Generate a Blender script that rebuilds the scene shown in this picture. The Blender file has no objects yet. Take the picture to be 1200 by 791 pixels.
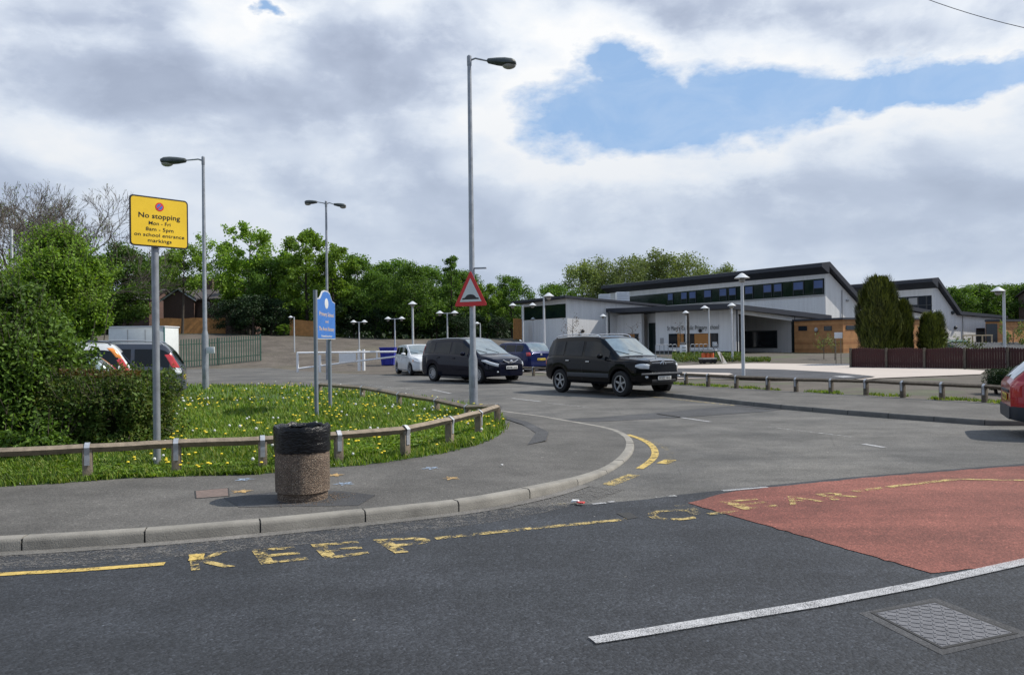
import bpy, bmesh, math, random
from mathutils import Vector, Matrix, noise
from mathutils.geometry import delaunay_2d_cdt
R = math.radians
rnd = random.Random(7)
SC = bpy.context.scene
COL = SC.collection
def V(*a): return Vector(a)

# ------------------------------------------------------------------ camera model (photo pixels 1200x791 -> world)
EYE = 1.6; F = 933.0; CX, CY = 600.0, 395.5
PHI, TH = 0.0131, 0.0056
f_ = V(0, math.cos(TH), math.sin(TH)); u0 = V(0, -math.sin(TH), math.cos(TH)); r0 = V(1, 0, 0)
RT = r0*math.cos(PHI) - u0*math.sin(PHI); UP = r0*math.sin(PHI) + u0*math.cos(PHI)
CAM = V(0, 0, EYE)
def ray(px, py): return f_ + RT*((px-CX)/F) - UP*((py-CY)/F)
def G(px, py, h=0.0):
    d = ray(px, py); t = (h-EYE)/d.z
    p = CAM + d*t; return V(p.x, p.y, h)
def P(px, py, Y):
    d = ray(px, py); return CAM + d*(Y/d.y)
def XY(px, Y):                      # ground position under a pixel column at depth Y
    d = ray(px, 400.5 - (px-600)*0.0131); return d.x/d.y*Y, Y
def HT(px, py, Y): return P(px, py, Y).z
def smooth(a, b, x):
    t = max(0, min(1, (x-a)/(b-a))); return t*t*(3-2*t)
def lerp(a, b, t): return a+(b-a)*t

# ------------------------------------------------------------------ terrain heights
def Hbase(x, y):
    crest = lerp(2.9, 2.0, smooth(-35, -5, x)); crest *= 1-smooth(0, 6, x)
    b = smooth(54, 80, y)*crest
    return -0.04 + b + (0.12*noise.noise(V(x*.15, y*.15, 3)) if y > 56 and x < 6 else 0)*smooth(56, 62, y)
def Hs(x, y):
    return max(0.1 + 0.36*smooth(44, 57, y), Hbase(x, y)+0.01)
def GH(px, py, hf):
    d = ray(px, py); t = 2.0
    while t < 400:
        p = CAM + d*t
        if p.z < hf(p.x, p.y): return V(p.x, p.y, hf(p.x, p.y))
        t += 0.03 + t*0.001
    return CAM + d*t

# ------------------------------------------------------------------ materials
def newmat(name):
    m = bpy.data.materials.new(name); m.use_nodes = True
    nt = m.node_tree; nt.nodes.clear(); return m, nt
def N(nt, t, **kw):
    n = nt.nodes.new(t)
    for k, v in kw.items():
        if k in n.inputs: n.inputs[k].default_value = v
        else: setattr(n, k, v)
    return n
def L(nt, a, b): nt.links.new(a, b)
def noise_node(nt, vec, scale, detail=4, rough=.55, dist=0):
    n = nt.nodes.new('ShaderNodeTexNoise'); n.inputs['Scale'].default_value = scale
    n.inputs['Detail'].default_value = detail; n.inputs['Roughness'].default_value = rough
    n.inputs['Distortion'].default_value = dist
    if vec: L(nt, vec, n.inputs['Vector'])
    return n.outputs['Fac']
def ramp(nt, fac, stops):
    n = nt.nodes.new('ShaderNodeValToRGB'); cr = n.color_ramp
    while len(cr.elements) < len(stops): cr.elements.new(.5)
    for e, (p, c) in zip(cr.elements, stops):
        e.position = p; e.color = (c[0], c[1], c[2], 1) if hasattr(c, '__len__') else (c, c, c, 1)
    L(nt, fac, n.inputs['Fac']); return n.outputs['Color']
def mixc(nt, fac, a, b, mode='MIX'):
    n = nt.nodes.new('ShaderNodeMix'); n.data_type = 'RGBA'; n.blend_type = mode
    for i, s in ((0, fac), (6, a), (7, b)):
        if isinstance(s, bpy.types.NodeSocket): L(nt, s, n.inputs[i])
        elif hasattr(s, '__len__'): n.inputs[i].default_value = (*s[:3], 1)
        else: n.inputs[i].default_value = s
    return n.outputs[2]
def math_(nt, op, a, b=0.0, c=None, clamp=False):
    n = nt.nodes.new('ShaderNodeMath'); n.operation = op; n.use_clamp = clamp
    for i, s in enumerate((a, b, c)):
        if s is None: continue
        if isinstance(s, bpy.types.NodeSocket): L(nt, s, n.inputs[i])
        else: n.inputs[i].default_value = s
    return n.outputs[0]
def coord(nt, kind='Object'):
    return nt.nodes.new('ShaderNodeTexCoord').outputs[kind]
def bump(nt, h, strength=.3, dist=.01):
    n = nt.nodes.new('ShaderNodeBump'); n.inputs['Strength'].default_value = strength
    n.inputs['Distance'].default_value = dist; L(nt, h, n.inputs['Height']); return n.outputs['Normal']
def finish(nt, col, rough=.6, metal=0, nrm=None, coat=0, spec=.5, alpha=None, emit=None):
    b = nt.nodes.new('ShaderNodeBsdfPrincipled'); o = nt.nodes.new('ShaderNodeOutputMaterial')
    for key, s in (('Base Color', col), ('Roughness', rough), ('Metallic', metal)):
        if isinstance(s, bpy.types.NodeSocket): L(nt, s, b.inputs[key])
        elif hasattr(s, '__len__'): b.inputs[key].default_value = (*s[:3], 1)
        else: b.inputs[key].default_value = s
    b.inputs['Specular IOR Level'].default_value = spec
    b.inputs['Coat Weight'].default_value = coat; b.inputs['Coat Roughness'].default_value = .04
    if nrm: L(nt, nrm, b.inputs['Normal'])
    if alpha: L(nt, alpha, b.inputs['Alpha'])
    L(nt, b.outputs[0], o.inputs[0]); return b
def pm(name, col, rough=.6, metal=0, var=.2, scale=6, bmp=0, bscale=60, coat=0, spec=.5, bdist=.01):
    m, nt = newmat(name); c = coord(nt)
    n1 = noise_node(nt, c, scale, 6, .6)
    k = ramp(nt, n1, [(.3, 1-var), (.7, 1+var*.6)])
    cc = mixc(nt, 1.0, col, k, 'MULTIPLY')
    rr = math_(nt, 'MULTIPLY_ADD', n1, .25, rough-.12, True)
    nrm = bump(nt, noise_node(nt, c, bscale, 5, .6), bmp, bdist) if bmp else None
    finish(nt, cc, rr, metal, nrm, coat, spec); return m

def asphalt(name, a, b, patch=0.0, speck=.5, streak=.13):
    m, nt = newmat(name); c = coord(nt)
    big = noise_node(nt, c, .35, 5, .6, .6); med = noise_node(nt, c, 2.3, 6, .65)
    fine = noise_node(nt, c, 55, 3, .7); agg = nt.nodes.new('ShaderNodeTexVoronoi'); agg.inputs['Scale'].default_value = 70
    L(nt, c, agg.inputs['Vector'])
    base = mixc(nt, ramp(nt, big, [(.36, 0), (.64, 1)]), a, b)
    base = mixc(nt, 1.0, base, ramp(nt, med, [(.3, .84), (.7, 1.14)]), 'MULTIPLY')
    sp = ramp(nt, agg.outputs['Color'], [(.2, 1-speck*.55), (.75, 1.0), (.93, 1+speck*.55), (1, 1+speck*2.2)])
    base = mixc(nt, 1.0, base, sp, 'MULTIPLY')
    base = mixc(nt, 1.0, base, ramp(nt, fine, [(.3, .78), (.7, 1.25)]), 'MULTIPLY')
    # stretched wear streaks and sparse stains
    mp = nt.nodes.new('ShaderNodeMapping'); mp.inputs['Rotation'].default_value = (0, 0, R(-14)); mp.inputs['Scale'].default_value = (.12, 1.6, 1)
    L(nt, c, mp.inputs['Vector'])
    st = noise_node(nt, mp.outputs[0], 1.2, 4, .6)
    base = mixc(nt, 1.0, base, ramp(nt, st, [(.32, 1-streak), (.68, 1+streak)]), 'MULTIPLY')
    blot = noise_node(nt, c, .9, 4, .6)
    base = mixc(nt, 1.0, base, ramp(nt, blot, [(.36, .84), (.5, 1.0), (.66, 1.14)]), 'MULTIPLY')
    if patch:
        pn = noise_node(nt, c, .8, 2, .4)
        base = mixc(nt, math_(nt, 'MULTIPLY', ramp(nt, pn, [(.60, 0), (.63, 1)]), patch), base, (a[0]*.5, a[1]*.5, a[2]*.55))
        crk = nt.nodes.new('ShaderNodeTexVoronoi'); crk.feature = 'DISTANCE_TO_EDGE'; crk.inputs['Scale'].default_value = .45
        wv = mixc(nt, .12, c, nt.nodes.new('ShaderNodeTexNoise').outputs['Color'])
        L(nt, wv, crk.inputs['Vector'])
        ck = ramp(nt, crk.outputs['Distance'], [(.0, .8), (.005, 1)])
        base = mixc(nt, 1.0, base, ck, 'MULTIPLY')
    # pale chips
    ch = noise_node(nt, c, 9, 2, .5)
    base = mixc(nt, ramp(nt, ch, [(.77, 0), (.785, .5)]), base, (.3, .29, .27))
    h = math_(nt, 'ADD', math_(nt, 'MULTIPLY', agg.outputs['Distance'], -1.0), fine)
    finish(nt, base, .82, 0, bump(nt, h, .5, .008), 0, .35); return m

def worn_paint(name, col, cover=.5, rough=.6, wa=.6, fs=60):
    m, nt = newmat(name); c = coord(nt)
    a = noise_node(nt, c, 7, 8, .7); b = noise_node(nt, c, fs, 3, .7)
    s = math_(nt, 'ADD', math_(nt, 'MULTIPLY', a, wa), math_(nt, 'MULTIPLY', b, 1-wa))
    al = ramp(nt, s, [(.58-cover*.3, 0), (.66-cover*.3, 1)])
    cc = mixc(nt, 1.0, col, ramp(nt, noise_node(nt, c, 25, 4), [(.3, .75), (.7, 1.1)]), 'MULTIPLY')
    finish(nt, cc, rough, 0, None, 0, .4, alpha=al); return m

def leafmat(name, cols, trans=.35):
    m, nt = newmat(name)
    g = nt.nodes.new('ShaderNodeNewGeometry'); oi = nt.nodes.new('ShaderNodeObjectInfo')
    n = len(cols); cc = ramp(nt, g.outputs['Random Per Island'], [((i+.3)/n, c) for i, c in enumerate(cols)])
    k = ramp(nt, oi.outputs['Random'], [(0, .8), (1, 1.2)])
    cc = mixc(nt, 1.0, cc, k, 'MULTIPLY')
    big = noise_node(nt, coord(nt), .5, 3); cc = mixc(nt, 1.0, cc, ramp(nt, big, [(.35, .78), (.65, 1.2)]), 'MULTIPLY')
    d = nt.nodes.new('ShaderNodeBsdfPrincipled'); d.inputs['Roughness'].default_value = .55; d.inputs['Specular IOR Level'].default_value = .25
    t = nt.nodes.new('ShaderNodeBsdfTranslucent'); mx = nt.nodes.new('ShaderNodeMixShader'); mx.inputs[0].default_value = trans
    o = nt.nodes.new('ShaderNodeOutputMaterial')
    L(nt, cc, d.inputs['Base Color']); L(nt, mixc(nt, 1.0, cc, (1.3, 1.25, .6), 'MULTIPLY'), t.inputs['Color'])
    L(nt, d.outputs[0], mx.inputs[1]); L(nt, t.outputs[0], mx.inputs[2]); L(nt, mx.outputs[0], o.inputs[0]); return m

M = {}
M['road'] = asphalt('main_road_asphalt', (.030, .034, .041), (.042, .046, .054), 0, .9, .18)
M['side'] = asphalt('side_road_asphalt', (.085, .083, .080), (.138, .132, .122), .12, .5)
M['pave'] = asphalt('footway_asphalt', (.086, .082, .076), (.116, .110, .102), 0, .5, .06)
M['carpark'] = asphalt('car_park_asphalt', (.05, .052, .06), (.065, .067, .075), 0, .3)
M['patch'] = asphalt('patch_asphalt', (.055, .056, .06), (.07, .07, .073), 0, .5)
M['dust'] = asphalt('gutter_dust', (.13, .125, .115), (.17, .16, .15), 0, .4)
M['dustthin'] = worn_paint('thin_road_dust', (.13, .125, .12), .30, .9, .35)
M['red'] = asphalt('red_surfacing', (.15, .050, .038), (.21, .075, .056), 0, .6, .2)
M['beige'] = pm('pale_paving', (.42, .37, .33), .8, var=.08, scale=.5, bmp=.2)
M['kerb'] = pm('concrete_kerb', (.225, .212, .188), .85, var=.3, scale=4, bmp=.5, bscale=90)
M['kerbdark'] = pm('dark_shaded_kerb', (.13, .125, .115), .9, var=.3, scale=4)  # darker kerb copy; shade on its road face is put into the colour
M['joint'] = pm('kerb_joint', (.03, .03, .03), .9)
M['yellow'] = worn_paint('yellow_line_paint', (.52, .37, .10), .56)
M['yellow_w'] = worn_paint('worn_yellow_paint', (.48, .36, .13), .37)
M['yellow_vw'] = worn_paint('nearly_gone_yellow_paint', (.45, .36, .17), .12)
M['white'] = worn_paint('white_line_paint', (.44, .44, .45), .52, wa=.2, fs=130)
M['white_w'] = worn_paint('worn_white_paint', (.5, .5, .5), .3)
M['starblue'] = worn_paint('pale_blue_paint', (.28, .36, .48), .44)
M['starorange'] = worn_paint('orange_paint', (.48, .31, .12), .44)
M['galv'] = pm('galvanised_steel', (.30, .32, .35), .5, .5, var=.22, scale=7)
M['greypost'] = pm('grey_painted_post', (.20, .23, .27), .5, .1, var=.12, scale=5)
M['lampwhite'] = pm('pale_lamp_paint', (.52, .54, .56), .45, .1, var=.08)
M['headdark'] = pm('dark_lamp_head', (.045, .055, .055), .5, var=.15)
M['bowl'] = pm('lamp_bowl', (.30, .29, .26), .15, var=.1)
M['timberdark'] = pm('dark_weathered_timber', (.115, .095, .072), .9, var=.4, scale=9, bmp=.6, bscale=40)
M['timber'] = pm('weathered_timber', (.235, .19, .14), .85, var=.4, scale=9, bmp=.6, bscale=40)
M['strap'] = pm('zinc_strap', (.42, .44, .47), .45, .4, var=.2, scale=20)
M['conc_bin'] = None
M['bag'] = None
M['black'] = pm('black_plastic', (.012, .012, .014), .5, var=.1)
M['blackpaint'] = pm('black_paint', (.015, .015, .017), .4, var=.1)
M['signyellow'] = pm('sign_yellow', (.80, .53, .02), .45, var=.09, scale=3)
M['signwhite'] = pm('sign_white', (.62, .64, .66), .4, var=.05)
M['signred'] = pm('sign_red', (.62, .025, .03), .4, var=.05)
M['signblue'] = pm('sign_blue', (.04, .16, .50), .45, var=.08)
M['brownletter'] = pm('brown_letters', (.10, .05, .01), .5, var=.05)
M['goldletter'] = pm('gold_letters', (.62, .48, .36), .5, var=.05)
M['render'] = pm('white_render', (.70, .70, .71), .8, var=.05, scale=.6)
M['roofdark'] = pm('dark_roof_metal', (.028, .032, .045), .6, var=.15, scale=1.5)
M['soffit'] = pm('grey_soffit', (.38, .38, .38), .7, var=.05)
M['cedar'] = None
M['greendark'] = pm('dark_green_glazing', (.007, .017, .017), .12, var=.2, scale=1)
M['pane'] = pm('window_glass', (.016, .022, .03), .06, var=.3, scale=.6)
M['blueblind'] = pm('blue_blind', (.07, .12, .29), .4, var=.15, scale=1)
M['frame'] = pm('dark_window_frame', (.03, .035, .04), .5, var=.1)
M['boardorange'] = pm('orange_board', (.50, .21, .05), .6, var=.1)
M['brick'] = None
M['tile'] = pm('dark_roof_tiles', (.06, .05, .048), .85, var=.3, scale=3, bmp=.4, bscale=8)
M['fenceorange'] = pm('orange_fence_boards', (.50, .24, .08), .8, var=.25, scale=3)
M['palisade'] = pm('green_palisade_paint', (.028, .075, .055), .5, var=.1)
M['redfence'] = pm('dark_red_fence_paint', (.045, .009, .008), .7, var=.2, scale=4)
M['gatewhite'] = pm('white_gate_paint', (.75, .76, .78), .5, var=.06)
M['soil'] = pm('bare_soil', (.15, .12, .09), .95, var=.3, scale=.8, bmp=.5, bscale=6, bdist=.1)
M['bark'] = pm('tree_bark', (.065, .053, .042), .9, var=.3, scale=4, bmp=.5, bscale=20)
M['barkdark'] = pm('twig_bark', (.10, .085, .07), .9, var=.3, scale=4)
M['leaf_wood'] = leafmat('woodland_leaf', [(.04, .085, .016), (.065, .135, .022), (.10, .19, .028), (.14, .25, .04)])
M['leaf_bright'] = leafmat('bright_spring_leaf', [(.08, .15, .018), (.13, .24, .024), (.18, .31, .035), (.24, .38, .05)])
M['leaf_dark'] = leafmat('evergreen_leaf', [(.010, .026, .010), (.018, .042, .014), (.03, .06, .02)], .15)
M['leaf_hedge'] = leafmat('hedge_leaf', [(.04, .08, .014), (.065, .13, .018), (.10, .19, .025), (.16, .27, .045)])
M['leaf_olive'] = leafmat('olive_leaf', [(.10, .14, .045), (.15, .20, .065), (.20, .26, .085)])
M['leaf_low'] = leafmat('clipped_hedge_leaf', [(.03, .06, .013), (.055, .105, .018), (.085, .15, .025), (.12, .13, .035), (.13, .20, .045)])
M['leaf_conifer'] = leafmat('golden_conifer_leaf', [(.035, .048, .010), (.07, .092, .016), (.13, .155, .025)], .15)
M['leaf_red'] = leafmat('reddish_shoot_leaf', [(.10, .04, .015), (.14, .07, .02), (.10, .09, .02)])
M['grassblade'] = leafmat('grass_blade', [(.045, .095, .012), (.08, .15, .018), (.125, .22, .026), (.18, .28, .04), (.23, .27, .07)], .4)
M['dand'] = pm('dandelion_yellow', (.80, .62, .03), .7, var=.1)
M['clock'] = pm('dandelion_clock_white', (.6, .62, .58), .8, var=.1)

def cladding():
    m, nt = newmat('white_render'); c = coord(nt); sx = nt.nodes.new('ShaderNodeSeparateXYZ'); L(nt, c, sx.inputs[0])
    u = math_(nt, 'ADD', math_(nt, 'MULTIPLY', sx.outputs[0], -.477), math_(nt, 'MULTIPLY', sx.outputs[1], .879))
    w = math_(nt, 'ADD', math_(nt, 'MULTIPLY', sx.outputs[0], .879), math_(nt, 'MULTIPLY', sx.outputs[1], .477))
    j1 = ramp(nt, math_(nt, 'FRACT', math_(nt, 'MULTIPLY', u, .80)), [(.0, .80), (.035, 1)]); j2 = ramp(nt, math_(nt, 'FRACT', math_(nt, 'MULTIPLY', w, .55)), [(.0, .84), (.03, 1)])
    mp = nt.nodes.new('ShaderNodeMapping'); mp.inputs['Scale'].default_value = (1.6, 1.6, .12); L(nt, c, mp.inputs['Vector'])
    st = ramp(nt, noise_node(nt, mp.outputs[0], 1.5, 6, .65), [(.35, .90), (.6, 1.0)])
    cc = mixc(nt, 1.0, (.80, .80, .80), j1, 'MULTIPLY'); cc = mixc(nt, 1.0, cc, j2, 'MULTIPLY'); cc = mixc(nt, 1.0, cc, st, 'MULTIPLY')
    finish(nt, cc, .75); return m
M['render'] = cladding()
def cedar():
    m, nt = newmat('cedar_boards'); c = coord(nt)
    sx = nt.nodes.new('ShaderNodeSeparateXYZ'); L(nt, c, sx.inputs[0])
    fr = math_(nt, 'FRACT', math_(nt, 'MULTIPLY', sx.outputs[2], 6.0))
    gap = ramp(nt, fr, [(.0, .35), (.07, 1)])
    fl = math_(nt, 'FLOOR', math_(nt, 'MULTIPLY', sx.outputs[2], 6.0))
    wn = nt.nodes.new('ShaderNodeTexWhiteNoise'); wn.noise_dimensions = '1D'; L(nt, fl, wn.inputs['W'])
    c1 = mixc(nt, wn.outputs['Value'], (.34, .15, .055), (.46, .23, .09))
    c1 = mixc(nt, 1.0, c1, ramp(nt, noise_node(nt, c, 2, 5), [(.3, .8), (.7, 1.15)]), 'MULTIPLY')
    c1 = mixc(nt, 1.0, c1, gap, 'MULTIPLY'); finish(nt, c1, .7); return m
M['cedar'] = cedar()
def brickm():
    m, nt = newmat('brown_brick'); c = coord(nt)
    b = nt.nodes.new('ShaderNodeTexBrick'); mp = nt.nodes.new('ShaderNodeMapping'); mp.inputs['Rotation'].default_value = (R(90), 0, 0)
    L(nt, c, mp.inputs['Vector']); L(nt, mp.outputs[0], b.inputs['Vector'])
    b.inputs['Color1'].default_value = (.11, .055, .042, 1); b.inputs['Color2'].default_value = (.075, .04, .032, 1)
    b.inputs['Mortar'].default_value = (.13, .11, .10, 1); b.inputs['Scale'].default_value = 4
    finish(nt, b.outputs['Color'], .85); return m
M['brick'] = brickm()
def binm():
    m, nt = newmat('exposed_aggregate_concrete'); c = coord(nt)
    v = nt.nodes.new('ShaderNodeTexVoronoi'); v.inputs['Scale'].default_value = 105; L(nt, c, v.inputs['Vector'])
    cc = ramp(nt, v.outputs['Color'], [(.1, (.10, .07, .05)), (.4, (.22, .15, .105)), (.7, (.32, .235, .165)), (.95, (.48, .40, .32))])
    cc = mixc(nt, ramp(nt, v.outputs['Distance'], [(.35, 0), (.6, .8)]), cc, (.09, .07, .055))
    cc = mixc(nt, 1.0, cc, ramp(nt, noise_node(nt, c, 5, 4), [(.3, .7), (.7, 1.1)]), 'MULTIPLY')
    finish(nt, cc, .85, 0, bump(nt, math_(nt, 'MULTIPLY', v.outputs['Distance'], -1), .8, .01)); return m
M['conc_bin'] = binm()
def bagm():
    m, nt = newmat('black_bin_bag'); c = coord(nt)
    mp = nt.nodes.new('ShaderNodeMapping'); mp.inputs['Scale'].default_value = (1, 1, 2.5); L(nt, c, mp.inputs['Vector'])
    n1 = noise_node(nt, mp.outputs[0], 14, 5, .6, 1.5)
    finish(nt, (.003, .003, .004), .26, 0, bump(nt, n1, .6, .02), 0, .4); return m
M['bag'] = bagm()
def carpaint(name, col, metal=.3, rough=.3, coat=.7, spec=.3):
    m, nt = newmat(name); c = coord(nt)
    n1 = noise_node(nt, c, 3, 5, .6)
    cc = mixc(nt, ramp(nt, n1, [(.5, 0), (.9, .03)]), col, (.2, .19, .17))
    finish(nt, cc, math_(nt, 'MULTIPLY_ADD', n1, .2, rough-.1, True), metal, None, coat, spec); return m
M['car_black'] = carpaint('black_car_paint', (.002, .0024, .0038), 0, .11, .16, .13)
M['car_navy'] = carpaint('navy_car_paint', (.003, .0042, .014), .1, .11, .2, .14)
M['car_blue'] = carpaint('blue_car_paint', (.005, .012, .07), .2, .25, .4, .2)
M['car_white'] = carpaint('white_car_paint', (.60, .62, .64), 0)
M['car_red'] = carpaint('red_car_paint', (.36, .012, .02), .1)
M['car_silver'] = carpaint('silver_car_paint', (.36, .38, .41), .5)
M['car_grey'] = carpaint('dark_grey_car_paint', (.05, .055, .07), .4)
M['car_pale'] = carpaint('pale_green_silver_car_paint', (.30, .36, .38), .5)
M['carglass'] = pm('car_glass', (.006, .008, .010), .03, var=.2, scale=2, spec=.32)
M['windscreen'] = pm('car_windscreen_glass', (.13, .17, .19), .04, var=.35, scale=3, spec=1.0, coat=1)
M['tyre'] = pm('tyre_rubber', (.013, .013, .014), .85, var=.2, scale=10)
M['alloy'] = pm('alloy_rim', (.40, .41, .43), .35, .7, var=.1)
M['chrome'] = pm('chrome_trim', (.65, .66, .68), .15, .9, var=.05)
M['lens'] = pm('clear_headlight_lens', (.60, .63, .66), .08, var=.15, scale=20, coat=1)
M['lensred'] = pm('red_tail_lens', (.45, .02, .02), .12, var=.15, coat=1)
M['lensamber'] = pm('amber_lens', (.75, .25, .03), .15, var=.1, coat=1)
M['platewhite'] = pm('white_number_plate', (.62, .62, .60), .4, var=.03)
M['plateyellow'] = pm('yellow_number_plate', (.65, .48, .06), .4, var=.03)
M['bumperdark'] = pm('grey_bumper_plastic', (.03, .035, .045), .55, var=.15)
M['orangemachine'] = pm('orange_machine_paint', (.55, .10, .02), .5, var=.2)
M['boardgrey'] = pm('grey_board', (.42, .40, .37), .7, var=.2)
M['skipblue'] = pm('blue_skip_paint', (.015, .025, .30), .5, var=.15)
M['cabin'] = pm('pale_cabin_panel', (.60, .63, .63), .6, var=.08)
M['teal'] = pm('teal_trim', (.03, .17, .16), .5, var=.1)
M['slateroof'] = pm('grey_corrugated_roof', (.17, .17, .17), .8, var=.25, scale=4)
M['litter_r'] = pm('red_litter', (.55, .05, .04), .5); M['litter_w'] = pm('white_litter', (.7, .7, .7), .6)
M['rail'] = pm('pale_rail_timber', (.42, .33, .22), .7, var=.15)
M['coverb'] = None

# ------------------------------------------------------------------ mesh builder
class MB:
    def __init__(s): s.v = []; s.f = []; s.m = []
    def add(s, vs, fs, mi=0):
        o = len(s.v); s.v += [tuple(v) for v in vs]; s.f += [tuple(o+i for i in f) for f in fs]; s.m += [mi]*len(fs); return s
    def box(s, c, d, rz=0, mi=0, rot=None):
        hx, hy, hz = d[0]/2, d[1]/2, d[2]/2
        m = rot if rot else Matrix.Rotation(rz, 3, 'Z')
        vs = [m @ V(x*hx, y*hy, z*hz) + Vector(c) for x in (-1, 1) for y in (-1, 1) for z in (-1, 1)]
        s.add(vs, [(0,1,3,2),(4,6,7,5),(0,4,5,1),(2,3,7,6),(0,2,6,4),(1,5,7,3)], mi); return s
    def tube(s, pts, rs, n=8, mi=0, cap=True):
        pts = [Vector(p) for p in pts]
        if not hasattr(rs, '__len__'): rs = [rs]*len(pts)
        rings = []; up = None
        for i, p in enumerate(pts):
            d = (pts[min(i+1, len(pts)-1)] - pts[max(i-1, 0)])
            if d.length < 1e-9: d = V(0, 0, 1)
            d.normalize()
            if up is None: a = d.orthogonal().normalized()
            else:
                a = up - d*up.dot(d)
                a = a.normalized() if a.length > 1e-6 else d.orthogonal().normalized()
            up = a; b = d.cross(a)
            rings.append([p + a*(math.cos(2*math.pi*k/n)*rs[i]) + b*(math.sin(2*math.pi*k/n)*rs[i]) for k in range(n)])
        vs = [v for r in rings for v in r]; fs = []
        for i in range(len(rings)-1):
            for k in range(n): fs.append((i*n+k, i*n+(k+1)%n, (i+1)*n+(k+1)%n, (i+1)*n+k))
        if cap: fs.append(tuple(reversed(range(n)))); fs.append(tuple((len(rings)-1)*n+k for k in range(n)))
        s.add(vs, fs, mi); return s
    def lathe(s, prof, c=(0,0,0), n=24, mi=0, m=None, wob=None):
        vs = []; c = Vector(c)
        for i, (r, z) in enumerate(prof):
            for k in range(n):
                a = 2*math.pi*k/n; rr = r; zz = z
                if wob: rr, zz = wob(i, a, r, z)
                p = V(math.cos(a)*rr, math.sin(a)*rr, zz); p = m @ p if m else p; vs.append(p+c)
        fs = [(i*n+k, i*n+(k+1)%n, (i+1)*n+(k+1)%n, (i+1)*n+k) for i in range(len(prof)-1) for k in range(n)]
        s.add(vs, fs, mi); return s
    def prism(s, poly, z0, z1, mi=0):
        n = len(poly); vs = [(p[0], p[1], z0) for p in poly]+[(p[0], p[1], z1) for p in poly]
        s.add(vs, [tuple(reversed(range(n))), tuple(range(n, 2*n))]+[(i, (i+1)%n, n+(i+1)%n, n+i) for i in range(n)], mi); return s
    def extr(s, poly, vec, mi=0):
        n = len(poly); vec = Vector(vec); vs = [Vector(p) for p in poly]+[Vector(p)+vec for p in poly]
        s.add(vs, [tuple(reversed(range(n))), tuple(range(n, 2*n))]+[(i, (i+1)%n, n+(i+1)%n, n+i) for i in range(n)], mi); return s
    def loft(s, rings, mi=0, cap=True):
        n = len(rings[0]); vs = [v for r in rings for v in r]
        fs = [(i*n+k, i*n+(k+1)%n, (i+1)*n+(k+1)%n, (i+1)*n+k) for i in range(len(rings)-1) for k in range(n)]
        if cap: fs += [tuple(reversed(range(n))), tuple((len(rings)-1)*n+k for k in range(n))]
        s.add(vs, fs, mi); return s
    def ellipsoid(s, c, r, m=None, nu=14, nv=8, mi=0):
        vs = []; 
        for j in range(nv+1):
            t = math.pi*j/nv
            for i in range(nu):
                a = 2*math.pi*i/nu; p = V(r[0]*math.sin(t)*math.cos(a), r[1]*math.sin(t)*math.sin(a), r[2]*math.cos(t))
                vs.append((m @ p if m else p)+Vector(c))
        s.add(vs, [(j*nu+i, (j+1)*nu+i, (j+1)*nu+(i+1)%nu, j*nu+(i+1)%nu) for j in range(nv) for i in range(nu)], mi); return s
    def build(s, name, mats, parent=None, world=False, smooth=35, bevel=0, fixn=True, shade=True):
        me = bpy.data.meshes.new(name); vs = s.v
        if world and parent is not None:
            inv = (Matrix.Translation(parent.location) @ Matrix.Rotation(parent.rotation_euler.z, 4, 'Z') @ Matrix.Diagonal((*parent.scale, 1))).inverted()
            vs = [tuple(inv @ Vector(v)) for v in vs]
        me.from_pydata(vs, [], s.f)
        if not isinstance(mats, (list, tuple)): mats = [mats]
        for m in mats: me.materials.append(M[m] if isinstance(m, str) else m)
        if len(mats) > 1: me.polygons.foreach_set('material_index', s.m)
        if fixn or bevel:
            bm = bmesh.new(); bm.from_mesh(me)
            bmesh.ops.remove_doubles(bm, verts=bm.verts, dist=1e-5)
            bmesh.ops.recalc_face_normals(bm, faces=bm.faces)
            if bevel:
                es = [e for e in bm.edges if len(e.link_faces) == 2 and e.calc_face_angle(0) > R(40)]
                bmesh.ops.bevel(bm, geom=es, offset=bevel, segments=2, profile=.5, affect='EDGES', clamp_overlap=True)
            bm.to_mesh(me); bm.free()
        if shade and smooth:
            me.shade_smooth(); me.set_sharp_from_angle(angle=R(smooth))
        me.update()
        o = bpy.data.objects.new(name, me); COL.objects.link(o)
        if parent is not None: o.parent = parent
        return o

def tag(o, label=None, cat=None, group=None, kind=None):
    if label: o['label'] = label
    if cat: o['category'] = cat
    if group: o['group'] = group
    if kind: o['kind'] = kind
    return o
def empty(name, loc, rz=0, label=None, cat=None, group=None, sc=1):
    o = bpy.data.objects.new(name, None); COL.objects.link(o); o.location = loc; o.rotation_euler = (0, 0, rz)
    o.scale = (sc, sc, sc); o.empty_display_size = .2; return tag(o, label, cat, group)
def struct(o): o['kind'] = 'structure'; return o
def copy_tree(o, parent=None):
    c = o.copy(); COL.objects.link(c); c.parent = parent
    for ch in [x for x in o.children]: copy_tree(ch, c)
    return c
_tc = {}
def text_mesh(txt, size=1.0, offset=0.0):
    key = (txt, size, offset)
    if key in _tc: return _tc[key]
    cu = bpy.data.curves.new('t', 'FONT'); cu.body = txt; cu.size = size; cu.offset = offset; cu.align_x = 'LEFT'; cu.resolution_u = 3
    o = bpy.data.objects.new('t', cu); COL.objects.link(o)
    bpy.context.view_layer.update()
    me = bpy.data.meshes.new_from_object(o.evaluated_get(bpy.context.evaluated_depsgraph_get()))
    vs = [v.co.copy() for v in me.vertices]; fs = [tuple(p.vertices) for p in me.polygons]
    bpy.data.objects.remove(o); bpy.data.curves.remove(cu); bpy.data.meshes.remove(me)
    _tc[key] = (vs, fs); return vs, fs
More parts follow.
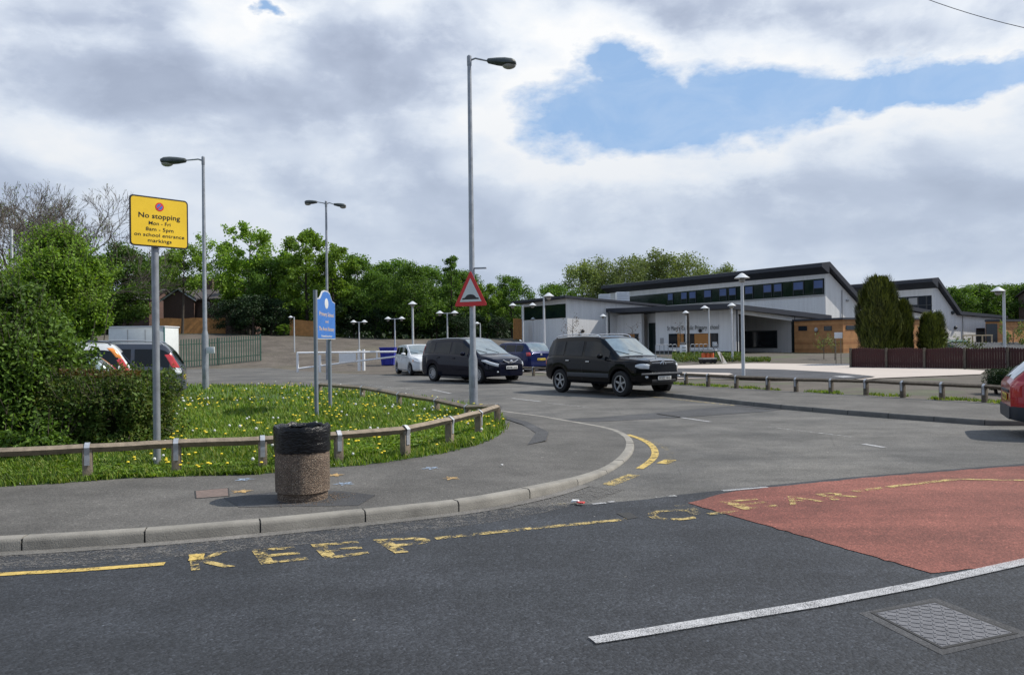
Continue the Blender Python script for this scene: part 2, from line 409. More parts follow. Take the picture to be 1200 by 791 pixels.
def put_text(mb, txt, org, right, up, nrm, height, width=None, offset=0.0, align='C', mi=0, push=.004):
    """flat letters: cap height `height`, centred on org (baseline)"""
    vs, fs = text_mesh(txt, 1.0, offset)
    x0 = min(v.x for v in vs); x1 = max(v.x for v in vs); ch = .70
    sy = height/ch; sx = (width/(x1-x0)) if width else sy
    cx = (x0+x1)/2 if align == 'C' else x0
    mb.add([org + right*((v.x-cx)*sx) + up*(v.y*sy) + nrm*push for v in vs], fs, mi)
def inpoly(x, y, poly):
    c = False; n = len(poly); j = n-1
    for i in range(n):
        xi, yi, xj, yj = poly[i][0], poly[i][1], poly[j][0], poly[j][1]
        if (yi > y) != (yj > y) and x < (xj-xi)*(y-yi)/(yj-yi)+xi: c = not c
        j = i
    return c
def dist_poly(x, y, poly, closed=False):
    best = 1e9; p = V(x, y); n = len(poly)
    for i in range(n if closed else n-1):
        a = V(poly[i][0], poly[i][1]); b = V(poly[(i+1) % n][0], poly[(i+1) % n][1]); ab = b-a
        t = max(0, min(1, (p-a).dot(ab)/max(ab.dot(ab), 1e-9))); best = min(best, (p-a-ab*t).length)
    return best
def sheet(name, poly, hf, mat, spacing=None, drop=0, parent=None):
    """a surface over a polygon, heights from hf(x,y)"""
    if not callable(hf): hv = hf; hf = lambda x, y: hv
    vs = [V(p[0], p[1]) for p in poly]; n = len(vs)
    if spacing:
        nv = []
        for i in range(n):
            a, b = vs[i], vs[(i+1) % n]; k = max(1, int((b-a).length/spacing))
            nv += [a.lerp(b, t/k) for t in range(k)]
        vs = nv; n = len(vs)
        xs = [v.x for v in vs]; ys = [v.y for v in vs]; pts = []
        x = min(xs)
        while x < max(xs):
            y = min(ys)
            while y < max(ys):
                if inpoly(x, y, vs): pts.append(V(x+rnd.uniform(-.01, .01), y+rnd.uniform(-.01, .01)))
                y += spacing
            x += spacing
    else: pts = []
    r = delaunay_2d_cdt(vs+pts, [(i, (i+1) % n) for i in range(n)], [list(range(n))], 1, 1e-5)
    mb = MB(); V3 = [(v.x, v.y, hf(v.x, v.y)) for v in r[0]]
    mb.add(V3, [tuple(f) for f in r[2]])
    if drop:
        for i in range(n):
            a, b = vs[i], vs[(i+1) % n]; ha, hb = hf(a.x, a.y), hf(b.x, b.y)
            mb.add([(a.x, a.y, ha), (b.x, b.y, hb), (b.x, b.y, hb-drop), (a.x, a.y, ha-drop)], [(0, 1, 2, 3)])
    o = mb.build(name, mat, parent, fixn=False, smooth=40)
    me = o.data
    bm = bmesh.new(); bm.from_mesh(me)
    for f in bm.faces:
        f.normal_update()
        if f.normal.z < -.01: f.normal_flip()
    bm.to_mesh(me); bm.free(); return o
def chaikin(pts, it=2, closed=False):
    pts = [Vector(p) for p in pts]
    for _ in range(it):
        q = [] if closed else [pts[0]]; n = len(pts)
        for i in range(n if closed else n-1):
            a, b = pts[i], pts[(i+1) % n]; q += [a*.75+b*.25, a*.25+b*.75]
        if not closed: q.append(pts[-1])
        pts = q
    return pts
def offset_line(pts, d):
    out = []
    for i, p in enumerate(pts):
        t = (pts[min(i+1, len(pts)-1)]-pts[max(i-1, 0)]); t = V(t.x, t.y).normalized()
        out.append(V(p.x-t.y*d, p.y+t.x*d, 0))
    return out
def strip(mb, pts, w, z, mi=0):
    a = offset_line(pts, w/2); b = offset_line(pts, -w/2); n = len(pts)
    vs = [(p.x, p.y, z) for p in a]+[(p.x, p.y, z) for p in b]
    mb.add(vs, [(n+i, n+i+1, i+1, i) for i in range(n-1)], mi)

# ------------------------------------------------------------------ camera, light, sky
cam = bpy.data.cameras.new('camera'); co = bpy.data.objects.new('camera', cam); COL.objects.link(co); SC.camera = co
cam.sensor_width = 36; cam.lens = 28*933/933.33; cam.clip_end = 9000; cam.clip_start = .05
mw = Matrix((RT, UP, -f_)).transposed().to_4x4(); mw.translation = CAM; co.matrix_world = mw

SUN_AZ, SUN_EL = R(82), R(50)
sd = V(math.sin(SUN_AZ)*math.cos(SUN_EL), math.cos(SUN_AZ)*math.cos(SUN_EL), math.sin(SUN_EL))
sl = bpy.data.lights.new('sun', 'SUN'); so = bpy.data.objects.new('sun', sl); COL.objects.link(so)
sl.energy = 5.0; sl.angle = R(.6); sl.color = (1, .94, .84); so.rotation_euler = sd.to_track_quat('Z', 'Y').to_euler()

def world():
    w = bpy.data.worlds.new('World'); SC.world = w; w.use_nodes = True; nt = w.node_tree; nt.nodes.clear()
    sky = nt.nodes.new('ShaderNodeTexSky'); sky.sky_type = 'NISHITA'; sky.sun_disc = False
    sky.sun_elevation = SUN_EL; sky.sun_rotation = SUN_AZ; sky.air_density = 1.0; sky.dust_density = 1.6; sky.ozone_density = 1.5
    tc = coord(nt, 'Generated'); sx = nt.nodes.new('ShaderNodeSeparateXYZ'); L(nt, tc, sx.inputs[0])
    x, y, z = sx.outputs
    az = math_(nt, 'MULTIPLY', math_(nt, 'ARCTAN2', x, y), 57.2958)      # degrees right of +Y
    el = math_(nt, 'MULTIPLY', math_(nt, 'ARCSINE', z), 57.2958)
    cb = nt.nodes.new('ShaderNodeCombineXYZ'); L(nt, math_(nt, 'MULTIPLY', az, .055), cb.inputs[0]); L(nt, math_(nt, 'MULTIPLY', el, .10), cb.inputs[1])
    q = cb.outputs[0]
    warp = nt.nodes.new('ShaderNodeTexNoise'); warp.inputs['Scale'].default_value = 1.1; warp.inputs['Detail'].default_value = 7; warp.inputs['Roughness'].default_value = .6
    L(nt, q, warp.inputs['Vector'])
    ws = nt.nodes.new('ShaderNodeSeparateXYZ'); L(nt, warp.outputs['Color'], ws.inputs[0])
    waz = math_(nt, 'ADD', az, math_(nt, 'MULTIPLY', math_(nt, 'SUBTRACT', ws.outputs[0], .5), 14))
    wel = math_(nt, 'ADD', el, math_(nt, 'MULTIPLY', math_(nt, 'SUBTRACT', ws.outputs[1], .5), 9))
    # openings of blue sky (degrees of azimuth / elevation, half sizes)
    tot = None
    for (a, e, ra, re, k) in BLUE:
        d1 = math_(nt, 'POWER', math_(nt, 'ABSOLUTE', math_(nt, 'DIVIDE', math_(nt, 'SUBTRACT', waz, a), ra)), 2)
        d2 = math_(nt, 'POWER', math_(nt, 'ABSOLUTE', math_(nt, 'DIVIDE', math_(nt, 'SUBTRACT', wel, e), re)), 2)
        g = math_(nt, 'MULTIPLY', math_(nt, 'EXPONENT', math_(nt, 'MULTIPLY', math_(nt, 'ADD', d1, d2), -1)), k)
        tot = g if tot is None else math_(nt, 'MAXIMUM', tot, g)
    n_hi = noise_node(nt, q, 5.5, 8, .62, .2)
    opening = math_(nt, 'ADD', tot, math_(nt, 'MULTIPLY', math_(nt, 'SUBTRACT', n_hi, .5), .55))
    blue = ramp(nt, opening, [(.34, 0), (.62, 1)])
    # cloud relief: dense bases grey, tops and rims towards the openings bright
    def dens(vec): return noise_node(nt, vec, 1.35, 7, .46, .35)
    mp = nt.nodes.new('ShaderNodeMapping'); mp.inputs['Location'].default_value = (.09, .13, 0); L(nt, q, mp.inputs['Vector'])
    d0 = dens(q); dd = dens(mp.outputs[0])
    rel = math_(nt, 'MULTIPLY_ADD', math_(nt, 'SUBTRACT', d0, dd), 2.3, .5)
    lowf = noise_node(nt, q, .85, 3, .5)
    s = math_(nt, 'ADD', math_(nt, 'MULTIPLY', rel, .46), math_(nt, 'MULTIPLY', lowf, .58))
    s = math_(nt, 'ADD', s, math_(nt, 'MULTIPLY', ramp(nt, opening, [(.0, 0), (.38, 1)]), .26))
    # broad cloud masses, by direction
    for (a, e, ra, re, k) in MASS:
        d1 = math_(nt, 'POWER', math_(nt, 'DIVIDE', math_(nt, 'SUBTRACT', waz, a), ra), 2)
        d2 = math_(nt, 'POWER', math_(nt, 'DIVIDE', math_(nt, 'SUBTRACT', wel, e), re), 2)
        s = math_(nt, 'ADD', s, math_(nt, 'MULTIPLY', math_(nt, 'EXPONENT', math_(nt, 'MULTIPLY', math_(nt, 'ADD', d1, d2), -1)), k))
    cc = ramp(nt, s, [(.24, (.36, .42, .55)), (.42, (.49, .56, .70)), (.54, (.66, .73, .85)), (.67, (.85, .90, .97)), (.83, (.98, .99, 1.0))])
    # towards the horizon the clouds even out to a pale blue grey
    hz = ramp(nt, math_(nt, 'DIVIDE', el, 22.0), [(0, 1), (.30, .75), (.9, 0)])
    cc = mixc(nt, math_(nt, 'MULTIPLY', hz, .62), cc, (.50, .585, .71))
    skyc = mixc(nt, 1.0, sky.outputs['Color'], (.105,)*3, 'MULTIPLY')
    skyc = mixc(nt, .75, skyc, (.36, .57, .90))
    skyc = mixc(nt, math_(nt, 'MULTIPLY', ramp(nt, noise_node(nt, q, 3.2, 6, .6, .5), [(.42, 0), (.75, 1)]), .24), skyc, (.80, .87, .96))
    col = mixc(nt, blue, cc, skyc)
    bg = nt.nodes.new('ShaderNodeBackground'); bg.inputs['Strength'].default_value = 1.0
    o = nt.nodes.new('ShaderNodeOutputWorld'); L(nt, col, bg.inputs['Color']); L(nt, bg.outputs[0], o.inputs['Surface'])
def AE(px, py):
    d = ray(px, py).normalized(); return math.degrees(math.atan2(d.x, d.y)), math.degrees(math.asin(d.z))
def blob(px, py, rx, ry, k):
    a, e = AE(px, py); return (a, e, math.degrees(rx/F), math.degrees(ry/F), k)
BLUE = [blob(725, 128, 118, 54, 1.0), blob(860, 122, 120, 52, 1.0), blob(985, 104, 120, 27, 1.0), blob(1140, 76, 150, 27, 1.0), blob(712, 74, 58, 46, .9), blob(338, 0, 20, 12, .7),
        (75, 40, 22, 14, 1), (-95, 42, 45, 16, 1), (150, 45, 40, 18, 1), (-160, 50, 40, 18, 1), (0, 82, 400, 26, 1), (45, 55, 25, 12, 1)]  # these openings are out of view, added to cut the ambient light
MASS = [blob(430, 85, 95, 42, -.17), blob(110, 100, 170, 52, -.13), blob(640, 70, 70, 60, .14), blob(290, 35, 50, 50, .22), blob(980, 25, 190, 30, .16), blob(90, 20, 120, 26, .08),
        blob(440, 8, 140, 22, .10), blob(660, 200, 150, 22, .16), blob(850, 205, 90, 20, .14), blob(1080, 132, 150, 22, .26), blob(570, 140, 60, 40, .12), blob(950, 262, 300, 36, -.10), blob(240, 190, 200, 30, .10), blob(500, 240, 200, 26, -.06), blob(40, 170, 120, 20, .08), (0, 78, 500, 24, -.30), (115, 30, 40, 30, -.15), (-120, 30, 45, 30, -.15), (175, 30, 45, 30, -.2), (-175, 30, 45, 30, -.2)]  # last masses, overhead and behind, are unseen and darkened to cut ambient light
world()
SC.view_settings.view_transform = 'Standard'; SC.view_settings.look = 'None'; SC.view_settings.exposure = 0.0; SC.view_settings.gamma = 1
SC.cycles.max_bounces = 5; SC.cycles.transparent_max_bounces = 12; SC.cycles.use_denoising = True

# ================================================================== SETTING: ground, roads, footways
def grid_ground():
    xs = [-3000, -1500, -700, -350, -200] + [-130+i*3.0 for i in range(88)] + [200, 350, 700, 1500, 3000]
    ys = [-600, -200, -60] + [-20+i*2.5 for i in range(66)] + [200, 350, 700, 1500, 3500]
    mb = MB(); nx = len(xs)
    mb.add([(x, y, Hbase(x, y)) for y in ys for x in xs], [(j*nx+i, j*nx+i+1, (j+1)*nx+i+1, (j+1)*nx+i) for j in range(len(ys)-1) for i in range(nx-1)])
    m, nt = newmat('open_ground'); c = coord(nt); sx = nt.nodes.new('ShaderNodeSeparateXYZ'); L(nt, c, sx.inputs[0])
    wob = math_(nt, 'MULTIPLY_ADD', noise_node(nt, c, .3, 5), 6, sx.outputs[1])
    far = ramp(nt, math_(nt, 'DIVIDE', wob, 100), [(.80, 0), (.83, 1)])
    soil = ramp(nt, noise_node(nt, c, .5, 8, .7), [(.3, (.055, .045, .036)), (.5, (.09, .075, .061)), (.7, (.135, .115, .096))])
    weeds = mixc(nt, math_(nt, 'MULTIPLY', ramp(nt, noise_node(nt, c, .12, 5, .6), [(.5, 0), (.62, 1)]), .25), soil, (.09, .09, .045))
    litter = ramp(nt, noise_node(nt, c, .8, 6), [(.35, (.02, .022, .012)), (.65, (.045, .055, .02))])
    col = mixc(nt, far, weeds, litter)
    finish(nt, col, .95, 0, bump(nt, noise_node(nt, c, 3, 6), .6, .2))
    o = mb.build('ground', m, fixn=False, smooth=60); struct(o)
grid_ground()

# kerb of the near-left corner (road level line), left to right, round the corner, then away
LK_px = [(0,648),(155,638),(278,628),(390,616.5),(492,606),(560,597.5),(620,585.5),(665,574),(702,560),(728,546),(743,531),(744,518),(733,508),(712,502),(690,498),(650,491),(615,486),(560,478.5),(520,472),(470,464),(420,456),(380,452)]
LK = [G(x, y) for x, y in LK_px]
LK = [V(-60, -3.2, 0), V(-25, 2.9, 0), V(-12, 5.0, 0)] + LK
LK = [LK[0], LK[1]] + chaikin(LK[2:], 2)
GE = G(205, 449, .1)                      # back-left of the grass
back = [G(340, 448.5, 0), G(240, 450, 0), V(-22, 27, 0), V(-60, 27, 0)]
# kerb height falls where the footway is dropped at the corner
dropc = G(742, 520)
def kh(x, y):
    d = math.hypot(x-dropc.x, y-dropc.y); return lerp(.032, .105, smooth(2.2, 4.8, d)) if y < dropc.y else .032
fw_poly = [V(p.x, p.y) for p in LK]+[V(p.x, p.y) for p in back]
inner = offset_line(LK, .125)
def Hpave(x, y):
    d = dist_poly(x, y, LKs); return lerp(kh(x, y)-.004, .10, smooth(0, 1.6, d))
LKs = [LK[i] for i in range(0, len(LK), 2)]
pave_poly = [V(p.x, p.y) for p in inner]+[V(p.x, p.y) for p in back]
struct(sheet('footway', pave_poly, Hpave, 'pave', spacing=.9, drop=.2))

def kerb(name, line, length=.9, mat='kerb', hf=kh, depth=.2, start=0.0):
    """row of kerb stones with dark joints, top slightly rounded"""
    mb = MB(); L_ = [Vector((p[0], p[1], 0)) for p in line]
    acc = [0]
    for a, b in zip(L_, L_[1:]): acc.append(acc[-1]+(b-a).length)
    def at(s):
        for i in range(len(L_)-1):
            if s <= acc[i+1]: return L_[i].lerp(L_[i+1], (s-acc[i])/max(acc[i+1]-acc[i], 1e-6))
        return L_[-1]
    s = start
    while s < acc[-1]-.1:
        e = min(s+length, acc[-1]); g = .007; k = 3; rings = []
        for t in range(k+1):
            q = lerp(s+g, e-g, t/k); p = at(q); d = (at(min(q+.05, acc[-1]))-at(max(q-.05, 0))); d.normalize()
            nrm = V(-d.y, d.x, 0); h = hf(p.x, p.y) + jit[int(s*7) % 40]*.003
            prof = [(0, -depth), (0.0, h-.035), (.012, h-.008), (.03, h), (.125, h), (.125, -depth)]
            rings.append([p+nrm*a+V(0, 0, b) for a, b in prof])
        mb.loft(rings, 0)
        # joint filler a little lower
        p = at(e); d = (at(min(e+.05, acc[-1]))-at(max(e-.05, 0))); d.normalize(); nrm = V(-d.y, d.x, 0); h = hf(p.x, p.y)-.010
        mb.extr([p-d*.0069+nrm*.008+V(0,0,-depth), p-d*.0069+nrm*.008+V(0,0,h), p-d*.0069+nrm*.12+V(0,0,h), p-d*.0069+nrm*.12+V(0,0,-depth)], d*.0138, 1)
        s = e
    return mb.build(name, [mat, 'joint'], smooth=50)
jit = [rnd.uniform(-1, 1) for _ in range(40)]
# align joints: find arclength of the joint at px (155,638)
accl = 0; jp = G(155, 638); best = (9e9, 0)
for a, b in zip(LK, LK[1:]):
    if (b-jp).length < best[0]: best = ((b-jp).length, accl+(b-a).length)
    accl += (b-a).length
struct(kerb('kerb', LK[1:], .9, start=(best[1]-(LK[1]-LK[0]).length) % .9))

# right-hand kerb: from the main road (right) away along the side road
RK_px = [(1175,500),(1120,496),(1060,491.5),(1000,487),(940,481.5),(900,478),(860,473.5),(790,465.5),(730,459.5),(660,454),(600,449.3),(560,446)]
RK0 = [V(60, 34, 0), V(30, 21, 0), V(18, 16.2, 0), V(12.5, 14.1, 0)]
RK = RK0[:3]+chaikin(RK0[3:]+[G(x, y) for x, y in RK_px], 1)
RK_end = RK[-1]
FENCE_A = G(1154, 471.5, .1); FENCE_B = G(804, 451, .1); fd = (FENCE_B-FENCE_A).normalized()
FENCE_END = FENCE_B+fd*12.5; FENCE_START = FENCE_A-fd*3.0
def off(p, d): return V(p.x+fd.y*d, p.y-fd.x*d)      # towards the school side (+)
rk_in = offset_line(RK, -.125)
fpoly = [V(p.x, p.y) for p in rk_in] + [V(-6.5, 44.5), V(-6.2, 46), off(FENCE_END, 0), off(FENCE_START, 0), V(19, 19.5), V(30, 24), V(60, 37)]
struct(sheet('footway', fpoly, .1, 'pave', spacing=1.6, drop=.2))
RKr = list(reversed(RK))
struct(kerb('kerb', RKr, .9, mat='kerbdark', hf=lambda x, y: .105))

# main road and side road
main_edge_px = [(560,599),(640,593.5),(700,590.5),(760,585),(800,579.5),(870,572),(1000,559),(1200,543.5)]
main_edge = [G(x, y) for x, y in main_edge_px]
main_poly = [V(p.x, p.y) for p in LK if p.x < main_edge[0].x and p.y < 9][:] + [V(p.x, p.y) for p in main_edge] + [V(12, 12.7), V(20, 15.8), V(60, 33.0), V(70, 20), V(25, 2), V(8, -2.6), V(0, -3.4), V(-12, -4.0), V(-60, -14)]
struct(sheet('main_road', main_poly, .004, 'road'))
side_poly = [V(LK[0].x, LK[0].y), V(-60, -10), V(60, 0), V(62, 35.5)] + [V(p.x, p.y) for p in RK[1:]] + [V(p.x, p.y) for p in [G(500, 441), G(470, 439.5), G(400, 438), G(345, 434), G(310, 430.5), G(200, 431.5)]] + [V(-60, 52), V(-60, 27)]
struct(sheet('side_road', [V(-60, 60), V(-60, -12), V(62, -6), V(62, 36)]+[V(p.x, p.y) for p in RK[1:]]+side_poly[-8:-2]+[V(-38, 54)], .0, 'side'))
near_fw = [V(-60, -14.2), V(-12, -4.2), V(0, -3.6), V(8, -2.8), V(25, 1.8), V(70, 19.6), V(70, 12), V(26, -2), V(0, -7), V(-60, -17)]
struct(sheet('footway', near_fw, .1, 'pave', drop=.2))

# gutter dust strip beside the left kerb, darker patches
mb = MB(); ln = [p for p in LK if -20 < p.x and p.y < 9]; strip(mb, offset_line(ln, -.07), .13, .008)
struct(mb.build('gutter_strip', 'dust', fixn=False))
mb = MB(); strip(mb, offset_line(ln, -.34), .42, .0065); struct(mb.build('gutter_strip', 'dustthin', fixn=False))
for pts in ([(722,601),(738,600),(748,606),(736,608)],):
    struct(sheet('road_pothole', [V(G(x, y, .008).x, G(x, y, .008).y) for x, y in pts], .008, 'joint' if pts[0][0] > 700 else 'dust'))
def pxsheet(name, pts, z, mat): return struct(sheet(name, [V(G(x, y, z).x, G(x, y, z).y) for x, y in pts], z, mat))
pxsheet('road_patch', [(640,492),(700,489),(800,481),(905,470.5),(960,473),(900,482),(800,489),(700,494)], .005, 'patch')  # darker band across the side road
pxsheet('road_patch', [(744,542),(800,536),(960,540),(1110,548),(1050,552),(900,560),(800,556)], .0035, 'patch') if False else None
# dark trail on the footway
tr = [G(x, y, .104) for x, y in [(592,487),(622,497),(640,510),(630,522)]]
# red surfacing
red_px = [(806,589),(860,575.5),(930,568),(1000,561),(1100,552.5),(1200,545.5),(1330,536),(1500,600),(1300,642),(1200,660),(1091,671)]
ragged = []
for (a, b) in zip(red_px, red_px[1:]+red_px[:1]):
    k = max(2, int(math.hypot(b[0]-a[0], b[1]-a[1])/9))
    for i in range(k):
        t = i/k; ragged.append((lerp(a[0], b[0], t)+(rnd.uniform(-1.6, 1.6) if i else 0), lerp(a[1], b[1], t)+(rnd.uniform(-.5, .5) if i else 0)))
pxsheet('red_surfacing', ragged, .009, 'red')
pxsheet('road_patch', [(1006,718),(1096,700),(1210,743),(1104,767)], .006, 'patch')

# ---- painted markings
def line_px(mat, pts, w, z, name='road_marking', smooth_it=0, label=None):
    p = [G(x, y, z) for x, y in pts]
    if smooth_it: p = chaikin(p, smooth_it)
    mb = MB(); strip(mb, p, w, z); return struct(mb.build(name, mat, fixn=False))
line_px('yellow', [(-900,748),(-400,703),(-100,680),(0,672.5),(100,667),(193,660)], .085, .009)
line_px('yellow_w', [(510,630.5),(620,619),(735,608)], .08, .009)
line_px('yellow_w', [(1001,575.5),(1060,568),(1122,561)], .09, .014)
line_px('yellow_w', [(1122,561),(1200,562.5),(1330,566)], .07, .014)
line_px('yellow_w', [(829,602),(868,598.5)], .07, .014)
line_px('white', [(694,749.5),(760,739),(860,722.5),(960,706.5),(1080,684),(1200,657.5),(1400,616),(1800,540)], .10, .015)
line_px('yellow', [(749,549),(762,541),(769,532),(765,522),(753,514.5),(735,509)], .10, .005, smooth_it=2)
line_px('yellow_w', [(712,568),(743,556)], .16, .005)
line_px('yellow_vw', [(786,545),(786,528),(770,519),(750,512)], .10, .005, smooth_it=2)
line_px('yellow', [(776,543),(786,538.5)], .16, .005)
line_px('yellow_vw', [(640,589),(672,590.5)], .14, .010)
line_px('white', [(694,590.3),(710,588.8)], .05, .010); line_px('white', [(713,588),(720,587.2)], .05, .010)
line_px('white_w', [(768,582.5),(792,580.5)], .06, .010); line_px('white', [(847,574.8),(899,570.3)], .06, .0095)
line_px('white', [(770,485),(832,494)], .09, .005); line_px('white', [(1012,520),(1036,524)], .10, .005)
line_px('white', [(600,466.5),(634,470.5)], .09, .005); line_px('white_w', [(640,472),(690,477)], .09, .005)
line_px('white', [(507,456.5),(528,461)], .09, .005); line_px('white_w', [(430,451),(500,458)], .08, .005)
line_px('yellow_w', [(700,458.5),(790,467.5),(860,475),(905,480)], .07, .005)
line_px('white_w', [(900,500),(1000,512)], .05, .005)
# KEEP CLEAR
def letter(ch, q, mat, z):
    tl, tr_, br, bl = [G(x, y, z) for x, y in q]; vs, fs = text_mesh(ch, 1.0, .012)
    x0, x1 = min(v.x for v in vs), max(v.x for v in vs); y0, y1 = min(v.y for v in vs), max(v.y for v in vs); mb = MB()
    out = []
    for v in vs:
        s, t = (v.x-x0)/(x1-x0), (v.y-y0)/(y1-y0); out.append((bl*(1-s)+br*s)*(1-t)+(tl*(1-s)+tr_*s)*t)
    mb.add(out, fs); return struct(mb.build('road_lettering', mat, fixn=False))
letter('K', [(221,649),(273,645),(276,663),(224,668)], 'yellow_w', .009)
line_px('yellow', [(222,653),(239,651.6)], .18, .0115)
letter('E', [(294,643.5),(345,640),(362,655),(306,661)], 'yellow_w', .009)
letter('E', [(364,637.5),(420,633.5),(433,648.5),(381,655)], 'yellow_w', .009)
letter('P', [(437,632),(497,628),(522,642),(463,648)], 'yellow_w', .009)
letter('C', [(752,598),(806,596),(817,608),(765,611)], 'yellow_w', .009)
letter('L', [(790,592),(850,587.5),(868,598),(812,603)], 'yellow_vw', .0135)
letter('E', [(843,587.5),(886,583.5),(912,592.5),(872,597)], 'yellow_w', .0135)
letter('A', [(905,583),(946,579),(966,587),(926,591.5)], 'yellow_w', .0135)
letter('R', [(955,578.5),(987,575.5),(1010,581),(977,586)], 'yellow_w', .0135)
# stars stencilled on the footway
def star(px, py, r, mat):
    c = G(px, py, .1); z = Hpave(c.x, c.y)+.006; mb = MB(); a0 = rnd.uniform(0, 6)
    pts = [(c.x+math.cos(a0+i*math.pi/5)*r*(1 if i % 2 == 0 else .42), c.y+math.sin(a0+i*math.pi/5)*r*(1 if i % 2 == 0 else .42), z) for i in range(10)]
    pts.append((c.x, c.y, z)); mb.add(pts, [(i, (i+1) % 10, 10) for i in range(10)]); struct(mb.build('painted_star', mat, fixn=False))
for px, py, m_ in [(283,576,'starorange'),(287,562,'starblue'),(392,557,'starorange'),(403,567,'starblue'),(505,549,'starblue'),(528,560.5,'starorange')]: star(px, py, .125, m_)
# darker patches on the footway
def fpatch(pts, mat, dz=.004):
    z = .1+dz; struct(sheet('footway_patch', [V(G(x, y, z).x, G(x, y, z).y) for x, y in pts], z, mat))
fpatch([(592,487.5),(618,494),(643,506),(640,516),(618,521),(628,507),(612,497),(590,490)], 'patch')
fpatch([(262,583),(330,575),(400,575),(440,580),(420,592),(280,594)], 'patch')  # darker sheet round the foot of the litter bin

# ---- grass island
grass_px = [(-60,574),(0,570),(60,567),(150,560),(250,557),(300,556),(370,549),(420,545.5),(470,539),(520,531),(560,521),(584,511),(592,502),(589,492),(575,483),(548,476),(500,468.5),(440,460),(400,456),(360,452.5),(300,452),(240,452.5),(205,453)]
grass_poly = [G(x, y, .1) for x, y in grass_px]
grass_poly = [V(p.x, p.y) for p in grass_poly] + [V(-22, 26.5), V(-50, 26.5), V(-50, 3.0), V(-12, 6.1+1.6)]
gcl = [grass_poly[i] for i in range(len(grass_poly))]
def Hgrass(x, y):
    d = dist_poly(x, y, gcl, True)
    return .104 + .16*smooth(.2, 3.5, d) + .05*noise.noise(V(x*.6, y*.6, 0))*smooth(0, 1, d)
m, nt = newmat('turf_soil'); c = coord(nt)
cc = ramp(nt, noise_node(nt, c, 3, 8, .7), [(.35, (.035, .06, .014)), (.55, (.05, .10, .018)), (.7, (.075, .135, .022))])
finish(nt, cc, .95, 0, bump(nt, noise_node(nt, c, 30, 5), .6, .03)); M['turf'] = m
struct(sheet('grass_verge', grass_poly, Hgrass, 'turf', spacing=.7))

def grass():
    mb = MB(); r = random.Random(3); fy = MB(); fw = MB()
    xs = [p.x for p in grass_poly]; ys = [p.y for p in grass_poly]
    n = 0; tries = 0
    while n < 30000 and tries < 900000:
        tries += 1
        # sample by picture area so that near grass is dense
        px, py = r.uniform(-120, 600), 447+abs(r.random()**.8)*130
        p = G(px, py, .15)
        if not inpoly(p.x, p.y, grass_poly): continue
        edge = dist_poly(p.x, p.y, gcl, True)
        if edge < .3 and r.random() > .85: continue
        h0 = Hgrass(p.x, p.y); dist = p.y; n += 1
        cl = noise.noise(V(p.x*.9, p.y*.9, 5)); tall = .07+.05*cl+r.uniform(0, .05)
        if edge < .3: tall += r.uniform(0, .05)
        if p.y < 13: tall *= .68
        k = 4 if dist < 13 else 3 if dist < 18 else 2
        for _ in range(k):
            a = r.uniform(0, 6.28); w = .004+.0007*dist; q = V(p.x+r.uniform(-.05, .05), p.y+r.uniform(-.05, .05), h0-.01)
            h = tall*r.uniform(.6, 1.25)*(1.15 if dist > 18 else 1); ln = V(math.cos(a+1.3), math.sin(a+1.3), 0)*h*r.uniform(.1, .75); s = V(math.cos(a), math.sin(a), 0)*w
            mb.add([q-s, q+s, q+ln*.45+V(0, 0, h*.65)+s*.6, q+ln+V(0, 0, h)], [(0, 1, 2), (0, 2, 3)])
    o = mb.build('grass', 'grassblade', fixn=False, shade=False); tag(o, 'rough green grass with weeds on the verge behind the low timber rail', 'grass', kind='stuff')
    # dandelion heads and clocks: clustered
    nf = 0; tries = 0
    while nf < 560 and tries < 60000:
        tries += 1
        px, py = r.uniform(150, 590), 450+r.random()**.9*105
        p = G(px, py, .15)
        if not inpoly(p.x, p.y, grass_poly): continue
        cl = noise.noise(V(p.x*.5+9, p.y*.5, 1)); 
        if r.random() > .35+cl*1.3: continue
        if p.y < 11.5 and r.random() > .35: continue
        h0 = Hgrass(p.x, p.y)+.09+r.uniform(0, .04); rr = r.uniform(.012, .022)+.0004*p.y; nf += 1
        if r.random() < .8: fy.lathe([(0, .012), (rr*.7, .010), (rr, .0), (rr*.3, -.01)], (p.x, p.y, h0), 7); 
        else: fw.ellipsoid((p.x, p.y, h0+.04), (rr*.9,)*3, None, 7, 5)
        fy.tube([(p.x, p.y, h0-.12), (p.x, p.y, h0-.005)], .003, 3, cap=False, mi=1)
    tag(fy.build('dandelion_flowers', ['dand', 'grassblade'], fixn=False, shade=False), 'yellow dandelion flowers dotted through the grass verge', 'flowers', kind='stuff')
    tag(fw.build('dandelion_clocks', 'clock', fixn=False, shade=False), 'white dandelion seed heads dotted through the grass verge', 'flowers', kind='stuff')
grass()

# broad leaved weeds along the foot of the rail
def weeds():
    mb = MB(); r = random.Random(11)
    for i in range(900):
        t = r.random(); px = lerp(-40, 590, t); py = 562-(max(0, px-250)*.145 if px > 250 else 0)-r.uniform(0, 14)
        p = G(px, py, .1)
        if not inpoly(p.x, p.y, grass_poly): continue
        z = Hgrass(p.x, p.y)
        for k in range(r.randint(3, 6)):
            a = r.uniform(0, 6.28); l = r.uniform(.04, .11); w = l*.28; d = V(math.cos(a), math.sin(a), 0); s = V(-d.y, d.x, 0); q = V(p.x, p.y, z)
            mb.add([q, q+d*l*.5+s*w+V(0,0,l*.5), q+d*l+V(0,0,l*.45), q+d*l*.5-s*w+V(0,0,l*.5)], [(0,1,2,3)])
    tag(mb.build('verge_weeds', 'leaf_bright', fixn=False, shade=False), 'broad leaved weeds along the foot of the low timber rail', 'weeds', kind='stuff')
weeds()

